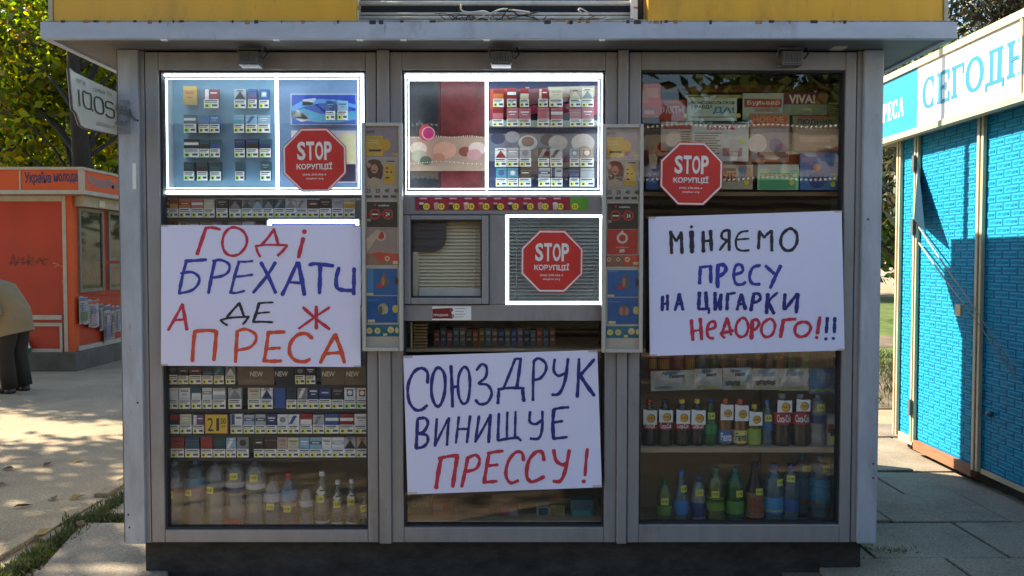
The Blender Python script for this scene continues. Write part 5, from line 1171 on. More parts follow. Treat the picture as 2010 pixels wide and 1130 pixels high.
b = MB(); b.pbox(f(1114), g(44), f(1172), 747, .22, .27, C(180, 150, 130)); b.prect(f(1120), g(120), f(1150), g(70), .2195, C(180, 80, 60)); b.prect(f(1145), g(110), f(1166), g(60), .219, C(60, 60, 70)); tag(b.build('snack_box'), 'small white and orange box right of the cans', 'box')
# snack bags
def bag(x0, x1, y0, y1, body, label, words, dy=0, deco=None):
    Yb = .125; rr = random.Random(int(x0)); N1, N2 = 14, 10; b = MB(); b2 = MB()
    fp = lambda u, v, s: at(f(x0 + (x1 - x0) * u), g(y0 + dy * (1 - u) + (y1 - y0) * v), Yb - s * (.012 * math.sin(math.pi * u) * math.sin(math.pi * v) + .004 * math.sin(9 * u + 3 * v + x0) * math.sin(math.pi * v)))
    for sgn in (1, -.6):
        vs = [fp(i / N1, j / N2, sgn) + Vector((0, .001 if sgn < 0 else 0, 0)) for j in range(N2 + 1) for i in range(N1 + 1)]
        fs = [(j * (N1 + 1) + i, j * (N1 + 1) + i + 1, (j + 1) * (N1 + 1) + i + 1, (j + 1) * (N1 + 1) + i) for j in range(N2) for i in range(N1)]
        b.add(vs, fs, body, True)
    o = tag(b.build('snack_bag'), label, 'snack bag', 'snack bags clipped under the cans')
    pr = MB()
    for (tx, u0, v0, u1, v1, m) in words:
        vs, fs = glyphs(tx, .03); pr.add([fp(u0 + (u1 - u0) * a + (0.04 * c), v0 + (v1 - v0) * (1 - c), 1) + Vector((0, -.0016, 0)) for a, c in vs], fs, m)
    for (u0, v0, u1, v1, m) in (deco or []):
        n = 8; vs = []; 
        for i in range(n + 1):
            for v in (v0, v1): vs.append(fp(u0 + (u1 - u0) * i / n, v + .03 * math.sin(i * 2.1), 1) + Vector((0, -.0012, 0)))
        pr.add(vs, [(2 * i, 2 * i + 2, 2 * i + 3, 2 * i + 1) for i in range(n)], m)
    pr.build('print', o)
FOIL = M('silvery snack foil', (0.42, 0.44, 0.46), .25, .35, .12, 8, .25, 25); FOILB = M('blue snack foil', (0.04, 0.17, 0.38), .25, .3, .15, 8, .25, 25)
YDC = C(150, 150, 70)
w3_ = [('Хрус', .22, .06, .60, .24, INK), ('team', .40, .20, .76, .38, INK)]
bag(134, 372, 128, 240, FOIL, 'silver snack bag with black script, leftmost of the three', w3_, 8, [(.1, .78, .5, .9, C(120, 122, 124)), (.66, .3, .82, .95, C(150, 160, 140))])
bag(374, 531, 120, 236, FOIL, 'silver snack bag with black script, middle one of the three', w3_, 4, [(.1, .84, .9, .95, YDC)])
bag(534, 692, 116, 238, FOIL, 'silver snack bag with black script beside the grey lettered one', w3_, 2, [(.1, .60, .6, .8, C(70, 76, 66)), (.3, .82, .8, .92, YDC)])
bag(694, 850, 122, 240, FOIL, 'silver snack bag with a dark oval picture', [('Flint', .2, .08, .8, .36, C(120, 124, 130))], 0, [(.14, .56, .84, .76, C(56, 56, 60)), (.05, .84, .95, .93, YDC)])
bag(852, 1010, 122, 244, FOIL, 'plain pale snack bag next to the blue one', [('Flint', .2, .06, .8, .34, C(130, 134, 136))], 0, [(.04, .82, .96, .93, YDC)])
bag(1013, 1172, 122, 262, FOILB, 'blue snack bag at the right end of the hanging row', [('Flint', .24, .06, .74, .40, C(120, 140, 165))], 0, [(.04, .80, .96, .90, YDC)])

# ============================================================ MAGAZINES AND NEWSPAPERS
O3 = (1240, 120); S3_ = 3.646
def mag(x0, y0, x1, y1, Y, base, label, deco, name='magazine', cat='magazine', group='magazines in the right window'):
    f = lambda x: O3[0] + x / S3_; g = lambda y: O3[1] + y / S3_
    P0 = at(f((x0 + x1) / 2), g(y1), Y); b = MB(); b.pbox(f(x0), g(y0), f(x1), g(y1), Y, Y + .005, C(*[min(235, int(v * 1.22)) for v in base])); o = tag(b.build(name), label, cat, group)
    b = MB()
    for k, d in enumerate(deco):
        yy = Y - .0005 - .0003 * k
        if d[0] == 'r': b.prect(f(d[1]), g(d[2]), f(d[3]), g(d[4]), yy, C(*d[5]))
        elif d[0] == 't': b.ptext(d[6], f(d[1]), g(d[2]), f(d[3]), g(d[4]), yy, C(*d[5]), .03)
        elif d[0] == 'c': b.disc(at(f(d[1]), g(d[2]), yy), d[3] * .0022 / S3_, (1, 0, 0), (0, 0, 1), C(*d[4]), 16)
    b.build('cover_print', o); return o
def lines(x0, y0, x1, y1, n, c): return [('r', x0, y0 + (y1 - y0) * k / n, x1 - (k * 37 % 5) * (x1 - x0) * .05, y0 + (y1 - y0) * (k + .45) / n, c) for k in range(n)]
YM = .125
TG_ = (200, 190, 50)
mag(60, 160, 206, 402, .095, (205, 60, 44), 'glowing red and orange poster at the left edge of the right window', [('r', 66, 170, 120, 300, (230, 140, 70)), ('r', 110, 190, 190, 260, (235, 150, 110)), ('r', 70, 330, 200, 395, (190, 90, 84)), ('r', 90, 350, 160, 380, (230, 170, 150))], 'poster', 'poster', 'printed posters')
mag(205, 275, 384, 424, YM, (150, 34, 40), 'red newspaper titled ФАКТЫ behind the right STOP sticker', [('t', 208, 318, 370, 378, (215, 200, 190), 'ФАКТЫ'), ('r', 230, 282, 360, 300, (185, 120, 110)), ('c', 386, 390, 16, TG_)], 'newspaper', 'newspaper')
mag(396, 262, 752, 426, YM + .004, (150, 160, 145), 'grey green newspaper with black and blue title', [('t', 428, 285, 735, 308, (30, 34, 36), 'КОМСОМОЛЬСКАЯ'), ('t', 428, 314, 580, 342, (30, 34, 36), 'ПРАВДА'), ('t', 580, 325, 735, 378, (36, 120, 150), 'ДА!'), ('r', 420, 395, 730, 402, (90, 95, 90)), ('c', 765, 388, 16, TG_)], 'newspaper', 'newspaper')
mag(795, 228, 1086, 420, YM + .008, (140, 150, 135), 'grey paper with red oval title plate', [('r', 806, 268, 1072, 330, (165, 50, 40)), ('t', 826, 280, 1060, 318, (215, 190, 170), 'Бульвар'), ('r', 880, 335, 1050, 360, (160, 130, 110))], 'newspaper', 'newspaper')
mag(1090, 225, 1400, 384, YM + .012, (110, 120, 100), 'magazine with dark red VIVA title band', [('r', 1090, 226, 1400, 308, (110, 30, 30)), ('t', 1124, 238, 1312, 302, (215, 210, 200), 'VIVA!'), ('r', 1150, 320, 1360, 370, (140, 150, 110))])
mag(210, 432, 432, 640, YM - .03, (140, 130, 115), 'pale paper with red heading half hidden by the right STOP sticker', [('r', 225, 455, 425, 485, (150, 50, 50)), ('c', 300, 560, 60, (205, 180, 160))] + lines(350, 500, 425, 620, 7, (90, 90, 86)), 'newspaper', 'newspaper')
mag(432, 432, 836, 716, YM - .026, (160, 160, 150), 'wide pale newspaper with pink red script heading', [('r', 440, 432, 830, 450, (50, 60, 54)), ('t', 540, 455, 740, 490, (165, 50, 64), 'Вести'), ('c', 790, 570, 18, TG_), ('r', 650, 620, 790, 680, (150, 110, 110)), ('r', 700, 560, 770, 640, (190, 180, 176))] + lines(450, 510, 640, 690, 10, (110, 110, 108)), 'newspaper', 'newspaper')
mag(846, 372, 1128, 720, YM - .022, (130, 90, 60), 'brown magazine with orange title plate', [('r', 860, 388, 1105, 450, (170, 80, 40)), ('t', 866, 394, 1090, 440, (205, 130, 80), 'НОВОЕ'), ('r', 855, 480, 1120, 700, (150, 140, 140)), ('c', 900, 590, 70, (215, 195, 180)), ('c', 1030, 600, 50, (110, 100, 130)), ('r', 900, 650, 1120, 690, (120, 50, 44))])
mag(1152, 390, 1504, 660, YM - .018, (96, 92, 64), 'olive magazine with ragged black title beside the frame', [('r', 1190, 388, 1420, 408, (150, 60, 34)), ('t', 1180, 412, 1440, 460, (40, 40, 38), 'ЛЮДИНА'), ('r', 1165, 480, 1490, 640, (165, 130, 105)), ('r', 1200, 540, 1420, 580, (190, 160, 130))])
mag(104, 740, 204, 916, YM - .07 - .01, (36, 66, 110), 'blue magazine at the left end of the bottom row', [('t', 112, 800, 180, 870, (120, 140, 170), 'ТЕ')])
mag(640, 740, 866, 916, YM - .066 - .01, (130, 120, 100), 'magazine with slanted orange and grey stripes on the bottom row', [('r', 652, 765, 745, 860, (40, 36, 36)), ('t', 656, 785, 745, 845, (215, 120, 60), 'ЧТЕ'), ('r', 770, 750, 820, 850, (80, 110, 130)), ('r', 820, 760, 850, 880, (160, 110, 70)), ('c', 820, 870, 20, TG_)])
mag(902, 738, 1194, 920, YM - .062 - .01, (110, 160, 120), 'green magazine titled ДОБРЫЕ СОВЕТЫ on the bottom row', [('r', 905, 740, 1190, 780, (170, 180, 170)), ('t', 920, 800, 1150, 836, (150, 70, 50), 'ДОБРЫЕ СОВЕТЫ'), ('r', 910, 850, 1170, 916, (70, 150, 100)), ('c', 1145, 868, 20, TG_)])
mag(1204, 655, 1500, 920, YM - .058 - .01, (40, 84, 125), 'blue magazine with an orange spot at the right end of the bottom row', [('r', 1215, 690, 1490, 720, (90, 130, 160)), ('c', 1325, 760, 28, (190, 120, 80)), ('c', 1330, 850, 60, (40, 60, 110)), ('r', 1420, 800, 1490, 860, (110, 140, 130)), ('c', 1440, 880, 20, TG_)])
mag(60, 168, 1452, 222, .24, (90, 58, 40), 'long brown header board with a thin red line over the magazines', [('r', 60, 196, 1400, 202, (150, 40, 34)), ('r', 200, 208, 1050, 218, (150, 84, 50)), ('r', 1060, 172, 1300, 216, (120, 110, 60))], 'header_board', 'board', None)
mag(1404, 300, 1500, 400, YM + .016, (120, 110, 80), 'small olive paper peeping out beside the red titled magazine', lines(1412, 310, 1490, 390, 5, (70, 66, 52)), 'newspaper', 'newspaper')
mag(384, 240, 800, 264, YM + .020, (150, 140, 80), 'yellowish strip of paper along the back of the top magazine row', [('r', 400, 246, 560, 256, (110, 104, 50)), ('r', 600, 246, 780, 258, (170, 160, 90))], 'paper_strip', 'paper')
# mirrored cafe sign built as a poster in the middle cabinet
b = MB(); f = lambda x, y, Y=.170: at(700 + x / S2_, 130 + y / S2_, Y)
b.pbox(797, 268, 952, 335, .171, .176, C(176, 150, 128)); po = tag(b.build('cake_reflection'), 'pale cake poster standing in for the mirrored cafe sign, middle lit cabinet', 'poster')
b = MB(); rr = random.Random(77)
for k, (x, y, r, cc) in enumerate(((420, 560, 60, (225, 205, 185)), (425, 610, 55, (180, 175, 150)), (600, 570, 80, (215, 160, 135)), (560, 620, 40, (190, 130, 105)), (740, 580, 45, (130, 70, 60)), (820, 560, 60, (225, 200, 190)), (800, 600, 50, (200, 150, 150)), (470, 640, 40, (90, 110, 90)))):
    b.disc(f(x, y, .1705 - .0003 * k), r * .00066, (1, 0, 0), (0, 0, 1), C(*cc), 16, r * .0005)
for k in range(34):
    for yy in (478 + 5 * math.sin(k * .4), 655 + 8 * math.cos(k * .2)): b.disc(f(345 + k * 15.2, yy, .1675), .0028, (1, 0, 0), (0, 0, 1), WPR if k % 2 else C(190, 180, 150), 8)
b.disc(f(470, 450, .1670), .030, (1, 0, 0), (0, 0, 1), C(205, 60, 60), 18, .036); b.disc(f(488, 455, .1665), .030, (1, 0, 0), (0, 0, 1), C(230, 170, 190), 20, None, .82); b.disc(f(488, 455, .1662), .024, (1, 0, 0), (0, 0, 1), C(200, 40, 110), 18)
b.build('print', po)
b = MB(); b.pbox(959, 262, 1180, 316, .181, .1855, C(120, 132, 150)); po = tag(b.build('coffee_poster'), 'grey blue poster of coffee cups behind the third row of packs, middle lit cabinet', 'poster')
b = MB()
for k, (x, y, r, cc) in enumerate(((960, 490, 50, (60, 70, 110)), (1060, 480, 50, (170, 175, 190)), (1165, 520, 66, (215, 215, 215)), (1165, 512, 44, (150, 120, 110)), (1300, 500, 50, (70, 72, 80)), (1370, 520, 66, (200, 195, 190)), (1540, 520, 80, (215, 205, 200)), (1550, 590, 60, (190, 130, 100)), (1250, 590, 40, (190, 130, 110)))):
    b.disc(f(x, y, .1805 - .0003 * k), r * .00066, (1, 0, 0), (0, 0, 1), C(*cc), 16, r * .00052)
b.build('print', po)
# slim packets behind the lower middle window
cols = [(110, 60, 60), (70, 90, 120), (130, 80, 84), (60, 120, 140), (120, 110, 110), (56, 66, 80), (140, 70, 50), (110, 90, 60), (60, 120, 140), (120, 90, 84), (30, 70, 130), (90, 110, 120), (40, 80, 150), (110, 100, 130), (40, 60, 100), (50, 100, 130), (150, 80, 60), (30, 100, 140), (130, 70, 70)]
nmc = ['brick red', 'slate', 'rose', 'turquoise', 'grey', 'charcoal blue', 'rust', 'khaki', 'bright turquoise', 'taupe', 'strong blue', 'silver blue', 'royal blue', 'lilac', 'deep navy', 'sea blue', 'terracotta', 'azure', 'dusty red']
for i, c in enumerate(cols):
    x0 = 852 + i * 12.6; h = random.Random(i).uniform(0, 6)
    b = MB(); b.pbox(x0, 642 + h, x0 + 11.2, 684, .22, .30, C(*c)); b.prect(x0 + 1.5, 648 + h, x0 + 9.5, 655 + h, .2195, C(min(255, c[0] + 70), min(255, c[1] + 70), min(255, c[2] + 70))); b.prect(x0 + 2, 664, x0 + 9, 668, .2195, C(180, 180, 175))
    tag(b.build('slim_packet'), '%s slim packet, %s from the left under the serving hatch rail' % (nmc[i], (ORD + ['nineteenth'])[i]), 'packet', 'slim packets under the serving hatch')
b = MB()
for k in range(9): b.pbox(812, 636 + k * 6, 838, 639.5 + k * 6, .12, .16, M('tan slats', (.40, .26, .11), .6, 0, .2))
b.pbox(806, 632, 809, 690, .11, .13, M('cream rod', (.6, .55, .45), .5)); tag(b.build('slatted_rack'), 'small tan slatted rack at the left end under the serving hatch rail', 'rack')
# things on the floor of the middle window
def lowbox(x0, x1, y0, base, deco, label, name, cat):
    f = lambda x: 790 + x / 5.025; g = lambda y: 960 + y / 5.025
    b = MB(); b.pbox(f(x0), g(y0), f(x1), 1021.5, .14, .22, C(*base))
    for k, d in enumerate(deco):
        yy = .1395 - .0004 * k
        if d[0] == 'r': b.prect(f(d[1]), g(d[2]), f(d[3]), g(d[4]), yy, C(*d[5]))
        else: b.ptext(d[6], f(d[1]), g(d[2]), f(d[3]), g(d[4]), yy, C(*d[5]), .01)
    tag(b.build(name), label, cat)
lowbox(60, 290, 70, (34, 32, 36), [('t', 95, 130, 270, 175, (120, 112, 112), 'CARTEL'), ('r', 70, 205, 285, 212, (20, 20, 22)), ('t', 95, 255, 285, 298, (120, 112, 112), 'CARTEL')], 'black box lettered CARTEL on the middle window floor', 'carton_box', 'box')
lowbox(296, 460, 140, (130, 40, 56), [('r', 300, 150, 400, 205, (130, 110, 116)), ('r', 320, 255, 400, 300, (110, 70, 70))], 'dark red packet with grey label beside the black lettered box', 'packet', 'packet')
lowbox(490, 860, 190, (44, 38, 40), [('r', 540, 195, 700, 240, (30, 34, 50)), ('r', 760, 190, 850, 240, (90, 34, 50)), ('r', 550, 258, 670, 275, (130, 140, 130)), ('r', 690, 262, 750, 290, (110, 140, 60)), ('r', 765, 258, 850, 280, (150, 160, 110))], 'low dark box with pale dots on the middle window floor', 'carton_box', 'box')
lowbox(960, 1140, 180, (90, 50, 66), [('r', 965, 195, 1050, 250, (140, 50, 90)), ('r', 1055, 200, 1135, 270, (120, 120, 126))], 'pink and grey packet in the middle of the middle window floor', 'packet', 'packet')
lowbox(1325, 1452, 175, (130, 150, 150), [('r', 1340, 185, 1440, 255, (30, 60, 90))], 'pale framed card with a blue picture on the middle window floor', 'card', 'card')
lowbox(1458, 1600, 160, (130, 120, 80), [('r', 1465, 180, 1500, 250, (150, 80, 40)), ('r', 1510, 160, 1590, 230, (90, 110, 50))], 'ochre and green card beside the blue picture card', 'card', 'card')
lowbox(1660, 1880, 110, (40, 110, 120), [('r', 1680, 210, 1860, 260, (50, 140, 150)), ('r', 1700, 130, 1860, 190, (60, 90, 130))], 'turquoise packet at the right end of the middle window floor', 'packet', 'packet')

# ============================================================ ORANGE KIOSK
ORA = M('orange painted panel', (0.38, 0.030, 0.008), .6, 0, .14, 1.5, .03, 30, grime=.3); ORB = M('bright orange panel', (0.52, 0.070, 0.010), .6, 0, .10, 2)
OAL = M('weathered aluminium', (0.36, 0.33, 0.29), .5, .2, .15, 6); CONC = M('stained concrete plinth', (0.10, 0.085, 0.07), .85, 0, .35, 3, .3, 40)
OX, OY, OXL, OYB = -5.52, 6.95, -9.4, 10.2
ok = empty('orange_kiosk', (-7.4, OY, 0), 'orange newspaper kiosk with navy lettering on its fascia left of the grey kiosk', 'kiosk')
b = MB(); b.box(OXL, OX + .06, OY - .10, OYB, 0, .235, CONC); b.build('plinth', ok, bevel=.01)
b = MB(); b.box(OXL, OX, OY, OYB, .2355, 2.25, ORA); b.build('body', ok)
b = MB(); b.box(OX - .13, OX + .004, OY - .012, OY + .11, .236, 2.25, ORB); b.build('corner_post', ok)
b = MB()
z = lambda py, Y=OY: at(80, py, Y).z
x = lambda px, Y=OY: at(px, 560, Y).x
b.box(x(126), x(133), OY - .02, OY - .0005, .236, 2.2, OAL); b.box(OXL, x(126) - .001, OY - .022, OY - .0005, z(395), z(384), OAL)
b.box(OXL, x(122), OY - .025, OY - .0005, z(627), z(618), OAL); b.box(OXL, x(122), OY - .022, OY - .0005, z(640), z(633), OAL); b.box(OXL, x(122), OY - .03, OY - .0005, z(694), z(684), OAL)
b.box(x(117), x(122), OY - .021, OY - .0005, z(684) + .001, z(640) - .001, OAL); b.build('panel_trim', ok)
b = MB(); GF = C(96, 40, 32); gy = OY - .004
pl = lambda xx, yy: at(xx, yy, gy)
for pts in ([(20, 520), (26, 500), (30, 522), (36, 502)], [(38, 512), (46, 505), (44, 520), (54, 510)], [(56, 500), (54, 522)], [(56, 505), (66, 508), (56, 515), (68, 522)], [(70, 520), (78, 506), (84, 520)], [(88, 508), (82, 514), (90, 520)], [(16, 516), (60, 514), (96, 508)]): b.ribbon(pts, 1.6, pl, GF)
b.ribbon([(104, 516), (112, 518), (122, 522), (128, 520)], 1.8, pl, C(190, 110, 90)); b.ribbon([(108, 524), (118, 520), (126, 526)], 1.5, pl, C(190, 110, 90)); b.prect(122, 548, 130, 556, gy, C(150, 130, 115)); b.build('graffiti', ok)
# fascia
FX, FY = -5.27, 6.73
b = MB(); b.box(OXL - .1, FX, FY, OYB + .2, 2.255, 2.50, ORB); fb = b.build('fascia', ok)
b = MB()
b.box(OXL - .12, FX + .015, FY - .015, OYB + .22, 2.501, 2.535, OAL); b.box(OXL - .12, FX + .014, FY - .014, OYB + .22, 2.205, 2.254, OAL)
b.box(FX - .05, FX + .008, FY - .010, FY + .04, 2.2545, 2.5005, OAL); b.box(at(38, 350, FY).x, at(41, 350, FY).x, FY - .008, FY - .0005, 2.2545, 2.5005, OAL); b.build('fascia_trim', ok)
b = MB(); NV = C(40, 36, 84)
b.ptext('Україна', 48, 337, 100, 364, FY - .002, NV, .035); b.ptext('молода', 105, 340, 152, 360, FY - .002, NV, .035)
b.text('Українська', (FX + .002, FY + .10, 2.30), (0, 1.25, 0), (0, 0, .15), C(95, 105, 115), .04); b.build('lettering', ok)
# right face
WF = M('kiosk window glass', (0.03, 0.034, 0.026), .04, 0, .7, 4, spec=.2)
for (ya, yb_, zs) in ((7.06, 7.70, (.98, 2.06)), (7.84, 8.60, (1.38, 2.06)), (7.84, 8.60, (.98, 1.34))):
    b = MB(); g = .045; Xw = OX + .001
    b.box(Xw, Xw + .03, ya, ya + g, zs[0], zs[1], OAL); b.box(Xw, Xw + .03, yb_ - g, yb_, zs[0], zs[1], OAL); b.box(Xw, Xw + .029, ya + g + .001, yb_ - g - .001, zs[1] - g, zs[1], OAL); b.box(Xw, Xw + .029, ya + g + .001, yb_ - g - .001, zs[0], zs[0] + g, OAL)
    b.mats = [M('aged window frame', (0.17, 0.15, 0.125), .6, .1, .2, 6)]; w = b.build('window', ok); b = MB(); b.box(Xw, Xw + .012, ya + g + .001, yb_ - g - .001, zs[0] + g + .001, zs[1] - g - .001, WF); b.build('pane', w)
b = MB(); b.box(OX + .001, OX + .13, 7.0, 8.2, 2.07, 2.20, M('roller box', (0.36, 0.32, 0.25), .6, 0, .15)); b.box(OX + .131, OX + .15, 7.35, 7.5, 2.08, 2.17, C(190, 185, 160)); b.build('shutter_box', ok)
b = MB(); b.box(OX + .001, OX + .03, 7.0, 9.5, .24, .30, OAL); b.build('rail', ok)
b = MB(); cl = [(OX + .035, 7.05, .975), (OX + .04, 7.5, .93), (OX + .04, 8.0, .90), (OX + .04, 8.6, .93)]; b.tube(smooth_path(cl), .004, BLK, 5)
tag(b.build('clothesline'), 'black cord strung along the orange kiosk with newspapers pegged to it', 'cord')
NEWS = M('newsprint', (0.34, 0.32, 0.31), .7, 0, .1, 8)
rr = random.Random(31)
news = [(155, 171, 582, 636, 'narrow newspaper with a green picture, nearest the corner of the orange kiosk'), (172, 193, 588, 642, 'wide pinkish newspaper, second on the line of the orange kiosk'), (194, 202, 596, 648, 'narrow grey newspaper hanging third on the line of the orange kiosk'), (203, 217, 598, 671, 'longest newspaper, hanging lowest on the orange kiosk'), (217, 225, 600, 664, 'narrow newspaper just right of the longest one'), (226, 236, 600, 650, 'bluish short newspaper partly hidden by the grey kiosk post')]
for i, (p0, p1, y0, y1, lab) in enumerate(news):
    X = OX + .05 + .004 * (i % 2); q0, q1 = atx(p0, y0, X), atx(p1, y0, X); zb_ = atx((p0 + p1) / 2, y1, X).z; zt_ = atx((p0 + p1) / 2, y0, X).z
    b = MB(); n = 6
    vs = []; W = q1.y - q0.y
    for k in range(n + 1):
        for zz in (zb_, zt_): vs.append((X + .012 * math.sin(k * 1.3 + i) * (1 if zz == zb_ else .3), q0.y + W * k / n, zz + .01 * math.sin(k + i)))
    vs2 = [(v[0] - .003, v[1], v[2]) for v in vs]
    fs = [(2 * k, 2 * k + 2, 2 * k + 3, 2 * k + 1) for k in range(n)]
    b.add(vs, fs, NEWS); b.add(vs2, fs, NEWS); o = tag(b.build('newspaper'), lab, 'newspaper', 'newspapers pegged on the orange kiosk')
    b = MB(); H = zt_ - zb_; m = MB()
    def npl(u0, u1, v0, v1, mat, d): b.add([(X + .0135 + d, q0.y + W * u0, zb_ + H * v0), (X + .0135 + d, q0.y + W * u1, zb_ + H * v0), (X + .0135 + d, q0.y + W * u1, zb_ + H * v1), (X + .0135 + d, q0.y + W * u0, zb_ + H * v1)], [(0, 1, 2, 3)], mat)
    npl(.06, .94, .86, .96, [C(60, 90, 140), C(150, 60, 60), C(50, 60, 90), C(60, 60, 100), C(110, 60, 60), C(60, 80, 120)][i], 0)
    for k in range(9): npl(.06, rr.uniform(.5, .94), .06 + k * .085, .10 + k * .085, C(90, 90, 100), 0)
    npl(.1 + .1 * (i % 2), .9 - .2 * (i % 3), .12, .45, [C(70, 90, 60), C(140, 110, 120), C(80, 80, 90), C(90, 90, 120), C(120, 100, 100), C(80, 110, 150)][i], .001)
    npl(.3, .7, .5, .72, [C(90, 120, 150), C(90, 90, 130), C(120, 120, 120), C(130, 130, 150), C(100, 70, 70), C(120, 130, 150)][i], .0015); b.build('print', o)

# ============================================================ PERSON AT THE LEFT EDGE
def skinned(name, chains, mat, parent, sub=2, roots=None):
    """one continuous surface grown round connected joints: chains of (x, y, z, rx, ry)"""
    vs, es, rs, idx = [], [], [], {}
    for ch in chains:
        prev = None
        for (x_, y_, z_, r1, r2) in ch:
            k = (round(x_, 3), round(y_, 3), round(z_, 3))
            if k not in idx: idx[k] = len(vs); vs.append(Vector((x_, y_, z_)) - wpos(parent)); rs.append((r1, r2))
            if prev is not None: es.append((prev, idx[k]))
            prev = idx[k]
    me = bpy.data.meshes.new(name); me.from_pydata([tuple(v) for v in vs], es, []); me.update()
    o = bpy.data.objects.new(name, me); COL.objects.link(o); o.parent = parent
    sk = o.modifiers.new('skin', 'SKIN'); sk.use_smooth_shade = True
    if not me.skin_vertices: 
        pass
    for i, s in enumerate(me.skin_vertices[0].data): s.radius = rs[i]; s.use_root = (i == 0)
    sb = o.modifiers.new('sub', 'SUBSURF'); sb.levels = sub; sb.render_levels = sub
    dg = bpy.context.evaluated_depsgraph_get(); dg.update()
    m2 = bpy.data.meshes.new_from_object(o.evaluated_get(dg)); o.modifiers.clear(); o.data = m2
    m2.materials.clear(); m2.materials.append(mat)
    for p in m2.polygons: p.use_smooth = True
    bpy.data.meshes.remove(me)
    return o
SKIN_ = M('warm skin', (0.36, 0.18, 0.11), .55, 0, .1, 20); SHIRT = M('sand coloured shirt', (0.23, 0.17, 0.09), .8, 0, .12, 6, 1.0, 9); TROU = M('dark brown trousers', (0.018, 0.014, 0.011), .8, 0, .2, 8, .3, 25); HAIRM = M('grey hair', (0.16, 0.15, 0.14), .7, 0, .2, 60); SHOE = M('black shoe', (0.02, 0.018, 0.018), .4, 0, .2)
px0, py0 = -5.26, 5.25
man = empty('person', (px0, py0, 0), 'stooping person in sand shirt and dark trousers in front of the orange kiosk', 'person')
A = lambda dx, dy, dz, r, r2=None: (px0 + dx, py0 + dy, dz, r, r2 or r)
skinned('body', [
 [A(0, 0, .80, .12, .10), A(-.05, -.02, .95, .12, .10), A(-.13, -.04, 1.04, .13, .11), A(-.25, -.05, 1.08, .07, .07), A(-.32, -.06, 1.07, .055, .055), A(-.40, -.06, 1.05, .075, .085), A(-.46, -.06, 1.02, .075, .085), A(-.50, -.06, .97, .05, .05)],
 [A(0, 0, .80, .12, .10), A(.0, .09, .75, .08, .08), A(-.03, .10, .42, .06, .06), A(.03, .10, .09, .04, .045), A(-.10, .11, .04, .035, .03)],
 [A(0, 0, .80, .12, .10), A(.0, -.09, .75, .08, .08), A(-.06, -.10, .42, .06, .06), A(-.01, -.10, .09, .04, .045), A(-.14, -.11, .04, .035, .03)],
 [A(-.13, -.04, 1.04, .13, .11), A(-.12, -.21, 1.01, .055, .055), A(-.06, -.25, .79, .045, .045), A(-.27, -.23, .715, .035, .03), A(-.37, -.215, .685, .03, .018)],
 [A(-.13, -.04, 1.04, .13, .11), A(-.17, .14, 1.02, .055, .055), A(-.18, .18, .80, .045, .045), A(-.34, .15, .70, .035, .03), A(-.42, .14, .68, .03, .018)]], SKIN_, man)
def fingers(cx, cy, cz, s):
    ch = []
    for k in range(4): ch.append([A(cx, cy + (k - 1.5) * .018, cz, .008), A(cx - .045, cy + (k - 1.5) * .02, cz - .012, .0085), A(cx - .072 + abs(k - 1.2) * .008, cy + (k - 1.5) * .02, cz - .035, .008), A(cx - .074 + abs(k - 1.2) * .008, cy + (k - 1.5) * .02, cz - .055, .007)])
    for q in ch: skinned('finger', [q], SKIN_, man, 1)
    skinned('thumb', [[A(cx + .03, cy + s * .02, cz, .011), A(cx - .0, cy + s * .045, cz - .012, .010), A(cx - .03, cy + s * .05, cz - .03, .008)]], SKIN_, man, 1)
fingers(-.39, -.213, .68, -1); fingers(-.44, .14, .675, 1)
def loft(name, rings, mat, n=20, wr=.012):
    b = MB(); vs, fs = [], []
    for (c, rx, ry, tilt) in rings:
        for k in range(n):
            a = 2 * math.pi * k / n; w = 1 + wr * math.sin(a * 3 + c[2] * 30) + wr * math.sin(a * 7 + c[2] * 17)
            u = rx * math.cos(a) * w
            vs.append((px0 + c[0] + u * math.cos(tilt), py0 + c[1] + ry * math.sin(a) * w, c[2] + u * math.sin(tilt)))
    for i in range(len(rings) - 1):
        for k in range(n): fs.append((i * n + k, i * n + (k + 1) % n, (i + 1) * n + (k + 1) % n, (i + 1) * n + k))
    b.add(vs, fs, mat, True); return b.build(name, man)
loft('shirt', [((-.04, -.01, .60), .225, .215, .25), ((-.04, -.01, .70), .215, .21, .35), ((-.04, -.02, .84), .195, .20, .35), ((-.075, -.03, .96), .165, .19, .5), ((-.12, -.04, 1.05), .15, .19, .75), ((-.19, -.05, 1.09), .12, .17, 1.0), ((-.24, -.05, 1.10), .085, .11, 1.2), ((-.27, -.055, 1.09), .065, .07, 1.35)], SHIRT, 28, .02)
for s, yy in ((-1, -.20), (1, .13)):
    b = MB(); b.tube([Vector((px0 - .12, py0 + yy * .6, 1.05)), Vector((px0 - .12, py0 + yy * 1.03, 1.02)), Vector((px0 - .09, py0 + yy * 1.2, .92)), Vector((px0 - .065, py0 + yy * 1.27, .82))], [.085, .085, .08, .078], SHIRT, 14, False); b.build('sleeve', man)
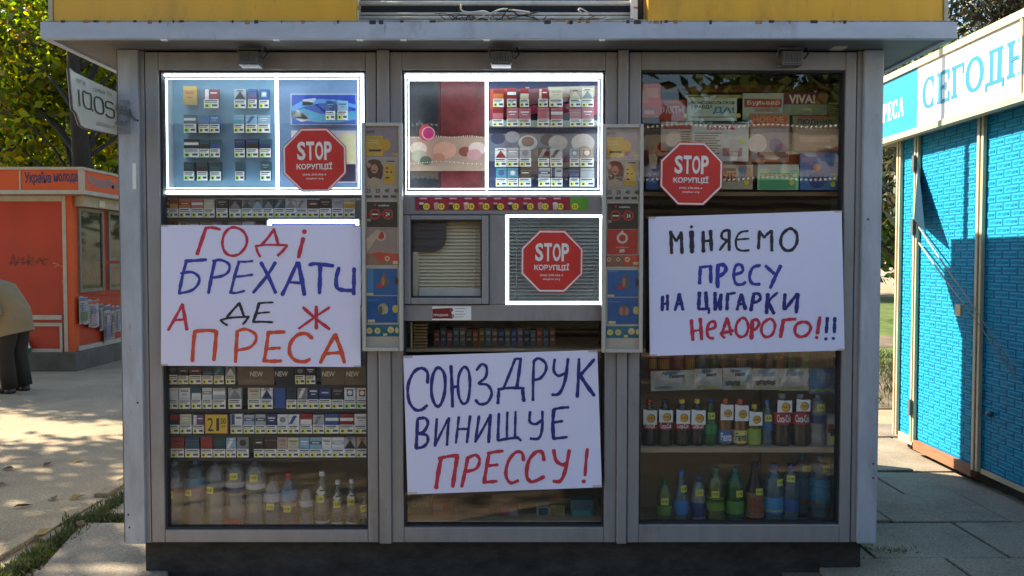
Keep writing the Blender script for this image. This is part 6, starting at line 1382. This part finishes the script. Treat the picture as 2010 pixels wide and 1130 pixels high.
for yy, kx, ax in ((.10, -.03, .03), (-.10, -.06, -.01)):
    b = MB(); P = [Vector((px0 - .03, py0 + yy * .6, .76)), Vector((px0 - .01, py0 + yy * .85, .70)), Vector((px0 + kx * .6, py0 + yy, .56)), Vector((px0 + kx, py0 + yy, .42)), Vector((px0 + (kx + ax) / 2, py0 + yy, .25)), Vector((px0 + ax, py0 + yy, .055))]
    b.tube(P, [.09, .10, .095, .085, .078, .075], TROU, 16); b.build('trouser_leg', man)
    b = MB(); b.lathe([(.001, 0), (.05, 0), (.055, .02), (.045, .06), (.02, .075)], (px0 + ax, py0 + yy, .0), SHOE, 12); b.tube([Vector((px0 + ax + .04, py0 + yy, .035)), Vector((px0 + ax - .06, py0 + yy, .038)), Vector((px0 + ax - .15, py0 + yy, .03)), Vector((px0 + ax - .20, py0 + yy, .022))], [.036, .042, .042, .02], SHOE, 10); b.build('shoe', man)
b = MB(); b.lathe([(.001, .10), (.05, .092), (.082, .06), (.092, .01), (.088, -.03)], (px0 - .41, py0 - .06, 1.075), HAIRM, 16); b.build('hair', man)
b = MB()
for s in (-1, 1): b.disc((px0 - .535, py0 - .06 + s * .03, 1.03), .010, (0, 1, 0), (0, 0, 1), INK, 10); b.lathe([(.001, -.025), (.014, -.01), (.015, .01), (.001, .028)], (px0 - .43, py0 - .06 + s * .095, 1.03), SKIN_, 8)
b.lathe([(.001, .0), (.016, .008), (.008, .04), (.001, .045)], (px0 - .545, py0 - .06, .985), SKIN_, 8); b.tube([(px0 - .535, py0 - .085, .955), (px0 - .545, py0 - .06, .952), (px0 - .535, py0 - .035, .955)], .005, C(120, 60, 55), 6); b.build('face', man)
# carrier bag on the plinth ledge
BAGW = M('white plastic bag', (0.62, 0.63, 0.62), .4, 0, .1, 20, .6, 30); BAGG = M('green bag print', (0.03, 0.16, 0.08), .4, 0, .2, 30)
b = MB(); c = at(46, 700, OY - .06); c.z = .236; n = 14; vs, fs = [], []
for (r, zz) in ((.5, 0), (1.0, .02), (1.08, .06), (.95, .11), (.6, .16), (.28, .19), (.34, .215)):
    for k in range(n):
        a = 6.283 * k / n; w = 1 + .16 * math.sin(a * 5 + zz * 40) + .1 * math.sin(a * 9); vs.append((c.x + .085 * r * w * math.cos(a), c.y + .042 * r * w * math.sin(a), c.z + zz + .008 * math.sin(a * 4)))
for i in range(6):
    for k in range(n): fs.append((i * n + k, i * n + (k + 1) % n, (i + 1) * n + (k + 1) % n, (i + 1) * n + k))
b.add(vs, fs[:n], BAGW, True); b.add(vs, fs[n:2 * n], BAGG, True); b.add(vs, fs[2 * n:], BAGW, True)
tag(b.build('carrier_bag'), 'white and green plastic carrier bag on the orange kiosk plinth', 'bag')

# ============================================================ BLUE KIOSK
BX, BYE, BYN = 2.83, 2.52, -1.6
BLU = M('blue printed panel', (0.008, 0.17, 0.36), .6, 0, .12, 3, spec=.15, grime=.2); BRK = M('light blue print', (0.022, 0.40, 0.62), .6, 0, .12, 3, spec=.15, grime=.2)
CRP = M('cream aluminium', (0.55, 0.47, 0.33), .4, .1, .08, 6, grime=.4); WHS = M('white acrylic sign', (0.80, 0.80, 0.78), .35, 0, .03, 3)
SGNB = M('sign blue', (0.02, 0.27, 0.50), .4, 0, .05, 3); CY2 = M('sign letter blue', (0.03, 0.22, 0.38), .4, 0, .05, 3)
bk = empty('blue_kiosk', (BX + 1.0, .5, 0), 'bright blue kiosk with brick patterned lettering and a white fascia right of the grey kiosk', 'kiosk')
b = MB(); b.box(BX, BX + 2.2, BYN, BYE, .14, 2.36, BLU); b.build('body', bk)
b = MB(); b.box(BX + .06, BX + 2.1, BYN + .05, BYE - .05, 0, .139, PLI); b.build('plinth', bk)
# printed bricks
b = MB(); gv, gf = glyphs('СЕГОДНЯ', .035); vs, fs = [], []; vb, fb_ = [], []
rz = 0; zz = .165
while zz < 2.26:
    yy = BYE - .03 + (.075 if rz % 2 else 0)
    while yy > -.1:
        y1_, y0_ = min(yy, BYE - .02), yy - .133
        if y1_ - y0_ > .05:
            o = len(vb); X = BX - .0015
            ys = [(y1_, .004), (y1_ - .006, 0), (y0_ + .006, 0), (y0_, .004)]
            vb += [(X, y_, zz + e) for y_, e in ys] + [(X, y_, zz + .037 - e) for y_, e in ys]
            fb_ += [(o + i, o + i + 1, o + 5 + i, o + 4 + i) for i in range(3)]
            if y1_ == yy and yy > .45:
                o = len(vs); vs += [(BX - .003, yy - .007 - u * .119, zz + .008 + v * .021) for u, v in gv]; fs += [tuple(i + o for i in f_) for f_ in gf]
        yy -= .150
    zz += .0465; rz += 1
b.add(vb, fb_, BRK); b.add(vs, fs, M('dark blue print', (0.008, 0.22, 0.42), .6, 0, .1, spec=.15)); b.build('brick_print', bk)
for (ya, w, nm) in ((2.49, .05, 'post'), (2.225, .045, 'post'), (1.425, .06, 'post'), (.62, .06, 'post'), (-.2, .06, 'post'), (-1.0, .06, 'post')):
    b = MB(); b.box(BX - .028, BX - .0045, ya - w / 2, ya - w * .08, .13, 2.30, CRP); b.box(BX - .034, BX - .0045, ya + w * .05, ya + w / 2, .13, 2.30, CRP); p = b.build(nm, bk, bevel=.003)
b = MB()
for zz in (.32, 1.58, 2.02): b.box(BX - .05, BX - .035, 2.215, 2.245, zz, zz + .11, ALUD)
b.build('hinge', bk)
WDR = M('weathered wood sill', (0.30, 0.13, 0.07), .7, 0, .2, 10, stretch=(1, 1, 6))
b = MB(); b.box(BX - .03, BX - .0045, 1.46, 2.20, .085, .150, WDR); b.build('door_sill', bk)
b = MB(); b.box(BX - .012, BX - .0045, -1.5, 1.39, .125, .155, CRP); b.box(BX - .014, BX - .0045, 2.25, 2.46, .10, .16, CRP); b.build('bottom_rail', bk)
b = MB(); p = atx(1945, 818, BX - .01); b.lathe([(.001, 0), (.018, .004), (.018, .03), (.001, .032)], (p.x - .01, p.y, p.z), M('lock cylinder', (.10, .14, .16), .4, .4), 10); b.build('lock', bk)
# door bar
b = MB()
for off in (0, 14):
    P = [atx(1804, 446 + off * 2.2, BX - .03), atx(1848, 512 + off * 1.9, BX - .06), atx(1905, 592 + off * 1.5, BX - .05), atx(1993, 728 + off, BX - .03)]
    b.tube(P, [.006, .006, .003, .003], M('bare steel bar', (.30, .28, .26), .5, .3, .1), 8)
db = b.build('door_bar', bk)
p = atx(1886, 607, BX - .055); b = MB(); b.box(p.x - .02, p.x, p.y - .03, p.y + .03, p.z - .04, p.z + .03, M('padlock clasp', (.5, .45, .36), .4, .5)); b.build('clasp', db)
b = MB(); t0, t1, t2 = atx(1802, 316, BX - .02), atx(1816, 455, BX - .13), atx(1795, 432, BX - .05); b.plate([t0, t1, t2], Vector((.004, .003, 0)), M('blue film as shadow', (0.006, 0.035, 0.075), .7, 0, .1, spec=.1)); b.tube([t0, t2], .004, CRP, 6); b.build('film_with_shadow', bk)  # film coloured dark to imitate the shadow it casts on the wall
# fascia with the title
SX = 2.71
b = MB(); b.box(SX, BX + 2.3, 2.031, 2.80, 2.29, 2.69, SGNB); fc = b.build('fascia', bk)
b = MB(); b.box(SX, BX + 2.3, BYN - .1, 2.03, 2.29, 2.69, WHS); fw = b.build('fascia', bk)
b = MB(); b.box(SX - .014, BX + 2.32, BYN - .12, 2.82, 2.691, 2.735, CRP); b.box(SX - .014, SX + .05, BYN - .12, 2.82, 2.25, 2.289, CRP); b.box(SX - .010, SX - .0005, .865, .885, 2.2895, 2.6905, CRP); b.build('fascia_trim', bk)
b = MB(); b.box(SX + .051, BX + .1, BYN - .1, 2.8, 2.262, 2.288, ALUD); b.build('soffit', bk)
# drawn slab-serif capitals on the fascia
def caps(b, letter, y, w, z0, h, mat, X, t):
    """letter of width w starting at y (running towards -y), heavy stems t, slab serifs"""
    k = [0]
    def seg(x0, y0, x1, y1, th):
        k[0] += 1; Xk = X - .0003 * k[0]; d = Vector((x1 - x0, y1 - y0)); d.normalize(); nn = Vector((-d.y, d.x)) * th / 2
        P = [(x0 + nn.x, y0 + nn.y), (x1 + nn.x, y1 + nn.y), (x1 - nn.x, y1 - nn.y), (x0 - nn.x, y0 - nn.y)]
        b.add([(Xk, y - px_, z0 + pz_) for px_, pz_ in P], [(0, 1, 2, 3)], mat)
    def arc(cx, cz, rx, rz, a0, a1, thin, thick, n=22):
        k[0] += 1; Xk = X - .0003 * k[0]; vs, fs = [], []
        for i in range(n + 1):
            a = R(a0 + (a1 - a0) * i / n); th = thin + (thick - thin) * abs(math.cos(a))
            for s in (.5, -.5): vs.append((Xk, y - (cx + (rx + s * th) * math.cos(a)), z0 + cz + (rz + s * th) * math.sin(a)))
        b.add(vs, [(2 * i, 2 * i + 2, 2 * i + 3, 2 * i + 1) for i in range(n)], mat)
    th = t * .5; sw = t * 1.7
    stem = lambda cx: (seg(cx, 0, cx, h, t), seg(cx - sw / 2, th / 2, cx + sw / 2, th / 2, th), seg(cx - sw / 2, h - th / 2, cx + sw / 2, h - th / 2, th))
    if letter == 'С': arc(w * .5, h * .5, w * .42, h * .46, 50, 310, th, t); seg(w * .80, h * .66, w * .80, h, th); seg(w * .80, 0, w * .80, h * .3, th)
    if letter == 'Е': stem(w * .22); seg(0, h - th / 2, w * .92, h - th / 2, th); seg(0, th / 2, w * .95, th / 2, th); seg(w * .2, h * .5, w * .7, h * .5, th); seg(w * .92, h, w * .92, h * .68, th); seg(w * .95, 0, w * .95, h * .32, th); seg(w * .7, h * .38, w * .7, h * .62, th)
    if letter == 'Г': stem(w * .25); seg(0, h - th / 2, w * .95, h - th / 2, th); seg(w * .95, h, w * .95, h * .66, th)
    if letter == 'О': arc(w * .5, h * .5, w * .42, h * .46, 0, 360, th, t, 30)
    if letter == 'Д': seg(w * .32, th, w * .32, h, t * .8); seg(w * .75, th, w * .75, h, t); seg(w * .18, h - th / 2, w * .92, h - th / 2, th); seg(0, th / 2, w, th / 2, th); seg(th / 2, -h * .14, th / 2, th, th); seg(w - th / 2, -h * .14, w - th / 2, th, th)
    if letter == 'Н': stem(w * .22); stem(w * .78); seg(w * .2, h * .5, w * .8, h * .5, th)
    if letter == 'Я': stem(w * .78); arc(w * .5, h * .72, w * .3, h * .25, 90, 270, th, t); seg(w * .5, h - th / 2, w * .8, h - th / 2, th); seg(w * .5, h * .47, w * .8, h * .47, th); seg(w * .5, h * .47, w * .16, 0, t * .9)
    if letter == 'П': stem(w * .22); stem(w * .78); seg(0, h - th / 2, w, h - th / 2, th)
    if letter == 'Р': stem(w * .25); arc(w * .5, h * .72, w * .34, h * .25, -90, 90, th, t); seg(w * .2, h - th / 2, w * .5, h - th / 2, th); seg(w * .2, h * .47, w * .5, h * .47, th)
    if letter == 'А': seg(w * .12, 0, w * .5, h, th); seg(w * .86, 0, w * .5, h, t); seg(w * .25, h * .32, w * .75, h * .32, th); seg(0, th / 2, w * .28, th / 2, th); seg(w * .68, th / 2, w, th / 2, th)
b = MB(); yy = 1.955
for ch, w in (('С', .165), ('Е', .150), ('Г', .145), ('О', .185), ('Д', .185), ('Н', .18), ('Я', .18)):
    caps(b, ch, yy, w, 2.395, .20, CY2, SX - .001, .045); yy -= w + .022
    if ch == 'Н': yy -= .02
b.build('lettering', fw)
b = MB(); yy = 2.655
for ch, w in (('П', .09), ('Р', .075), ('Е', .075), ('С', .075), ('А', .085)):
    caps(b, ch, yy, w, 2.405, .13, WPR, SX - .001, .022); yy -= w + .008
b.build('lettering', fc)

# ============================================================ TREES
BARK = M('dark bark', (0.022, 0.016, 0.012), .9, 0, .4, 5, .8, 14, stretch=(4, 4, 1)); BARK2 = M('grey brown bark', (0.10, 0.08, 0.06), .9, 0, .4, 5, .8, 14, stretch=(4, 4, 1))
CHEST = leaf_mat('chestnut leaves', [(0.014, 0.024, 0.005), (0.03, 0.05, 0.008), (0.09, 0.13, 0.010), (0.20, 0.23, 0.015), (0.025, 0.04, 0.006), (0.26, 0.25, 0.02), (0.15, 0.07, 0.02)], .6)
GREENL = leaf_mat('green leaves', [(0.025, 0.045, 0.010), (0.045, 0.075, 0.014), (0.075, 0.105, 0.02), (0.13, 0.14, 0.03)], .4)
NEEDL = leaf_mat('spruce needles', [(0.014, 0.020, 0.012), (0.026, 0.032, 0.016), (0.05, 0.048, 0.024), (0.07, 0.055, 0.03)], .2)
def crown_mesh(name, cl, nleaf, size, mat, seed, spread, limbs, trunk, droop=0.0, slim=.55):
    import numpy as np
    rg = np.random.default_rng(seed)
    cl = np.array(cl); ci = rg.integers(0, len(cl), nleaf)
    ce = cl[ci] + rg.normal(0, 1, (nleaf, 3)) * spread * np.array([1, 1, .7])
    sz = size * rg.uniform(.55, 1.25, nleaf)[:, None]
    u = rg.normal(0, 1, (nleaf, 3)); u[:, 2] -= droop; u /= np.linalg.norm(u, axis=1)[:, None]
    w = rg.normal(0, 1, (nleaf, 3)); w -= (w * u).sum(1)[:, None] * u; w /= np.linalg.norm(w, axis=1)[:, None]
    nn = np.cross(u, w)
    q = np.stack([ce - u * sz, ce + w * sz * slim + nn * sz * .15, ce + u * sz, ce - w * sz * slim + nn * sz * .15], 1).reshape(-1, 3)
    return q
def tree(name, label, base, cl, nleaf, size, mat, seed, spread, trunk_r, group=None, droop=0.0, slim=.55, bark=None, top=None, limb=.34):
    """trunk with limbs to the leaf clusters; cl are cluster centres in world space"""
    bark = bark or BARK; rr = random.Random(seed); base = Vector(base)
    t = empty(name, tuple(base), label, 'tree', group)
    zt = top if top else max(c[2] for c in cl) * .8
    b = MB(); N = 8; P = []; ph = rr.uniform(0, 6)
    for i in range(N + 1):
        k = i / N; P.append(base + Vector((.12 * math.sin(ph + k * 4) * k, .12 * math.cos(ph + k * 3) * k, zt * k)))
    b.tube(P, [trunk_r * (1.25 if i == 0 else 1 - .8 * i / N) for i in range(N + 1)], bark, 12)
    for c in cl[::max(1, len(cl) // 26)]:
        c = Vector(c); k = max(.25, min(.95, (c.z - base.z) / zt - .25)); j = min(N - 1, int(k * N)); s = P[j]
        m = s.lerp(c, .5) + Vector((rr.uniform(-.2, .2), rr.uniform(-.2, .2), rr.uniform(0, .25)))
        b.tube(smooth_path([s, m, c], n=3), [trunk_r * limb * (1 - .75 * i / 6) for i in range(7)], bark, 6)
    b.build('trunk', t)
    q = crown_mesh(name, cl, nleaf, size, mat, seed, spread, None, None, droop, slim) - __import__('numpy').array(tuple(base))
    me = bpy.data.meshes.new('crown'); n = len(q) // 4
    me.vertices.add(len(q)); me.vertices.foreach_set('co', q.ravel().astype('f'))
    me.loops.add(n * 4); me.loops.foreach_set('vertex_index', list(range(n * 4)))
    me.polygons.add(n); me.polygons.foreach_set('loop_start', list(range(0, n * 4, 4))); me.polygons.foreach_set('loop_total', [4] * n)
    me.materials.append(mat); me.update(); me.validate()
    o = bpy.data.objects.new('crown', me); COL.objects.link(o); o.parent = t
    return t
def blob(c, r, n, seed, flat=.8):
    rr = random.Random(seed); out = []
    while len(out) < n:
        v = Vector((rr.uniform(-1, 1), rr.uniform(-1, 1), rr.uniform(-1, 1)))
        if .25 < v.length < 1: out.append((c[0] + v.x * r[0], c[1] + v.y * r[1], c[2] + v.z * r[2]))
    return out
GT = 'chestnut trees behind the orange kiosk'
tree('chestnut_tree', 'dark trunked chestnut tree right behind the orange kiosk with yellowing leaves', (-7.25, 10.6, 0), blob((-8.4, 12.6, 5.2), (3.4, 1.5, 2.7), 100, 1), 14000, .098, CHEST, 1, .36, .25, GT, limb=.17)
tree('chestnut_tree', 'chestnut tree farther left behind the orange kiosk, its trunk out of view', (-12.2, 13.5, 0), blob((-11.8, 13.4, 5.0), (3.4, 1.8, 2.6), 60, 2), 7500, .10, CHEST, 2, .45, .2, GT)
tree('shade_tree', 'tree out of the left of the picture that dapples the dusty ground', (-8.5, 4.5, 0), blob((-8.4, 4.2, 5.0), (1.7, 1.5, 1.1), 34, 3), 2500, .11, CHEST, 3, .30, .16)
tree('shade_tree', 'unseen tree added left of the camera to shade the street before the kiosk', (-6.2, -3.4, 0), blob((-4.6, -1.6, 7.2), (3.2, 2.4, 1.3), 46, 31), 9000, .095, CHEST, 31, .42, .18)  # this and the next three are added out of view to shade the street
tree('shade_tree', 'unseen tree added beside the left path to shade the street before the windows', (-8.6, .2, 0), blob((-6.6, .8, 6.6), (2.2, 1.7, 1.1), 34, 32), 6500, .095, CHEST, 32, .38, .17)
tree('shade_tree', 'unseen tree added farther left along the street for its shade', (-10.5, -4.4, 0), blob((-9.2, -3.2, 7.0), (3.0, 2.2, 1.2), 40, 33), 7500, .095, CHEST, 33, .42, .18)
tree('shade_tree', 'unseen tree added farthest left to shade the street before the left window', (-11.2, .6, 0), blob((-9.6, .4, 6.8), (2.3, 2.0, 1.1), 36, 34), 7000, .095, CHEST, 34, .40, .17)
tree('shade_tree', 'unseen low tree added beside the orange kiosk to shade its forecourt', (-10.3, 8.7, 0), blob((-9.4, 8.0, 4.7), (1.3, .9, 1.0), 26, 35), 4500, .10, CHEST, 35, .32, .14)  # added out of view to lengthen the shade before the orange kiosk
tree('linden_tree', 'broad green tree far behind the orange kiosk', (-14, 24, 0), blob((-13, 22, 5.5), (7, 3, 5), 120, 4), 14000, .2, GREENL, 4, .7, .25)
cl = []
rr = random.Random(9)
for k in range(150):
    zz = rr.uniform(2.6, 9.5); r = (10.5 - zz) * .42 * rr.uniform(.4, 1); a = rr.uniform(0, 6.28); cl.append((7.4 + r * math.cos(a), 7.6 + r * math.sin(a), zz - r * .15))
tree('spruce_tree', 'dark spruce with drooping needles rising over the blue kiosk', (7.6, 7.6, 0), cl, 60000, .09, NEEDL, 9, .30, .17, droop=.9, slim=.24, top=10.2, limb=.13)
tree('maple_tree', 'leafy green tree on the lawn seen between the two kiosks', (8.6, 14.6, 0), blob((8.4, 15, 3.6), (2.2, 1.6, 2.4), 60, 12), 7000, .13, GREENL, 12, .40, .13, bark=BARK2)
tree('lime_tree', 'pale green tree beyond the lawn path seen between the kiosks', (13.2, 23.5, 0), blob((13, 24, 4.4), (4.5, 2.0, 3.6), 70, 13), 7000, .18, GREENL, 13, .55, .18, bark=BARK2)
tree('lime_tree', 'large tree far back behind the grey kiosk', (3, 30, 0), blob((3, 30, 6), (7, 3, 4.5), 80, 14), 7000, .25, GREENL, 14, .8, .25, bark=BARK2)
tree('poplar_tree', 'tall tree far behind the blue kiosk', (18, 34, 0), blob((20, 34, 6), (7, 3, 5), 80, 15), 7000, .25, GREENL, 15, .8, .25, bark=BARK2)
b = MB()
b.box(9.0, 13.4, 27.0, 28.6, .45, 1.15, C(140, 36, 40)); b.box(9.8, 12.4, 27.1, 28.5, 1.151, 1.65, C(60, 64, 70))
ct = empty('parked_car', (11.2, 27.8, .036), 'distant red car glimpsed beyond the lawn', 'car')
b.build('body', ct, bevel=.12)
for xx in (9.9, 12.5):
    for yy in (27.02, 28.42): b = MB(); b.tube([(xx, yy, .36), (xx, yy + .18, .36)], .32, BLK, 14); b.build('wheel', ct)

# ============================================================ ACROSS THE STREET (seen mirrored in the glass)
cf_ = empty('street_cafe', (1.6, -10.2, 0), 'low cafe with brown roller shutters and a long food signboard across the street', 'cafe')
CW = M('dark brown cladding', (0.06, 0.045, 0.035), .7, 0, .25, 4); SHU = M('brown roller shutter', (0.09, 0.075, 0.05), .5, 0, .06, 3); SGB = M('cream food sign', (0.52, 0.44, 0.34), .5, 0, .3, 1.5)
b = MB(); b.box(-6.5, 8.5, -12.6, -9.4, 0, 3.5, CW); b.build('body', cf_)
b = MB()
for k in range(30): b.box(-2.6, 5.6, -9.399, -9.36 + .012 * (k % 2), .25 + k * .064, .25 + k * .064 + .058, SHU)
b.build('roller_shutter', cf_)
b = MB(); b.box(-1.7, 5.4, -9.399, -9.2, 2.66, 3.38, SGB); sg_ = b.build('signboard', cf_)
rr = random.Random(44); b = MB()
for k in range(46):
    x_ = -1.6 + k * .150 + rr.uniform(-.03, .03); z_ = 2.98 + rr.uniform(-.14, .10); w_ = rr.uniform(.05, .12); h_ = rr.uniform(.08, .2); y_ = -9.195 + .0006 * k
    cc = C(*rr.choice([(235, 220, 200), (200, 140, 110), (120, 60, 40), (240, 235, 225), (160, 90, 60), (70, 40, 36), (225, 170, 150), (90, 110, 60)]))
    if k % 2: b.poly([(x_ - w_ * .7, y_, z_ - h_), (x_ + w_ * .7, y_, z_ - h_), (x_ + w_, y_, z_ + h_ * .5), (x_ - w_, y_, z_ + h_ * .5)], cc); b.disc((x_, y_ + .0003, z_ + h_ * .5), w_, (1, 0, 0), (0, 0, 1), C(235, 228, 214), 12, w_ * .35)
    else: b.disc((x_, y_, z_), w_ * 1.3, (1, 0, 0), (0, 0, 1), cc, 12, h_ * .6); b.disc((x_ + .02, y_ + .0003, z_ + h_ * .3), w_ * .7, (1, 0, 0), (0, 0, 1), C(180, 60, 60) if k % 3 else C(110, 70, 50), 10)
b.disc((-1.25, -9.15, 3.12), .2, (1, 0, 0), (0, 0, 1), C(190, 40, 70), 20); b.build('print', sg_)
b = MB()
for k in range(96):
    for zz in (2.62, 3.42): b.lathe([(.001, -.028), (.024, -.014), (.028, 0), (.02, .02), (.001, .028)], (-1.65 + k * .073, -9.16, zz + .02 * math.sin(k * .35)), WHS, 6)
tag(b.build('bulb_string', cf_), kind='stuff')
b = MB(); b.box(-1.12, -.36, -9.399, -9.12, 2.2, 4.9, M('red brown banner', (0.30, 0.05, 0.03), .6, 0, .2)); b.build('banner', cf_)
for i, (x_, y_, h_) in enumerate(((-2.6, -14.5, 6.2), (0.5, -16.5, 6.5), (7.5, -15.5, 6.0), (-13, -13, 5.5))):
    tree('street_tree', ['leafy tree behind the cafe banner', 'leafy tree straight behind the cafe', 'leafy tree behind the right end of the cafe', 'leafy tree beside the cafe, farthest along the street'][i], (x_, y_, 0), blob((x_, y_, h_), (3.6, 2.0, 2.8), 40, 50 + i), 3500, .24, GREENL, 50 + i, .6, .2, 'trees across the street', bark=BARK2)

# fallen leaves and litter on the dusty ground
FL = [M('dry brown leaf', (0.12, 0.06, 0.025), .8, 0, .2), M('yellow fallen leaf', (0.34, 0.22, 0.06), .8, 0, .2)]
spots = [(105, 981, 'curled brown leaf near the kerb, left of the yellow one', 0), (151, 979, 'yellowish fallen leaf near the kerb and the left post', 1), (16, 922, 'small dark leaf at the left edge of the ground', 0), (152, 906, 'small yellow leaf far out on the sunlit ground', 1), (94, 914, 'thin brown leaf on the sunlit ground', 0), (45, 996, 'narrow brown leaf left of the curled one', 0), (4, 952, 'leaf cut by the left picture edge', 0), (158, 1042, 'reddish leaf in the grass joint beside the slab', 0), (86, 1058, 'pale leaf beside the grass joint', 1)]
for i, (px, py, lab, m) in enumerate(spots):
    c = atz(px, py); rr = random.Random(i); a = rr.uniform(0, 6.28); L, W = .05, .022; b = MB(); ux = Vector((math.cos(a), math.sin(a), 0)); uy = Vector((-ux.y, ux.x, 0)); c.z = .006 if i < 7 else .034
    P = [c - ux * L, c - ux * L * .2 + uy * W + Vector((0, 0, .018)), c + ux * L * .5 + uy * W * .7 + Vector((0, 0, .012)), c + ux * L + Vector((0, 0, .008)), c + ux * L * .4 - uy * W * .8 + Vector((0, 0, .015)), c - ux * L * .3 - uy * W + Vector((0, 0, .010))]
    b.add(P + [c + Vector((0, 0, .002))] + [p + Vector((0, 0, .001)) for p in P], [(6, k, (k + 1) % 6) for k in range(6)], FL[m])
    tag(b.build('fallen_leaf'), lab, 'leaf', 'fallen leaves')
